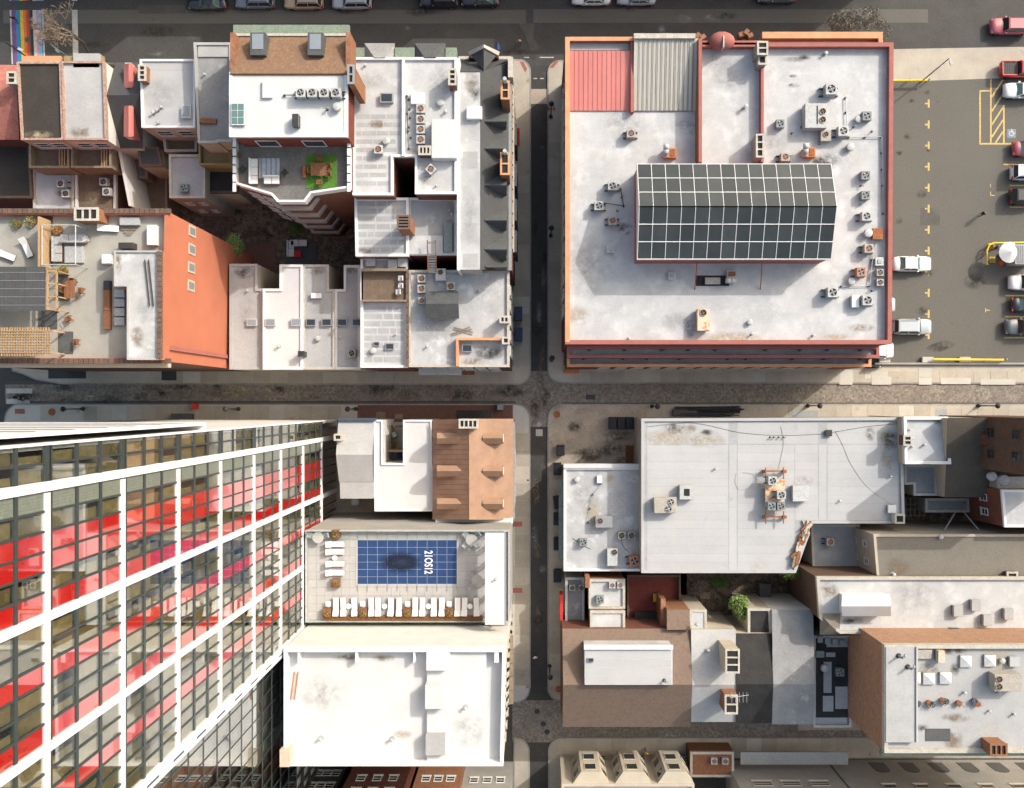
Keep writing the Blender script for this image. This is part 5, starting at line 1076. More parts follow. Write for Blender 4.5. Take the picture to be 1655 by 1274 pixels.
# ================================================================= pool deck
pd=bld('pool_building','podium building with roof pool, white sun loungers and pale terrace',[(493.6,858),(823,858),(823,1006),(493.6,1006)],16.6,wall='stucco_grey',roof='concrete_pale',par=.6,pw=.12,pm='steel_pale',roofname='terrace_base')
PD=pd.root; zp=pd.z+.05
a=W(493.6,858,16.6); b=W(823,1006,16.6)
nx,ny=24,11
for i in range(nx):
    for j in range(ny):
        x0=a.x+.15+(b.x-a.x-.3)*i/nx; x1=a.x+.15+(b.x-a.x-.3)*(i+1)/nx; y0=b.y+.15+(a.y-b.y-.3)*j/ny; y1=b.y+.15+(a.y-b.y-.3)*(j+1)/ny
        MB().box(x0+.008,x1-.008,y0+.008,y1-.008,zp-.06,zp+RND.random()*.004).build('paver','paver_pale',PD)
for k in range(18):
    x0=a.x+(b.x-a.x-1.4)*k/18; MB().box(x0+.02,x0+(b.x-a.x-1.4)/18-.02,a.y-.06,a.y-.03,zp,zp+1.25).build('glass_panel','rail_glass',PD)
    MB().box(x0+.02,x0+(b.x-a.x-1.4)/18-.02,b.y+.05,b.y+.08,zp,zp+1.1).build('glass_panel','rail_glass',PD)
pc=W(578,873,zp); pq=W(738.5,944,zp); pl=thing('swimming_pool','rectangular pool under a blue safety cover on the terrace','pool',((pc.x+pq.x)/2,(pc.y+pq.y)/2,zp))
pl_r=[(pc.x-.2,pq.y-.2),(pq.x+.2,pq.y-.2),(pq.x+.2,pc.y+.2),(pc.x-.2,pc.y+.2)]; MB().ring(offset(pl_r,0),offset(pl_r,.2),zp-.02,zp+.045).build('coping','paver_pale',pl)
for i in range(10):
    for j in range(6):
        x0=pc.x+(pq.x-pc.x)*i/10; x1=pc.x+(pq.x-pc.x)*(i+1)/10; y0=pq.y+(pc.y-pq.y)*j/6; y1=pq.y+(pc.y-pq.y)*(j+1)/6
        MB().box(x0+.013,x1-.013,y0+.013,y1-.013,zp-.01,zp+.05).build('cover_panel','pool_cover',pl)
mb=MB(); mb.box(pc.x,pq.x,pq.y,pc.y,zp-.012,zp+.046); mb.build('cover_strap','steel_pale',pl)
for i in range(11): x=pc.x+(pq.x-pc.x)*i/10; MB().box(x-.03,x+.03,pc.y,pc.y+.75,zp+.047,zp+.06).build('strap','steel',pl); MB().box(x-.03,x+.03,pq.y-.75,pq.y,zp+.047,zp+.06).build('strap','steel',pl)
stain(pl,646,909,zp+.0535,2.4,1.25,'stain_pool').name='wet_patch'; stain(pl,650,909,zp+.0538,1.9,.9,'stain_pool').name='wet_patch'
tp=W(681,889,zp+.06); tq=W(700,929,zp+.06); MB().box(tp.x,tq.x,tq.y,tp.y,zp+.05,zp+.0545).build('name_panel','pool_cover',pl)
cu=bpy.data.curves.new('lettering','FONT'); cu.body='21OS12'; cu.size=1.0; cu.extrude=.003; cu.offset=.022
to=bpy.data.objects.new('lettering_src',cu); COL.objects.link(to); bpy.context.view_layer.update()
me=bpy.data.meshes.new_from_object(to.evaluated_get(bpy.context.evaluated_depsgraph_get())); bpy.data.objects.remove(to)
xs=[v.co.x for v in me.vertices]; ys=[v.co.y for v in me.vertices]; LN=abs(tq.y-tp.y)*.94; HT=.86
for v in me.vertices:
    u=(v.co.x-min(xs))/(max(xs)-min(xs)); q=(v.co.y-min(ys))/(max(ys)-min(ys)); lx=tp.x+.33+q*HT; ly=tp.y-abs(tq.y-tp.y)*.03-u*LN; zz=zp+.0575+ (v.co.z)
    v.co=(lx-ORG[pl.name].x,ly-ORG[pl.name].y,zz-ORG[pl.name].z)
me.materials.clear(); me.materials.append(MAT('white_paint')); lo=bpy.data.objects.new('lettering',me); COL.objects.link(lo); lo.parent=pl
for y in (880,892,911.5,926): lounger(541.5,y,zp,'white sun lounger in the column west of the blue pool',1.5708,'loungers west of the pool')
for x in (542.6,554.6,572.5,600,611,631.5,645,671,682.6,701,714,739.5,750.6,770): lounger(x,981,zp,'white sun lounger in the row south of the pool',3.14159+RND.uniform(-.05,.05),'loungers south of the pool')
def side_table(px,py,label,sq=False,group=None):
    def mk_():
        t=thing('side_table','side table','side table')
        (MB().box(-.26,.26,-.26,.26,.4,.44) if sq else MB().cyl((0,0),.28,.4,.44,18)).build('top','fabric_white',t); MB().cyl((0,0),.05,.02,.4,8).build('leg','steel',t); MB().cyl((0,0),.2,0,.02,14).build('base','steel',t); return t
    p=W(px,py,zp+.4); return place('st_'+str(sq),mk_,(p.x,p.y,zp+.004),0,label,group)
side_table(541,902,'round white side table between the loungers west of the pool')
for x in (563.5,621.5,692.5,759.5): side_table(x,980,'round white side table among the southern loungers',False,'southern round tables')
for x in (530.5,586.5,659,726): side_table(x,976,'square white side table above a southern planter',True,'southern square tables')
def planter(px,py,label,group):
    def mk_():
        t=thing('planter','planter','planter'); MB().box(-.42,.42,-.45,.45,0,.6).build('box','timber_brown',t); MB().box(-.36,.36,-.39,.39,.6,.61).build('soil','soil',t)
        leaves((0,0,.72),.36,.38,.22,120,.14).build('foliage','leaf_rust',t); return t
    p=W(px,py,zp+.6); return place('planter',mk_,(p.x,p.y,zp+.004),RND.choice((0,3.14)),label,group)
for x in (527.7,586,657.5,726): planter(x,991,'brown planter of rusty grasses behind the southern loungers','southern planters')
for y in (864,943): planter(542.3,y,'brown planter of rusty grasses in line with the western loungers','western planters')
topbox('planting_bed','long low bed of rusty grasses along the southern glass rail','planter',523,996.5,780,1003.5,zp,zp+.45,'timber_brown'); p=W(523,1000,zp+.5); q=W(780,1000,zp+.5)
t=thing('ornamental_grass','rusty yellow ornamental grasses in the long southern bed','plant',(p.x,p.y,zp+.45)); mb=MB()
for i in range(900):
    x=RND.uniform(p.x,q.x); y=p.y+RND.uniform(-.2,.2); a_=RND.uniform(0,6.28); L=RND.uniform(.15,.4); mb.add([(x,y,zp+.45),(x+.03,y+.03,zp+.45),(x+math.cos(a_)*L*.7,y+math.sin(a_)*L*.6,zp+.45+L)],[(0,1,2)])
mb.build('blades','leaf_rust',t)
def round_table(px,py,label,chs):
    p=W(px,py,zp+.7); t=thing('table',label,'table',(p.x,p.y,zp+.004)); ORG[t.name]=Vector((0,0,0)); MB().cyl((0,0),.6,.7,.74,24).build('top','paver_pale',t); MB().cyl((0,0),.06,.03,.7,8).build('leg','steel',t); MB().cyl((0,0),.3,0,.03,16).build('base','steel',t)
    for a_ in chs: chair(px+13*math.cos(a_),py-13*math.sin(a_),zp,'steel','pale metal armchair around a round terrace table',a_+1.5708,'round terrace table chairs')
round_table(762,873,'round pale terrace table with four armchairs',(.7,2.4,3.9,5.5)); round_table(514,869,'round pale terrace table with two armchairs by the tower',(.25,2.9)); round_table(771,938,'round pale terrace table with two chairs near the canopy',(2.35,3.9))
cn=thing('entrance_canopy','long white flat canopy with blue edge frames beside the pool terrace','canopy',tuple(W(800,935,zp))); ORG[cn.name]=Vector(W(800,935,zp))
a=W(784,862,19.4); b=W(815,1010,19.4); MB().box(a.x,b.x,b.y,a.y,19.0,19.4).build('roof','roof_bright',cn); MB().box(b.x+.01,b.x+.2,b.y,a.y,18.9,19.3).build('edge_frame','glass_sky',cn); MB().box(a.x,b.x,a.y+.01,a.y+.15,18.9,19.3).build('edge_frame','glass_sky',cn)
for k in range(6): y=b.y+.3+(a.y-b.y-.6)*k/5; MB().box(b.x-.2,b.x,y-.08,y+.08,zp,19.0).build('post','steel_pale',cn); MB().box(a.x,a.x+.15,y-.08,y+.08,zp,19.0).build('post','timber_brown',cn)
vent(801,937,19.4,'pipe','small roof drain vent on the white canopy',s=.7)
# ================================================================= big bright white roof
wb=bld('white_building','tall white building with bright white roof south of the pool terrace',[(459,1049),(817,1049),(813,1238),(459,1238)],25.4,wall='stucco_white',roof='roof_bright',par=1.0,pw=.3,pm='white_paint')
WB=wb.root; zw=wb.z
hb(WB,'roof_step',690,1053,786,1235,zw,zw+.5,'roof_bright'); hb(WB,'bulkhead',687,1108,718,1146,zw,zw+1.5,'roof_bright'); hb(WB,'bulkhead',688,1188,719,1221,zw,zw+1.2,'roof_pale'); hb(WB,'bulkhead',689,1054,722,1084,zw,zw+1.2,'roof_bright')
for x0,x1 in ((481,484),(574,578),(668,671),(722,727),(799,806)): hb(WB,'buttress',x0,1051,x1,1071,zw,25.3,'white_paint')
hb(WB,'parapet_block',452,1212,468,1240,24,25.9,'stucco_cream'); p=side(wb,1,0)
for (x,y) in ((517.6,1195),(633,1196),(752,1145)): vent(x,y,zw+(.5 if x>700 else 0),'pipe','dark round roof drain on the bright white roof',s=1.0,group='bright roof drains')
for (x0,y0,x1,y1,m,lab) in ((470,1131,476,1086,'rust_orange','orange extension ladder lying on the bright white roof'),(460,1150,464,1113,'rust_orange','short orange ladder lying against the west parapet')):
    t=thing('ladder',lab,'ladder',tuple(W(x0,y0,zw))); ORG[t.name]=Vector(W(x0,y0,zw)); 
    for dx in (0,6 if y1<1100 else 4): MB().tube(W(x0+dx,y0,zw+.1),W(x1+dx,y1,zw+.1),.05).build('rail',m,t)
    for k in range(12): q=k/12; MB().tube(W(x0+(x1-x0)*q,y0+(y1-y0)*q,zw+.1),W(x0+(x1-x0)*q+(6 if y1<1100 else 4),y0+(y1-y0)*q,zw+.1),.025).build('rung','steel_pale',t)
windows(WB,*p,(2,6,10,14,18,21.5),9,1.2,2.0,'stucco_cream')
for k in range(5): q=W(822,1040+k*22,14); MB().box(q.x-.2,q.x+.5,q.y-.75,q.y+.75,13.4,13.8).build('balcony','timber_old',WB)
# low roofs at the bottom edge
for lab,pts,h,wm,rm in (('green metal roofed house below the bright white roof',[(478,1290),(535,1290),(535,1420),(478,1420)],13,'slate','coping_green'),('red brick house with white sash windows below the bright white roof',[(540,1300),(644,1300),(644,1450),(540,1450)],17,'brick_red','roof_grey'),('brick house with tan terrace below the bright white roof',[(665,1278),(742,1278),(742,1420),(665,1420)],10,'brick_orange','roof_tan'),('low grey house beside the alley below the bright white roof',[(744,1280),(826,1280),(826,1420),(744,1420)],9,'stucco_grey','roof_pale')):
    q=bld('row_house',lab,pts,h,roof=rm,wall=wm,par=.3,cat='house'); windows(q.root,*side(q,0,1),(h-7.5,h-4,h-1.9) if h>12 else (h-4,),3,1.0,1.5)

for x,y,a_,b_,m in ((650,1187,1.1,.5,'stain_tan'),(560,1062,1.6,.4,'stain_brown'),(620,1064,1.2,.4,'stain_brown'),(520,1120,3,2,'stain_grey'),(760,1180,2,2,'stain_grey')): stain(WB,x,y,zw+.56 if x>690 else zw+.02,a_,b_,m)

for x0,y0,x1,y1,l in ((93,437,110,486,'dark grey decking strip under the roof garden table end'),(94,536,118,572,'dark grey decking beside the lattice pergola'),(62,500,92,532,'dark grey decking between the two pergolas')): topbox('raised_deck',l,'decking',x0,y0,x1,y1,z14,z14+.06,'slate_grey')
for k in range(4): topbox('bench',('pale cushioned bench beside the stair house'),'bench',184,468+k*15,201,481+k*15,z14,z14+.45,'fabric_grey',.04,'stair house bench cushions')
chair(137,386,z14,'pale','slatted pale deck chair beside the grey corner sofa',.4)
for k in range(5): topbox('timber_plank',f'loose timber plank among building junk under the north parapet','plank',188+k*4,364+k*3,226-k*3,366+k*3,z14+.02+k*.05,z14+.06+k*.05,'timber_old',0,'loose planks')
for x0,l in ((234,'dark pipe lying on the stair house roof'),(240,'second dark pipe lying on the stair house roof')):
    t=thing('pipe',l,'pipe',tuple(W(x0,460,28.5))); ORG[t.name]=Vector(W(x0,460,28.5)); MB().tube(W(x0,420,28.6),W(x0+8,495,28.6),.06).build('pipe','steel_dark',t)
# ================================================================= south-east block
s1=bld('warehouse','low building with worn white roof and five condensers at the alley',[(911.5,756),(1036.5,756),(1036.5,923),(911.5,923)],6.2,roof='roof_aged',par=.3,pw=.25,pm='white_paint',wall='stucco_grey'); zs=s1.z
hb(s1.root,'canopy',903,776,911,905,3.4,3.6,'steel_green'); hb(s1.root,'parapet_step',911,750,1037,757,5.2,6.4,'roof_bright')
wh='on the worn white roof at the alley'
vent(933,775,zs,'drum','round white vent at the north edge of the worn roof',s=.8); rtu(969,775,zs,.6,.9,.4,[],'small white vent box at the north edge of the worn roof','white_paint'); rtu(976,844,zs,1.9,1.3,1.1,[(-.22,.1,.34)],'grey rooftop unit with one fan at the centre of the worn roof','steel')
ac(943,877,zs,'green','alone at the west side of the worn white roof'); ac(1005,866,zs,'beige','in the pair on the worn white roof'); ac(1021,866,zs,'beige','in the pair on the worn white roof'); rtu(990,901,zs,1.2,2.0,1.0,[(.18,.3,.34)],'tall pale rooftop unit near the south edge of the worn roof'); ac(1025,906,zs,'rust','in the corner of the worn white roof',s=1.2,rz=.15)
s2=bld('warehouse','broad building with seamed light grey roof along the cobbled street',[(1037,677),(1458,675),(1462,846),(1303,846),(1309,862),(1300,886),(1286,926),(1037,926)],9.2,roof='roof_patch',par=.25,pw=.3,pm='roof_sheet',wall='stucco_grey',
  sheets=[(1046,719,1177,922,15),(1178,719,1191,922,2),(1192,719,1284,922,15),(1285,719,1322,841,9),(1323,719,1336,841,2),(1337,719,1452,841,9)]); z2=s2.z
for (x0,x1) in ((1046,1177),(1192,1322),(1337,1452)):
    for k in range(2): hb(s2.root,'membrane_sheet',x0,683+k*17.5,x1,700+k*17.5,z2-.01,z2+.008+.004*k,'roof_sheet')
rtu(1075.5,817,z2,2.5,1.7,1.3,[(.25,.22,.36),(.13,-.22,.36)],'large beige grey rooftop unit with two fans on the seamed roof','steel_beige',fan='steel_pale',rz=.03); rtu(1110,796,z2,1.6,1.6,1.0,[],'square pale roof unit with tan opening on the seamed roof','steel_pale',dark=(-.2,.2,-.25,.25)); rtu(1294,798,z2,1.75,1.75,1.0,[],'square white rooftop unit right of the steel platform','steel_pale')
t=thing('equipment_platform','rusty steel platform carrying four condensers on the seamed roof','platform',tuple(W(1253,802,z2))); ORG[t.name]=Vector(W(1253,802,z2))
for x in (1238,1267): a=W(x,756,z2+1); b=W(x,847,z2+1); MB().box(a.x-.05,a.x+.05,b.y,a.y,z2+.75,z2+.9).build('beam','rust',t)
for y in (762,836): a=W(1234,y,z2+1); b=W(1271,y,z2+1); MB().box(a.x,b.x,a.y-.08,a.y+.08,z2+.6,z2+.74).build('beam','rust',t)
for x in (1236,1269):
    for y in (762,836): q=W(x,y,z2+.5); MB().box(q.x-.16,q.x+.16,q.y-.16,q.y+.16,z2,z2+.6).build('footing','rust',t)
a=W(1237,775,z2+.95); b=W(1268,826,z2+.95); MB().box(a.x,b.x,b.y,a.y,z2+.9,z2+.95).build('deck','rusty_beige',t)
for x,y,k in ((1248.5,777,'rails'),(1262.6,800,'rails'),(1248,818.6,'green'),(1263,818.6,'green')): ac(x,y,z2+.95,k,'on the rusty steel platform')
for x,y in ((1157,758),(1442,757),(1440,770),(1358,810)): vent(x,y,z2,'pipe','thin pipe vent on the seamed grey roof',s=.7,group='seamed roof vents')
rtu(1442,823,z2,.9,.9,.6,[],'small white vent box near the south edge of seamed roof','white_paint'); chimney(s2.root,1447,832,1462,846,z2,10.2,'stucco_white',1); rtu(1340,700,z2,.7,.7,.4,[],'small dark patched vent on the seamed roof','steel_dark')
s3=bld('row_house','small white roofed house between seamed roof and dark shingles',[(1461,674),(1532,674),(1537,750),(1463,750)],11,roof='roof_white',par=.4,pw=.3,pm='white_paint',cat='house',wall='stucco_cream'); chimney(s3.root,1461,704,1474,720,s3.z,11.8,'brick_brown',2)
for x,y in ((1470,695),(1475,709),(1475,722),(1495,719)): vent(x,y,s3.z,'pipe','short roof pipe on the small white house',s=.8,group='small white house pipes')
bld('rear_extension','grey roofed rear extension behind the small white house',[(1462,752),(1514,752),(1514,801),(1477,801),(1477,783),(1462,783)],7.5,roof='roof_grey',par=.2,cat='house',wall='stucco_cream')
g=thing('row_house','house with long dark shingled slope beside brick buildings','house',tuple(W(1560,740,0))); R5=[(1532,676,12.5),(1600,676,12.5),(1603,804,9.5),(1527,804,9.5)]
shell(g,'wall',0,R5,'stucco_cream'); faces(g,'roof',[R5],'roof_brown',.15)
topb=bld('rear_extension','low grey roofed extension behind the dark shingled house',[(1496,806),(1567,806),(1567,828),(1496,828)],5.5,roof='roof_grey',par=.15,cat='house',wall='stucco_grey')
t=thing('trellis','rusty timber trellis over the small back yard','trellis',tuple(W(1479,818,0))); ORG[t.name]=Vector(W(1479,818,0))
for k in range(5): a=W(1464+k*7.5,804,3); b=W(1464+k*7.5,835,3); MB().box(a.x-.05,a.x+.05,b.y,a.y,2.9,3.0).build('rafter','timber_old',t)
for k in range(4): a=W(1463,806+k*9,3); b=W(1497,806+k*9,3); MB().box(a.x,b.x,a.y-.04,a.y+.04,3.01,3.09).build('rafter','timber_old',t)
s6=bld('brick_building','tall brown brick building with windows facing the dark shingles',[(1672,676),(1800,676),(1800,769),(1672,769)],22,base=0,wall='brick_brown',roof='roof_grey',par=.3); windows(s6.root,*side(s6,-1,0),(12.2,17.6),2,1.1,1.8,'brick_brown',mid=True,sill=False)
s7=bld('brick_building','brick building with pale sheet roof behind the kitchen chimney',[(1619,792),(1800,792),(1800,852),(1624,852)],13.5,wall='brick_red',roof='roof_white',par=.1,pm='white_paint'); windows(s7.root,*side(s7,-1,0),(8.5,),2,.8,1.5)
bld('rear_extension','grey metal roof below the brick building',[(1613,771),(1800,771),(1800,786),(1613,790)],12,roof='steel',par=.05,cat='house',wall='stucco_grey')
for x,y,s_,l in ((1621,776,1.5,'large round white exhaust fan beside the dark shingles'),(1603,770,1.2,'grey exhaust hood beside the dark shingles')): vent(x,y,11.2,'drum',l,s=s_)
t=thing('flue_pipe','twin white flue pipes above the dark shingles','flue',tuple(W(1603,712,12))); ORG[t.name]=Vector(W(1603,712,12))
for y in (708,714): MB().tube(W(1600,y,12.4),W(1617,y,14.6),.2,10).build('flue','steel_pale',t)
MB().obox(tuple(W(1597,711,12.5))[:2],.9,1.2,10,12.4).build('base','brick_red',t)
s4=bld('rear_extension','low grey flat roof with one condenser beside a cream wall',[(1311,848),(1390,848),(1390,918),(1314,918)],5.5,roof='roof_patch',par=.2,cat='house',wall='stucco_grey'); ac(1342,876,s4.z,'orange','alone on the low grey flat roof')
s5=bld('row_house','long cream house with speckled tan flat roof',[(1412,864),(1800,864),(1800,936),(1418,936)],11.5,roof='roof_tan',par=.15,pm='stucco_cream',cat='house',wall='stucco_cream'); windows(s5.root,*side(s5,-1,0),(4.5,8),2,.7,1.1)
vent(1445,929,s5.z,'pipe','white satellite mast foot on the tan roof',s=1); chimney(s5.root,1628,925,1645,935,s5.z,12.2,'brick_brown',1); vent(1521,868,s5.z,'drum','white cap vent on the tan roof edge',s=.6)
t=thing('cable_strut','pale steel cable struts spanning the back alley','strut',tuple(W(1550,840,5))); ORG[t.name]=Vector(W(1550,840,5))
for x0,x1 in ((1544,1526),(1558,1583)): MB().tube(W(x0,828,6),W(x1,858,8),.07).build('strut','steel_pale',t)
s8=bld('warehouse','long whitewashed roof with ribbed rooflight and weathered brown flank',[(1320,933),(1800,933),(1800,1024),(1358,1024),(1340,1012),(1325,1000)],12.5,roof='roof_white',par=.35,pw=.3,pm='coping_pale',wall='brick_brown'); z8s=s8.z
faces(s8.root,'ridge_rooflight',[[(1361,960,14.2),(1438,960,14.2),(1440,980,14.6),(1360,980,14.6)],[(1360,980,14.6),(1440,980,14.6),(1440,996,13.6),(1361,996,13.6)]],'roof_bright',.1); hb(s8.root,'rooflight_wall',1364,963,1436,994,z8s,13.7,'white_paint')
faces(s8.root,'corner_roof',[[(1325,992,12.3),(1342,1010,13.2),(1358,992,12.3)],[(1325,992,12.3),(1342,1010,13.2),(1325,1026,12.0)],[(1358,992,12.3),(1342,1010,13.2),(1358,1026,12.0)],[(1325,1026,12),(1342,1010,13.2),(1358,1026,12)]],'roof_tan',.05)
for x,y in ((1549,988),(1578,979),(1597,1003),(1631,993)): rtu(x,y,z8s,1.0,1.2,.7,[],'whitewashed vent box on the long white roof','roof_pale')['group']='whitewashed vent boxes'
rtu(1543,1020,z8s,1.0,.6,.5,[],'dark metal vent lying at the south edge of long white roof','steel_dark')
s9=bld('brick_building','tall brick hotel block with skylight domes and pots on its grey roof',[(1430,1043),(1800,1043),(1800,1217),(1430,1217)],19.5,wall='brick_tan',roof='roof_pale',par=.5,pw=.35,pm='coping_pale'); z9=s9.z
hb(s9.root,'roof_step',1432,1046,1481,1200,z9,z9+.6,'roof_pale'); hb(s9.root,'roof_step_edge',1481,1046,1483.5,1200,z9,z9+.75,'roof_sheet'); hb(s9.root,'coping',1425,1214,1660,1222,18.2,18.9,'coping_green')
for x,y in ((1563,1070),(1602,1069),(1480,1097),(1503,1098),(1530,1097)): vent(x,y,z9,'dome','pyramid rooflight on the grey hotel roof',s=1.1,group='hotel rooflights')
rtu(1494,1058,z9,1.6,.9,.4,[],'low glazed curb at the hotel stair house','steel_beige'); rtu(1522,1062,z9,.7,1.2,.9,[],'small rusty orange vent box on the hotel roof','rusty_beige'); topbox('roof_mat','dark rubber mat on the hotel roof','mat',1496,1178,1536,1198,z9,z9+.05,'slate_grey'); rtu(1630,1104,z9,2.8,1.7,1.5,[(-.34,.22,.35),(-.34,-.22,.35)],'large beige rooftop unit with two fans on the hotel roof','steel_beige')
for k,x in enumerate((1486,1504,1509,1526,1531,1552,1577,1582)): 
    plant_pot(x,1137+RND.uniform(-4,4),z9,'withered pot plant in the row on the hotel roof',.45,'leaf_dry','rust' if k%2 else 'cloth_jean',40,.4)['group']='withered hotel pots'
chimney(s9.root,1601,1203,1628,1222,16,21,'brick_orange',3,'brick_orange')
g=bld('rear_extension','black and white patched flat roof between grey roof and brick hotel',[(1315,1028),(1376,1028),(1376,1176),(1315,1176)],8.5,roof='roof_black',par=.25,cat='house',wall='stucco_white'); zz=g.z
for (x0,y0,x1,y1) in ((1336,1029,1370,1046),(1331,1070,1344,1120),(1350,1110,1370,1146),(1330,1125,1347,1150),(1318,1160,1370,1172),(1335,1055,1350,1062)): hb(g.root,'roof_patch_sheet',x0,y0,x1,y1,zz-.01,zz+.02,'roof_pale')
ac(1359,1088,zz,'green','on the black patched roof'); vent(1332,1080,zz,'drum','white round fan on the black patched roof',s=1.0); rtu(1326,1058,zz,.9,.7,.6,[],'grey metal vent box on the black patched roof','steel_green')
# gabled row along the cobbled lane
def gable(label,x0,x1,y0,yr,y1,ze,zr,m,wall):
    g=thing('row_house',label,'house',tuple(W((x0+x1)/2,(y0+y1)/2,0))); shell(g,'wall',0,[(x0,y0,ze),(x1,y0,ze),(x1,y1,ze),(x0,y1,ze)],wall)
    faces(g,'roof',[[(x0,y0,ze),(x1,y0,ze),(x1+3,yr,zr),(x0+1,yr,zr)],[(x0+1,yr,zr),(x1+3,yr,zr),(x1,y1,ze),(x0,y1,ze)]],m,.12); return g
g12=gable('corner house with taupe shingled gable and white box dormer',909,1116,1016,1107,1175,8.5,11.4,'shingle_taupe','brick_red')
hb(g12,'box_dormer',945,1046,1087,1107,9.0,12.0,'roof_white'); 
for k in range(4): hb(g12,'membrane_sheet',947,1053+k*13.4,1085,1065.5+k*13.4,12.0,12.012+.004*(k%2),'roof_sheet')
hb(g12,'dormer_parapet',944,1044,1088,1050,11.8,12.3,'white_paint'); vent(1074,1101,12.0,'goose','curved vent on the white box dormer',s=.9); vent(955,1067,12.0,'hatch_dark','small dark vent on the white box dormer',0,.5)
faces(g12,'rear_slope',[[(1078,986,8.5),(1114,986,8.5),(1116,1018,9.3),(1078,1018,9.3)]],'shingle_taupe',.3); hb(g12,'rear_wing',1078,985,1114,1018,0,8.4,'brick_orange')
g=bld('rear_extension','white rear roof strip behind the taupe shingled house',[(954,988),(1010,988),(1010,1030),(954,1030)],8.0,roof='roof_white',par=.2,cat='house',wall='brick_red')
g=bld('rear_extension','white flat roof with three condensers behind the taupe house',[(952,937),(1010,937),(1010,984),(952,984)],6.8,roof='roof_white',par=.25,pm='coping_pale',cat='house',wall='brick_orange')
for x,k in ((990,'tan'),(1003,'tan')): ac(x,947,g.z,k,'on the white rear roof of the taupe house',s=.8)
ac(970,970,g.z,'green','on the white rear roof of the taupe house',s=1.0)
g=bld('rear_extension','dark grey courtyard roof with two fan units at the alley',[(914,934),(944,934),(944,1010),(914,1010)],4.5,roof='roof_grey',par=.4,pm='steel_pale',cat='house',wall='stucco_grey')
for x in (925,940): ac(x,951,g.z,'beige','on the dark courtyard roof at the alley',s=.8)
hb(g.root,'roof_step',946,931,953,950,4,7.2,'brick_orange')
g=bld('timber_terrace','dark red boarded terrace in the walled courtyard',[(1014,930),(1100,930),(1100,1015),(1014,1015)],3.5,roof='timber_red',par=.8,pw=.2,pm='coping_brown',wall='brick_orange',cat='deck')
hb(g.root,'pit',1026,990,1072,1006,2.9,3.6,'glass_dark'); topbox('deck_chair','rainbow striped folded deck chair on the red terrace','chair',1056,960,1065,973,2.72,3.1,'cloth_yellow',.02); hb(g.root,'stair_wall',1068,968,1076,1012,2.7,7.0,'brick_orange')
g11=gable('house with pale silver gabled roof and two brick chimneys',1117,1189,1017,1107,1167,9.0,11.0,'roof_pale','stucco_cream'); chimney(g11,1173,1050,1195,1088,9,13.6,'stucco_cream',3); chimney(g11,1172,1124,1192,1154,9,13.2,'brick_orange',2); bld('rear_extension','pale grey rear wing behind the silver gabled house',[(1115,986),(1142,986),(1142,1024),(1115,1024)],8.6,roof='roof_white',par=.1,cat='house',wall='stucco_cream')
g10=gable('house with black weathered roof between two grey gables',1190,1247,1024,1106,1169,9.2,11.2,'roof_black','stucco_cream'); bld('rear_extension','black roofed rear wing above the green bush',[(1209,984),(1245,984),(1247,1028),(1209,1028)],8.8,roof='roof_black',par=.1,cat='house',wall='stucco_cream')
g9=gable('house with wide grey gabled roof beside the black roof',1248,1314,986,1106,1171,9.2,11.0,'roof_grey','stucco_white')
vent(1312,1098,9.6,'drum','white vent at the edge of the grey gable',s=.7)
# bottom row facing the lane
cb=bld('bay_window_house','cream house with three bay windows facing the cobbled lane',[(908,1268),(1122,1268),(1122,1480),(908,1480)],9.2,wall='stucco_cream',roof='roof_pale',par=.3,pm='stucco_cream',cat='house')
yb=max(p.y for p in cb.P)
for xc in (951,1016,1082):
    q0=W(xc-27,1240,4); q1=W(xc+27,1240,4); xm=(q0.x+q1.x)/2; P=[(xm-2.05,yb),(xm-1.1,yb+1.35),(xm+1.1,yb+1.35),(xm+2.05,yb)]
    o=MB().prism(P,2.5,9.0).build('bay','stucco_cream',cb.root)
    for zz in (3.6,6.6):
        for (u,v) in ((P[3],P[2]),(P[2],P[1]),(P[1],P[0])): windows(cb.root,u,v,(zz,),1,1.35 if u is P[2] else 1.05,1.8,'stucco_cream',sill=False,mid=False)
for (x,y) in ((978,1231),(1047,1233),(1108,1229)): ac(x,y,.14,'green','at the foot of the bay window house')
windows(cb.root,(max(p.x for p in cb.P),yb),(min(p.x for p in cb.P),yb),(.6,),5,1.0,1.5,'stucco_cream',sill=False)
sh=bld('timber_shed','brown boarded flat shed roof with two fan units by the lane',[(1116,1216),(1186,1216),(1186,1256),(1116,1256)],3.4,wall='timber_brown',roof='timber_brown',par=.1,cat='shed')
for x in (1155,1173): ac(x,1232,sh.z,'tan','on the brown shed roof by the lane',s=.85)
hs2=bld('row_house','pale grey house with blue grey metal canopy on the cobbled lane',[(1205,1290),(1384,1290),(1384,1480),(1205,1480)],11,wall='stucco_grey',roof='roof_pale',par=.3,cat='house'); yb=max(p.y for p in hs2.P)
a=W(1197,1216,4.0); b=W(1371,1236,4.0); MB().box(a.x,b.x,b.y,a.y,3.85,4.0).build('canopy','steel',hs2.root); windows(hs2.root,(max(p.x for p in hs2.P),yb),(min(p.x for p in hs2.P),yb),(6.4,),3,2.2,1.3,'stucco_cream')
hs3=bld('warehouse','grey stone warehouse with arched doorways on the lane',[(1392,1295),(1800,1295),(1800,1480),(1392,1480)],12,wall='stucco_grey',roof='roof_pale',par=.3); yb=max(p.y for p in hs3.P)
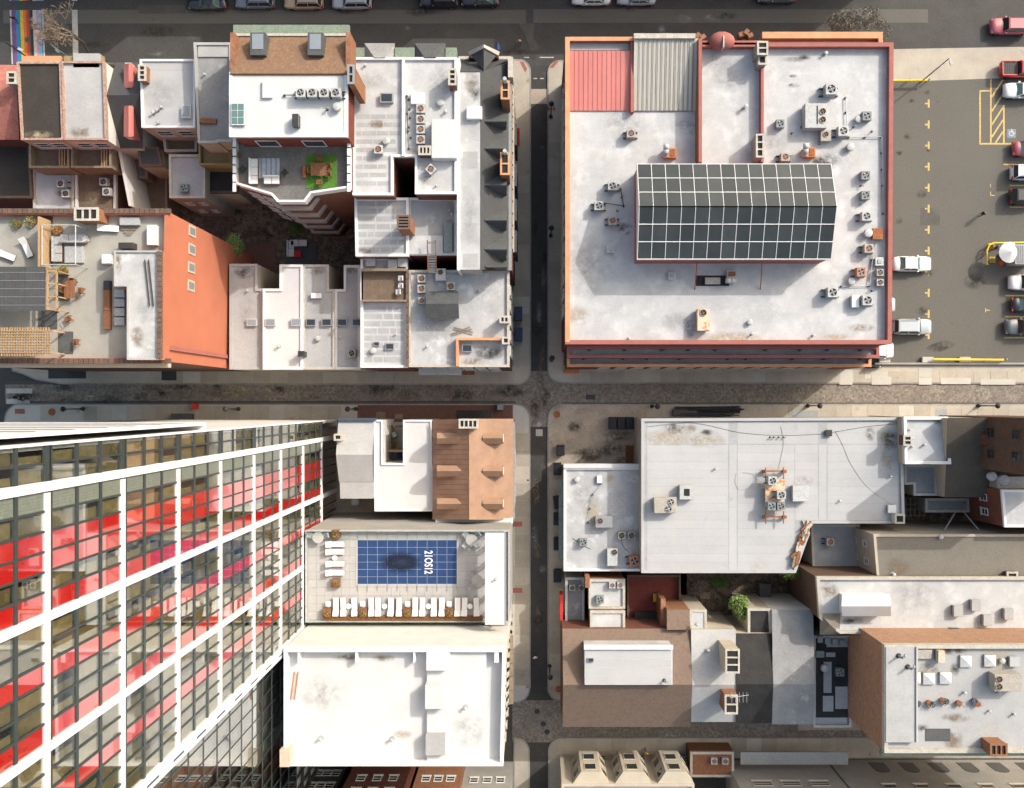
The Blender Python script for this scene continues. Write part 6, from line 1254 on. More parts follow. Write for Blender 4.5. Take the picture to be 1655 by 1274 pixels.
for k in range(6):
    x=W(1425+k*48,1260,3).x; P=[(x-.9,1.0),(x+.9,1.0)]+[(x+.9*math.cos(t),3.2+.9*math.sin(t)) for t in [i*math.pi/8 for i in range(9)]]
    mb=MB(); n=len(P); mb.add([(p[0],yb+.03,p[1]) for p in P]+[(p[0],yb-.1,p[1]) for p in P],[tuple(range(n)),tuple(range(2*n-1,n-1,-1))]+[(i,i+n,(i+1)%n+n,(i+1)%n) for i in range(n)]); mb.build('arched_door','glass_dark',hs3.root)
windows(hs3.root,(max(p.x for p in hs3.P),yb),(min(p.x for p in hs3.P),yb),(7.5,),6,1.6,1.8,'stucco_cream')

for r_,x,y,zz,a,b_,m in ((s2.root,1100,693,z2,2.4,.7,'stain_brown'),(s2.root,1085,690,z2,.9,.5,'stain_dark'),(s2.root,1142,699,z2,.9,.4,'stain_dark'),(s2.root,1140,712,z2,2.6,.9,'stain_tan'),(s2.root,1080,708,z2,3.5,1.0,'stain_tan'),(s2.root,1406,702,z2,.6,.9,'stain_dark'),(s2.root,1437,712,z2,1.4,1.4,'stain_brown'),(s2.root,1440,708,z2,.8,.8,'stain_dark'),(s2.root,1434,742,z2,.9,1.3,'stain_tan'),(s2.root,1240,785,z2,1.5,2.5,'stain_grey'),(s2.root,1298,778,z2,1.4,.8,'stain_grey'),
  (s1.root,960,830,zs,1.4,2.2,'stain_tan'),(s1.root,940,800,zs,1.6,1.6,'stain_grey'),(s1.root,985,775,zs,.7,.7,'stain_tan'),(s1.root,1000,820,zs,2,2,'stain_white'),(s9.root,1541,1196,z9,1.1,1.5,'stain_brown'),(s9.root,1500,1084,z9,1.2,.9,'stain_brown'),(s9.root,1540,1052,z9,1.6,.5,'stain_dark'),(s9.root,1543,1082,z9,.6,.8,'stain_dark'),(s9.root,1545,1160,z9,1.6,.6,'stain_brown'),(s9.root,1490,1178,z9,.9,.5,'stain_dark'),(s9.root,1612,1068,z9,2.2,1.2,'stain_tan'),(s8.root,1378,1003,z8s,1.8,.5,'stain_dark'),(s8.root,1340,955,z8s,1.2,1.2,'stain_brown'),(s8.root,1480,960,z8s,3,2,'stain_grey'),(s5.root,1452,918,s5.z,1.6,1.2,'stain_brown'),(g9,1285,1060,9.9,.01,.01,'stain_dark'),(s4.root,1350,895,s4.z,2,1.2,'stain_white'),(s3.root,1520,680,s3.z,1.2,.5,'stain_brown')): stain(r_,x,y,zz+.022,a,b_,m)

def cable(pts,z,label,m='steel_dark',r=.022):
    """thin cable lying loosely over a roof"""
    P=[W(x,y,z+.03) for x,y in pts]; t=thing('roof_cable',label,'cable',tuple(P[0])); ORG[t.name]=Vector(P[0]); mb=MB(); Q=[]
    for i in range(len(P)-1):
        p0,p1,p2,p3=P[max(0,i-1)],P[i],P[i+1],P[min(len(P)-1,i+2)]
        for k in range(8):
            u=k/8; Q.append(.5*((2*p1)+(p2-p0)*u+(2*p0-5*p1+4*p2-p3)*u*u+(3*p1-p0-3*p2+p3)*u**3))
    Q.append(P[-1])
    for a,b in zip(Q,Q[1:]): mb.tube(a,b,r,5)
    mb.build('cable',m,t); return t
cable([(1350,697),(1362,720),(1375,750),(1400,785),(1440,815)],z2,'long thin cable curving across the seamed roof to its vent box','steel'); cable([(1190,765),(1188,780),(1196,792),(1215,785),(1218,768),(1200,764)],z2,'looped cable lying beside the rusty steel platform','steel'); cable([(1262,690),(1266,715),(1262,740),(1258,758)],z2,'cable running from the north edge to the steel platform','steel'); cable([(1046,690),(1120,684),(1200,700),(1270,704),(1340,701)],z2,'dark wire along the stained north edge of the seamed roof'); cable([(1340,700),(1400,690),(1450,685)],z2,'dark wire from the patched vent to the northeast roof corner')
for x,y in ((1245,707),(1251,707),(1259,707),(1267,707)): vent(x,y,z2,'goose','small black bracket vent on the stained north edge of seamed roof',0,.5,'stained edge brackets')
cable([(925,870),(940,880),(955,888)],zs,'short dark cable at the lone green condenser'); cable([(1004,872),(1008,885),(1018,893)],zs,'dark cable from the beige pair to the rusty unit')
pipe_run([(950,845),(958,800),(972,782)],zs,'thin steel conduit across the worn white roof','steel',.03)
for x,y,s_ in ((1615,1120,.9),(1600,1150,.7),(1640,1155,.8),(1560,1120,.8)): vent(x,y,z9,'pipe','short roof pipe on the open grey hotel roof',0,s_,'hotel roof pipes')
rtu(1640,1070,z9,1.0,1.0,.5,[],'pale square curb at the edge of the hotel roof','steel_pale'); vent(1620,1068,z9,'drum','dark round drain vent on the stained hotel roof corner',s=.7)
for x,y,l in ((1455,1062,'white bent pipe vent on the hotel roof step'),(1470,1080,'short white pipe on the hotel roof step')): vent(x,y,z9+.6,'goose',l,.6,1.2)
for k in range(4): rtu(1326+k*12,1034+k*2,8.25,.6,.7,.4,[],('first','second','third','fourth')[k]+' small grey box from the grey gable on the black patched roof','steel')
for (x,y,l) in ((1127,1010,'black round vent at the silver roof edge'),(1145,1052,'white pipe on the silver gabled roof')): vent(x,y,9.9,'pipe',l)
t=thing('television_aerial','spiky metal aerial on the silver roof chimney','aerial',tuple(W(1200,1130,13.2))); ORG[t.name]=Vector(W(1200,1130,13.2)); c=W(1198,1128,14.2); mb=MB().tube((c.x-1.2,c.y,14.2),(c.x+.8,c.y+.3,14.2),.03)
for k in range(5): mb.tube((c.x-1.0+k*.4,c.y-.5,14.2),(c.x-1.0+k*.4,c.y+.6,14.2),.02)
mb.tube((c.x-.9,c.y,13.0),(c.x-.9,c.y,14.2),.03); mb.build('aerial','steel_pale',t)
t=thing('rubble_heap','heap of old boards and rust red bricks at the seamed roof corner','rubble',tuple(W(1298,880,5.6))); ORG[t.name]=Vector(W(1298,880,5.6))
for k in range(26):
    q=k/26; x=1306-24*q+RND.uniform(-5,5); y=848+66*q+RND.uniform(-4,4); c=W(x,y,9.3); MB().obox((c.x,c.y),RND.uniform(.4,1.6),RND.uniform(.12,.4),9.15,9.25+RND.uniform(.05,.3),RND.uniform(.7,1.5)).build('debris',RND.choice(('timber_old','rust','timber_brown','stucco_cream','coping_pale')),t)
# ================================================================= vehicles
for n_,c_ in dict(white=(.75,.75,.74),black=(.018,.019,.021),silver=(.42,.45,.48),blue_grey=(.16,.18,.22),tan=(.45,.33,.22),maroon=(.30,.06,.08),rose=(.42,.10,.12),red=(.52,.025,.02),grey=(.10,.11,.12)).items():
    D('car_'+n_,c_,var=.02,fine=0,rough=.28,spec=.5,coat=.8)
def car_make(col,kind):
    L,Wd,hh={'sedan':(4.75,1.84,1.45),'suv':(4.75,1.9,1.72),'van':(5.3,2.0,2.1),'pickup':(5.5,1.95,1.8)}[kind]
    def mk_():
        t=thing('parked_car','car','car'); N=16; mb=MB()
        hood=.92 if kind in('sedan',) else 1.05; deck={'sedan':.98,'suv':1.12,'van':1.15,'pickup':1.1}[kind]
        prof=[]
        for i in range(N+1):
            u=-1+2*i/N; x=u*L/2; w_=Wd/2*(1-.30*max(0,abs(u)-.55)**1.6/.45**1.6*.6); 
            zt=deck if u<-.3 else hood; e=max(0,abs(u)-.86)/.14; zt-=.28*e*e; zs=.26+.16*e
            prof.append([(x,-w_*.97,zs),(x,-w_,.55),(x,-w_*.98,zt-.12),(x,-w_*.86,zt),(x,0,zt+.05*(1-e)),(x,w_*.86,zt),(x,w_*.98,zt-.12),(x,w_,.55),(x,w_*.97,zs)])
        m=9; V=[p for r in prof for p in r]; F=[(i*m+j,(i+1)*m+j,(i+1)*m+j+1,i*m+j+1) for i in range(N) for j in range(m-1)]
        F+=[tuple(range(m)),tuple(range(N*m+m-1,N*m-1,-1))]+[(i*m+m-1,(i+1)*m+m-1,(i+1)*m,i*m) for i in range(N)]
        F=[f[::-1] for f in F]; mb.add(V,F); mb.build('body',col,t,True)
        ws,rf,rr,rb={'sedan':(.95,.35,-.95,-1.62),'suv':(1.0,.5,-1.85,-2.18),'van':(1.75,1.2,-2.4,-2.55),'pickup':(.95,.45,-.55,-.85)}[kind]; bw=Wd*.445; tw_=Wd*.36; zb=deck-.05
        ring=lambda x,w2,z: [(x,-w2,z),(x,w2,z)]
        g=MB(); A=[(ws,-bw,zb),(ws,bw,zb),(rf,-tw_,hh-.05),(rf,tw_,hh-.05),(rr,-tw_,hh-.05),(rr,tw_,hh-.05),(rb,-bw,zb),(rb,bw,zb)]
        g.add(A,[(0,1,3,2),(2,3,5,4),(4,5,7,6),(0,2,4,6),(1,7,5,3)]); g.build('windows','glass_green' if kind=='sedan' else 'glass_dark',t)
        r=MB(); q=.07; r.add([(rf+q,-tw_-.02,hh-.05),(rf+q,tw_+.02,hh-.05),(rr-q,tw_+.02,hh-.05),(rr-q,-tw_-.02,hh-.05),(rf-.1,-tw_+.08,hh),(rf-.1,tw_-.08,hh),(rr+.1,tw_-.08,hh),(rr+.1,-tw_+.08,hh)],[(4,5,6,7),(0,4,5,1),(1,5,6,2),(2,6,7,3),(3,7,4,0)]); ro=r.build('roof',col,t)
        if kind=='suv':
            for s_ in (-1,1): MB().box(rr+.15,rf-.1,s_*(tw_-.06)-.02,s_*(tw_-.06)+.02,hh-.01,hh+.05).build('roof_rail','steel_dark',ro)
        pb=MB()
        for s_ in (-1,1):
            for (a,b_) in (((ws,s_*bw,zb),(rf,s_*tw_,hh-.04)),((rb,s_*bw,zb),(rr,s_*tw_,hh-.04)),(((ws+rb)/2,s_*bw,zb),((rf+rr)/2,s_*tw_,hh-.04))): pb.tube(a,b_,.045,5)
        pb.build('pillar',col,t)
        for sx in (L*.31,-L*.31):
            for s_ in (-1,1):
                y=s_*(Wd/2-.10); wo=MB().tube((sx,y-.11,.33),(sx,y+.11,.33),.33,16).build('wheel','rubber',t); MB().tube((sx,y+s_*.10,.33),(sx,y+s_*.125,.33),.2,12).build('rim','chrome',wo)
        for s_ in (-1,1):
            MB().box(L/2-.42,L/2-.1,s_*Wd*.36-.16,s_*Wd*.36+.16,.62,hood-.16).build('headlight','glass_sky',t); MB().box(-L/2+.04,-L/2+.2,s_*Wd*.36-.17,s_*Wd*.36+.17,.7,deck-.14).build('tail_light','light_red',t)
            MB().box(ws-.42,ws-.2,s_*(Wd/2+.02)-.09,s_*(Wd/2+.02)+.09,zb-.02,zb+.14).build('mirror',col,t,bevel=.03)
        if kind=='pickup':
            MB().box(-L/2+.16,-.95,-Wd*.39,Wd*.39,deck+.03,deck+.06).build('bed_floor','black_plastic',t)
            for k in range(7): MB().box(-L/2+.25+k*.22,-L/2+.32+k*.22,-Wd*.37,Wd*.37,deck+.06,deck+.085).build('bed_rib','steel_dark',t)
            for s_ in (-1,1): MB().box(-L/2+.05,-.9,s_*Wd*.43-.06,s_*Wd*.43+.06,deck-.05,deck+.2).build('bed_side',col,t)
            MB().box(-L/2+.03,-L/2+.14,-Wd*.42,Wd*.42,deck-.05,deck+.2).build('tailgate',col,t)
        return t
    return mk_
def car(px,py,col,kind,label,rz=0):
    p=W(px,py,1.0); return place('car_%s_%s'%(col,kind),car_make('car_'+col,kind),(p.x,p.y,-.004),rz,label,'cars on the street and lot')
PI=math.pi
for x,y,c,k,l,r in ((334,1.5,'black','sedan','black car parked across the street from the shingled house, first of its row',PI),(411,-1,'blue_grey','suv','blue grey car parked behind a black car on the main street',PI),(490,0,'tan','suv','tan gold car parked on the main street',PI),(568,0,'silver','suv','silver car parked behind the tan gold car',PI),(709,-3,'black','suv','black car parked opposite the white twin houses',PI),(776,-4,'black','sedan','black sedan parked in front of another black car, opposite the mansard',PI),(956,-6,'white','sedan','white car parked opposite the red metal roof',PI),(1029,-6,'silver','sedan','silver sedan parked opposite the cream metal roof',PI),(1257,-10,'grey','sedan','dark grey car parked opposite the northeast roof bay',PI),
  (1634,41,'rose','suv','rose red car driving on the main street by the lot',PI),(1655,111,'red','pickup','bright red pickup truck with black bed entering the lot',0),(1656,145,'white','sedan','white car parked beside the hatched bay',PI),(1670,239,'maroon','sedan','maroon car parked beside the disabled bay',0),(1667,278,'white','suv','white suv parked between maroon and black cars',0),(1665,317,'black','suv','black suv parked next to the white suv',0),(1664,456,'white','suv','white car with hood vent parked below the booth',PI),(1668,492,'black','sedan','black sedan parked between white car and black suv',0),(1658,528,'grey','suv','dark suv parked last at the bottom of the lot',PI),
  (1475,426,'white','sedan','white sedan parked against the corner building',0),(1417,492,'silver','sedan','silver car nose peeking out beside the corner building',0),(1475,528,'silver','suv','silver grey suv with roof rails parked by the corner building',0),(1410,566,'white','van','white van tucked beside the stepped brick front',0)):
    car(x,y,c,k,l,r)
def moto_make():
    t=thing('motorcycle','motorcycle','motorcycle')
    for x in (-.68,.68): wo=MB().tube((x,-.06,.3),(x,.06,.3),.3,16).build('wheel','rubber',t); MB().tube((x,-.07,.3),(x,.07,.3),.16,10).build('rim','chrome',wo)
    MB().ball((.1,0,.75),.42,.17,.2,10,6).build('tank','black_plastic',t,True); MB().box(-.75,-.15,-.14,.14,.68,.8).build('seat','rubber',t,bevel=.04); MB().box(-.3,.35,-.15,.15,.25,.6).build('engine','steel',t,bevel=.03)
    MB().tube((.45,-.38,1.0),(.45,.38,1.0),.025).build('handlebar','steel_dark',t); MB().tube((.68,0,.3),(.42,0,1.0),.05).build('fork','steel',t); MB().ball((.6,0,.85),.12,.12,.12,10,6).build('headlight','chrome',t,True); return t
p=W(36,643.5); place('moto',moto_make,(p.x,p.y,-.02),-.15,'dark motorcycle riding over the white crosswalk bars','motorcycles'); p=W(1409,594); place('moto',moto_make,(p.x,p.y,.14),.05,'motorcycle parked on the pavement beside the stepped brick front','motorcycles',(1,1,1))
# ================================================================= people (skin modifier figures, converted to one mesh)
def person(px,py,zf,label,top,legs,pose='walk',rz=0,hair='hair_dark',hat=None):
    J={'pel':(0,0,.95,.14),'chest':(.02,0,1.28,.15),'neck':(.02,0,1.47,.06),'head0':(.03,0,1.56,.085),'head':(.03,0,1.68,.10),
       'shl':(0,.19,1.40,.065),'ell':(-.06,.25,1.14,.05),'wrl':(.1,.24,.92,.035),'shr':(0,-.19,1.40,.065),'elr':(.04,-.25,1.13,.05),'wrr':(.22,-.22,.98,.035),
       'hil':(0,.1,.88,.09),'knl':(.14,.1,.50,.065),'anl':(.12,.1,.09,.045),'tol':(.3,.1,.04,.04),'hir':(0,-.1,.88,.09),'knr':(-.06,-.1,.50,.065),'anr':(-.26,-.1,.12,.045),'tor':(-.1,-.1,.04,.04)}
    if pose=='ride': J.update({'pel':(-.35,0,.92,.14),'chest':(-.2,0,1.25,.15),'neck':(-.12,0,1.42,.06),'head0':(-.08,0,1.5,.1),'head':(-.06,0,1.62,.12),'shl':(-.2,.2,1.36,.065),'ell':(.05,.3,1.15,.05),'wrl':(.4,.34,1.04,.035),'shr':(-.2,-.2,1.36,.065),'elr':(.05,-.3,1.15,.05),'wrr':(.4,-.34,1.04,.035),'hil':(-.3,.13,.88,.09),'knl':(.12,.24,.72,.065),'anl':(-.1,.22,.3,.045),'tol':(.1,.22,.26,.04),'hir':(-.3,-.13,.88,.09),'knr':(.12,-.24,.72,.065),'anr':(-.1,-.22,.3,.045),'tor':(.1,-.22,.26,.04)})
    E=[('pel','chest'),('chest','neck'),('neck','head0'),('head0','head'),('chest','shl'),('shl','ell'),('ell','wrl'),('chest','shr'),('shr','elr'),('elr','wrr'),('pel','hil'),('hil','knl'),('knl','anl'),('anl','tol'),('pel','hir'),('hir','knr'),('knr','anr'),('anr','tor')]
    ks=list(J); me=bpy.data.meshes.new('body'); me.from_pydata([J[k][:3] for k in ks],[(ks.index(a),ks.index(b)) for a,b in E],[])
    ob=bpy.data.objects.new('body_src',me); COL.objects.link(ob); sk=ob.modifiers.new('skin','SKIN'); 
    lay=me.skin_vertices[0] if me.skin_vertices else None
    if lay is None: 
        bm=bmesh.new(); bm.from_mesh(me); bm.verts.layers.skin.verify(); bm.to_mesh(me); bm.free(); lay=me.skin_vertices[0]
    for i,k in enumerate(ks): lay.data[i].radius=(J[k][3],J[k][3]); lay.data[i].use_root=(k=='pel')
    ss=ob.modifiers.new('sub','SUBSURF'); ss.levels=1; ss.render_levels=1
    bpy.context.view_layer.update(); m2=bpy.data.meshes.new_from_object(ob.evaluated_get(bpy.context.evaluated_depsgraph_get())); bpy.data.objects.remove(ob)
    m2.materials.clear()
    for mn in (top,legs,'skin'): m2.materials.append(MAT(mn))
    dz=J['pel'][2]-.95; hz=J['neck'][2]
    for pl_ in m2.polygons:
        c=pl_.center; pl_.use_smooth=True
        pl_.material_index=2 if c.z>hz or (abs(c.y)>.19 and c.x>.05 and c.z<1.06 and c.z>.85) else (0 if c.z>.97+dz else 1)
    q=W(px,py,.9); t=thing('person',label,'person',(q.x,q.y,zf),rz); o=bpy.data.objects.new('body',m2); COL.objects.link(o); o.parent=t
    h=J['head']; MB().ball((h[0]-.015,0,h[2]+.03),.125,.115,.125,12,6,True).build('hair' if not hat else 'helmet',hat or hair,t,True)
    MB().ball((h[0]+.11,0,h[2]-.02),.02,.015,.025,6,4).build('nose','skin',t,True)
    return t
person(1588,346,-.012,'person in black walking across the parking lot','cloth_black','cloth_black',rz=.6); person(839,68,-.03,'person in tan coat walking on the main street','cloth_tan','cloth_jean',rz=-1.4); person(865,1062,-.02,'person in white top walking down the alley','cloth_white','cloth_jean',rz=-1.5)
p=person(36,643.5,-.02,'rider in dark clothes on the motorcycle at the crosswalk','cloth_black','cloth_black','ride',-.15,hat='black_plastic'); person(1610,400,-.012,'person in blue jacket standing by the booth umbrella','cloth_blue','cloth_black',rz=2.5); person(1044,1215,.14,'worker in yellow vest by the bay window house','cloth_yellow','cloth_jean',rz=1.2,hat='cloth_yellow'); person(22,30,-.03,'person in dark coat crossing the rainbow stripes','cloth_black','cloth_jean',rz=1.5)
# ================================================================= street furniture
def lamp_make():
    t=thing('street_lamp','lamp','street lamp'); MB().cyl((0,0),.26,0,.55,12,.14).build('base','steel_dark',t); MB().cyl((0,0),.08,.5,4.3,10,.06).build('post','steel_dark',t)
    MB().cyl((0,0),.16,4.3,4.9,8,.28).build('lantern','glass_green',t); MB().cyl((0,0),.33,4.9,5.15,8,.08).build('cap','steel_dark',t); MB().box(-.4,.4,-.03,.03,4.05,4.1).build('ladder_bar','steel_dark',t); return t
for x,y,l in ((135,661,'at the round manhole beside the glass tower'),(386,661,'beside the glass tower, middle of the pale pavement'),(575,661,'at the edge of the brick pavement'),(1305,656,'beside the brown cellar hatch'),(1580,656,'in front of the dark shingled house'),(1054,657,'near the black pile on the pavement'),(890,381,'halfway along the big corner building'),(891,582,'at the cobbled crossing by the corner building'),(890,189,'with hanging baskets near the main street'),(888,1076,'beside the taupe shingled house')):
    p=W(x,y); o=place('lamp',lamp_make,(p.x,p.y,.135),0,'black lantern street lamp '+l,'lantern street lamps',(1,1,1))
    if '890,189'==f'{x},{y}':
        t=thing('hanging_basket','red flower baskets hanging on the lamp near the main street','flower basket',(p.x,p.y,2.9)); ORG[t.name]=Vector((p.x,p.y,2.9))
        for s_ in (-1,1): leaves((p.x+s_*.3,p.y,3.1),.26,.26,.22,90,.12).build('flowers','cloth_red' if s_<0 else 'rust_orange',t)
def pole(px,py,tx,ty,h,label,m='steel_dark',head='steel_pale'):
    a=W(px,py); t=thing('street_light',label,'street light',(a.x,a.y,-.02)); ORG[t.name]=Vector((a.x,a.y,-.02)); b=W(tx,ty,h)
    MB().tube((a.x,a.y,-.02),(a.x,a.y,h),.09,8,.06).build('pole',m,t); MB().tube((a.x,a.y,h-.05),b,.05,6).build('arm',m,t); MB().obox((b.x,b.y),.6,.28,h-.08,h+.06,math.atan2(b.y-a.y,b.x-a.x)).build('lamp_head',head,t)
pole(55,100,33,80,6.5,'street light with pale head over the rainbow crossing'); pole(116,97,93,82,6.5,'teal street light beside the white stop line','steel_green','steel_green'); pole(808,96,806,77,5.5,'blue topped street light before the mansard gable','steel_dark','cloth_blue'); pole(1488,133,1537,101,8,'leaning grey street light at the lot entrance','steel','steel_pale')
def bin_(px,py,w_,l_,h_,col,label,rz=0,zb=.14):
    p=W(px,py,h_); t=thing('wheeled_bin',label,'bin',(p.x,p.y,zb),rz,'bins'); ORG[t.name]=Vector((0,0,0))
    MB().prism(offset([(-w_/2,-l_/2),(w_/2,-l_/2),(w_/2,l_/2),(-w_/2,l_/2)],.05),.12,h_-.08).build('container',col,t)
    mb=MB().add([(-w_/2,-l_/2,h_-.08),(w_/2,-l_/2,h_-.08),(w_/2,l_/2,h_-.08),(-w_/2,l_/2,h_-.08),(-w_/2+.05,-l_/2+.06,h_+.04),(w_/2-.05,-l_/2+.06,h_+.04),(w_/2-.05,l_/2-.06,h_-.01),(-w_/2+.05,l_/2-.06,h_-.01)],[(4,5,6,7),(0,1,5,4),(1,2,6,5),(2,3,7,6),(3,0,4,7)]); mb.build('lid',col,t)
    for s_ in (-1,1): MB().tube((s_*w_*.4-.04,-l_*.4,.1),(s_*w_*.4+.04,-l_*.4,.1),.1,10).build('wheel','rubber',t)
    for k in range(4): MB().box(-w_/2+.1+k*(w_-.2)/4,-w_/2+.14+k*(w_-.2)/4,-l_/2+.1,l_/2-.1,h_+.0,h_+.05).build('lid_rib',col,t)
for x,l,c in ((990,'black bin with blue bag in the concrete corner lot','black_plastic'),(1004,'black bin with brown lid boards, middle of three','black_plastic'),(1018,'black bin topped with white paper in the corner lot','black_plastic')): bin_(x,684,.95,1.5,1.15,c,l)
for y,l,a_ in ((728,'small grey bin at the concrete corner lot by the alley',0),(758,'black dumpster by the north corner of the worn roof building',0),(812,'black dumpster standing askew beside the worn roof building',.15),(839,'black dumpster, second beside the worn roof building',0),(879,'black dumpster with white bag beside the worn roof building',0),(931,'black bin with white scrawl beside the dark courtyard roof',0)): bin_(901 if y!=728 else 906,y,.95,1.55 if y!=728 else 1.3,1.2,'black_plastic',l,a_)
for y,l in ((507,'dark blue dumpster beside the corner house'),(541,'second dark blue dumpster beside the corner house, under its chimney')): bin_(838,y,.95,1.7,1.25,'blue_plastic',l)
t=thing('pipe_pile','pile of black pipes and boards on the south pavement','pile',tuple(W(1145,666,.14))); ORG[t.name]=Vector(W(1145,666,.14))
for k in range(26):
    x0=1088+RND.uniform(0,30); x1=1203-RND.uniform(0,35); y0=658+RND.uniform(0,15); y1=y0+RND.uniform(-2,3); MB().tube(W(x0,y0,.3+.02*k),W(x1,y1,.3+.02*k),RND.uniform(.05,.12),6).build('pipe','black_plastic' if k%3 else 'steel_dark',t)
a=W(1088,662,.9); b=W(1128,672,.9); MB().box(a.x,b.x,b.y,a.y,.14,.8).build('tarpaulin','slate_grey',t,bevel=.1)
t=thing('timber_stair','pale timber stair box at the concrete corner lot','stair',tuple(W(1021,735,.12))); ORG[t.name]=Vector(W(1021,735,.12)); a=W(1010,718,1.2); b=W(1031,754,1.2)
for x in (a.x,b.x-.1,b.x-.4): MB().box(x,x+.1,b.y,a.y,1.0,1.1).build('rail','timber_new',t)
for y in (a.y-.1,b.y): MB().box(a.x,b.x,y,y+.1,1.11,1.2).build('rail','timber_new',t)
for k in range(8): y=b.y+.2+k*(a.y-b.y-.4)/8; MB().box(a.x+.12,b.x-.45,y,y+.26,.12,.2+.08*k).build('tread','timber_brown',t)
t=thing('tool_box','blue grey locker box on the pale pavement beside the tower','box',tuple(W(295,674,.14))); ORG[t.name]=Vector(W(295,674,.14)); a=W(277,669,1.2); b=W(309,680,1.2); MB().box(a.x,b.x,b.y,a.y,.14,1.1).build('body','slate_grey',t,bevel=.04); MB().box(a.x-.03,b.x+.03,b.y-.03,a.y+.03,1.1,1.18).build('lid','slate_grey',t)
topbox('sign_board','small red sign board on the pale pavement','sign',309,653,316,662,.14,1.2,'fabric_red'); topbox('utility_box','green utility cabinet on the brick pavement','cabinet',803,653,813,663,.14,1.3,'steel_green',.05); topbox('hoarding','red and orange barrier at the corner building','barrier',911,597,936,603,.14,1.1,'rust_orange',.02); topbox('sign_board','tall dark red sign on the wall by the alley','sign',905,962,910,1003,2,4.5,'fabric_red')
# parking booth
bt=thing('parking_booth','small white and grey parking booth at the lot island','booth',tuple(W(1655,410,0))); ORG[bt.name]=Vector(W(1655,410,0)); a=W(1643,397,2.6); b=W(1678,425,2.6); MB().box(a.x,b.x,b.y,a.y,0,2.4).build('wall','steel_pale',bt); MB().box(a.x-.15,b.x+.15,b.y-.15,a.y+.15,2.4,2.55).build('roof','roof_pale',bt,bevel=.03)
for k in range(5): MB().box(a.x+.1+k*.22,a.x+.2+k*.22,b.y,a.y,2.55,2.62).build('roof_rib','steel',bt)
um=thing('umbrella','large white round umbrella beside the parking booth','umbrella',tuple(W(1614,414,0))); c=W(1632,408,2.5); ORG[um.name]=Vector(W(1614,414,0)); mb=MB(); n=16; mb.add([(c.x,c.y,2.95)]+[(c.x+1.25*math.cos(2*PI*i/n),c.y+1.25*math.sin(2*PI*i/n),2.4) for i in range(n)],[(0,i+1,(i+1)%n+1) for i in range(n)]); mb.build('canopy','fabric_white',um); MB().cyl((c.x,c.y),.035,-.012,2.95,8).build('pole','steel',um); MB().cyl((c.x,c.y),.3,-.012,.08,14).build('base','steel_dark',um)
for i in range(8): MB().tube((c.x,c.y,2.9),(c.x+1.22*math.cos(PI*i/4),c.y+1.22*math.sin(PI*i/4),2.4),.012,4).build('rib','steel',um)
t=thing('guard_rail','yellow curved guard rail round the booth island','rail',tuple(W(1620,420,0))); ORG[t.name]=Vector(W(1620,420,0)); P=[(1595,428),(1595,405),(1599,396),(1606,393),(1660,392)]
for (x0,y0),(x1,y1) in zip(P,P[1:]): MB().tube(W(x0,y0,.8),W(x1,y1,.8),.1,8).build('rail','rail_yellow',t)
for x,y in P+[(1630,392)]: q=W(x,y,.4); MB().cyl((q.x,q.y),.06,-.012,.8,8).build('post','paint_yellow',t)
for x,y,l,m in ((1605,397,'yellow wheel stop near the blue jacket person','cloth_yellow'),(1607,419,'yellow plastic tub in the booth island','cloth_yellow'),(1621,425,'orange red traffic cones beside the booth','rust_orange')):
    q=W(x,y,.5); t=thing('traffic_cone',l,'cone',(q.x,q.y,-.01)); ORG[t.name]=Vector((0,0,0)); MB().cyl((0,0),.3,.05,.75,12,.05).build('cone',m,t); MB().box(-.35,.35,-.35,.35,0,.05).build('base','fabric_red' if m!='cloth_yellow' else m,t)
for (x0,y0,x1,y1,l) in ((1372,131,1499,130,'yellow barrier rail at the lot entrance'),(1508,581,1622,582,'yellow barrier rail at the south edge of the lot')):
    t=thing('barrier_rail',l,'rail',tuple(W(x0,y0,0))); ORG[t.name]=Vector(W(x0,y0,0)); MB().tube(W(x0,y0,.9),W(x1,y1,.9),.14,8).build('rail','rail_yellow',t)
    for k in range(5): q=W(x0+(x1-x0)*k/4,y0,0); MB().cyl((q.x,q.y),.07,-.012,.9,8).build('post','paint_yellow',t)
for x in (1500,1560,1430): topbox('concrete_block','pale concrete block at the south edge of the lot','block',x-9,577,x+9,586,-.01,.5,'concrete_pale',.04,'lot edge blocks')
lw=thing('low_wall','low stone wall along the south edge of the parking lot','wall',tuple(W(1530,588,0))); ORG[lw.name]=Vector(W(1530,588,0)); a=W(1412,586.5); b=W(1900,589.5); MB().box(a.x,b.x,b.y,a.y,-.05,.55).build('wall','stucco_grey',lw)
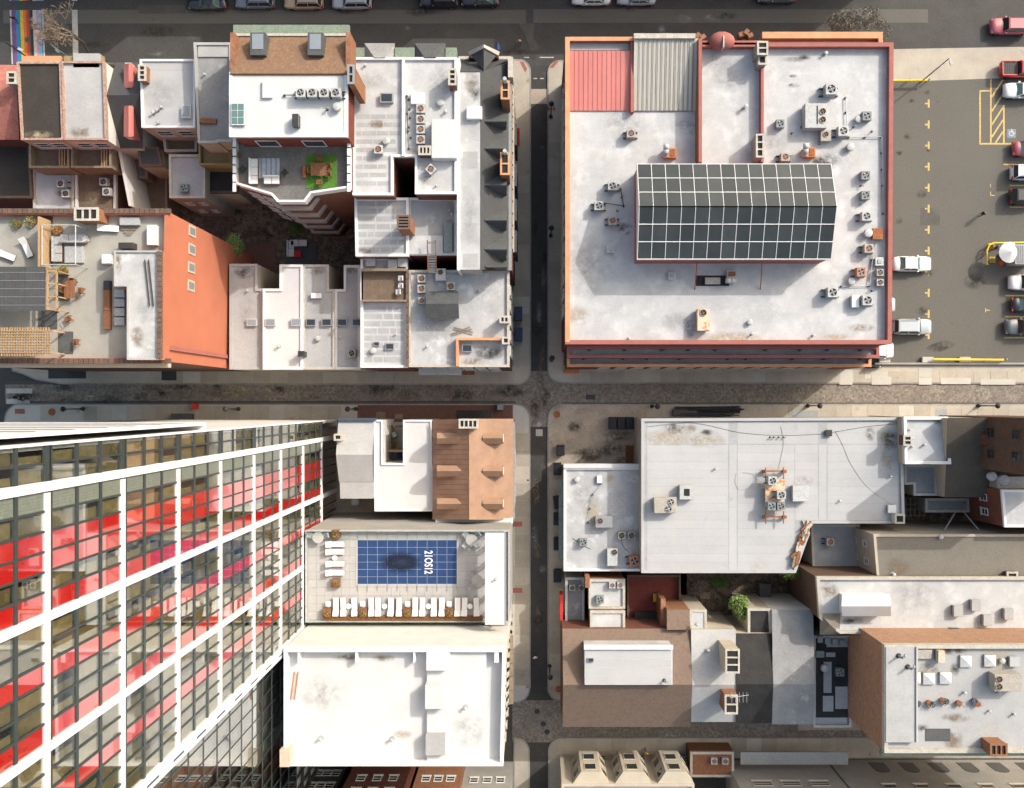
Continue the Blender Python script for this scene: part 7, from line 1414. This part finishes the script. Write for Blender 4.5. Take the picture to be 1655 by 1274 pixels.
# ================================================================= trees and planting
def bare_tree(px,py,h,label,spread=1.0,twig='twig',leafn=0,lm='leaf_dry',seed=1,lean=(0,0)):
    rr=random.Random(seed); q=W(px,py); t=thing('tree',label,'tree',(q.x,q.y,-.02)); ORG[t.name]=Vector((0,0,0)); tr=MB(); cr=MB(); tips=[]
    def br(p,d,L,r,dep):
        e=p+d*L; r=max(r,.024); (tr if dep<2 else cr).tube(p,e,r,6 if dep<2 else 4,r*.65)
        if dep>=6: tips.append(e); return
        for k in range(3 if dep<4 else 3):
            nd=(d+Vector((rr.gauss(0,.5)*spread,rr.gauss(0,.5)*spread,rr.gauss(.1,.28)))).normalized(); br(e,nd,L*rr.uniform(.58,.82),r*.6,dep+1)
    br(Vector((0,0,0)),Vector((lean[0],lean[1],1)).normalized(),h*.3,h*.018,0); tr.build('trunk','bark',t); cr.build('crown',twig,t)
    if leafn:
        lb=MB()
        for e in tips:
            for k in range(leafn):
                p=e+Vector((rr.gauss(0,.25),rr.gauss(0,.25),rr.gauss(0,.2))); d=Vector((rr.gauss(0,1),rr.gauss(0,1),rr.gauss(0,.6))).normalized(); o=d.orthogonal().normalized(); L=rr.uniform(.07,.16); lb.add([p-d*L,p+o*L*.6,p+d*L,p-o*L*.6],[(0,1,2,3)])
        lb.build('foliage',lm,t)
    return t
bare_tree(146,92,9,'bare brown street tree over the white stop line',1.15,seed=11,lean=(.15,.3)); bare_tree(1368,66,6.0,'pale budding street tree at the orange parapet',1.0,leafn=5,seed=5,lean=(0,.15)); bare_tree(440,382,7,'bare grey brown tree in the courtyard beside the tall brick house',1.2,seed=8,lean=(-.2,.1))
def bush(px,py,z,rx,ry,rz_,n,label,lm='leaf',s=.2,zb=0):
    q=W(px,py,z); t=thing('shrub',label,'shrub',(q.x,q.y,zb)); ORG[t.name]=Vector((0,0,0)); mb=MB(); rr=random.Random(int(px))
    mb=MB()
    for k in range(9):
        a_=rr.uniform(0,6.28); u=rr.random()**.5*.6; cx_,cy_,cz=rx*u*math.cos(a_),ry*u*math.sin(a_),(z-zb)+rr.uniform(-.4,.4)*rz_; l=leaves((cx_,cy_,cz),rx*.5,ry*.5,rz_*.5,n//9,s,rr,.5); mb.add(l.v,l.f)
    mb.build('foliage',lm,t); st=MB()
    for k in range(4): st.tube((0,0,0),(rr.uniform(-.4,.4)*rx,rr.uniform(-.4,.4)*ry,z-zb),.05,5)
    st.build('stem','bark',t); return t
bush(376,398,6.5,1.5,1.7,2.2,2200,'bright green bush at the foot of the orange wall','leaf_pale'); bush(1193,984,7.2,1.4,1.7,1.8,2200,'bright green shrub beside the black roofed rear wing','leaf_pale',.25); bush(1280,925,6.0,1.7,.8,1.0,800,'green creeper at the corner of the seamed roof','leaf',.2)
for x,y,r_,l,m in ((1130,955,1.4,'dry brown undergrowth in the back yard','leaf_dry'),(1165,940,1.2,'dull green undergrowth below the seamed roof','leaf'),(540,408,1.5,'brown tangled shrub in the dark courtyard','leaf_dry'),(480,372,1.3,'dark ivy shrub behind the courtyard sofa','leaf')): bush(x,y,.9,r_,r_,.7,700,l,m,.16)
def yard(label,x0,y0,x1,y1,m): topbox('patio',label,'patio',x0,y0,x1,y1,.02,.14,m)
yard('red brick patio in the courtyard',398,392,446,432,'brick_paving'); yard('grey patio with sofa in the courtyard',462,390,512,428,'slate_grey')
sofa(470,402,.14,2.0,'white garden sofa in the dark courtyard',-1.57); sofa(483,393,.14,2.0,'second white garden sofa at right angles in the dark courtyard',0); table(482,411,.14,.8,.8,'small red topped courtyard table','fabric_red')
table(1139,962,.1,1.2,.8,'old timber table in the back yard','timber_old'); topbox('shed','small grey shed roof in the shaded back yard','shed',1228,944,1246,970,0,2.2,'slate_grey',.03)
# ================================================================= houses on the far side of the main street (they shade it)
for k in range(9):
    x0=-60+k*176; h=(11.5,12.5,11,13,12,11.2,12.6,11.8,12.2)[k]
    q=bld('row_house','brick row house on the far side of the main street, '+('first','second','third','fourth','fifth','sixth','seventh','eighth','ninth')[k]+' from the rainbow crossing',[(x0,-260),(x0+174,-260),(x0+174,-140),(x0,-140)],h,roof='roof_grey',cat='house')

# ================================================================= tell look-alikes apart by their distance from the cobbled crossing
by_label={}
for o in bpy.data.objects:
    if o.parent is None and 'label' in o and o.get('category'): by_label.setdefault(o['label'],[]).append(o)
ORD=['nearest','second nearest','third nearest','fourth nearest','fifth nearest','sixth nearest','seventh nearest','eighth nearest','ninth nearest','tenth nearest','eleventh nearest','twelfth nearest','thirteenth nearest','fourteenth nearest']
for lab,L in by_label.items():
    if 1<len(L)<=14:
        for k,o in enumerate(sorted(L,key=lambda o:o.location.x**2+o.location.y**2)):
            for nl in (f'{lab}, {ORD[k]} the cobbled crossing', f'{lab}, {ORD[k]} the crossing'.replace(' unit','').replace('skid mounted ','').replace('rusty fan ','')):
                if len(nl.split())<=16: o['label']=nl; break
            o['group']=o.get('group') or lab
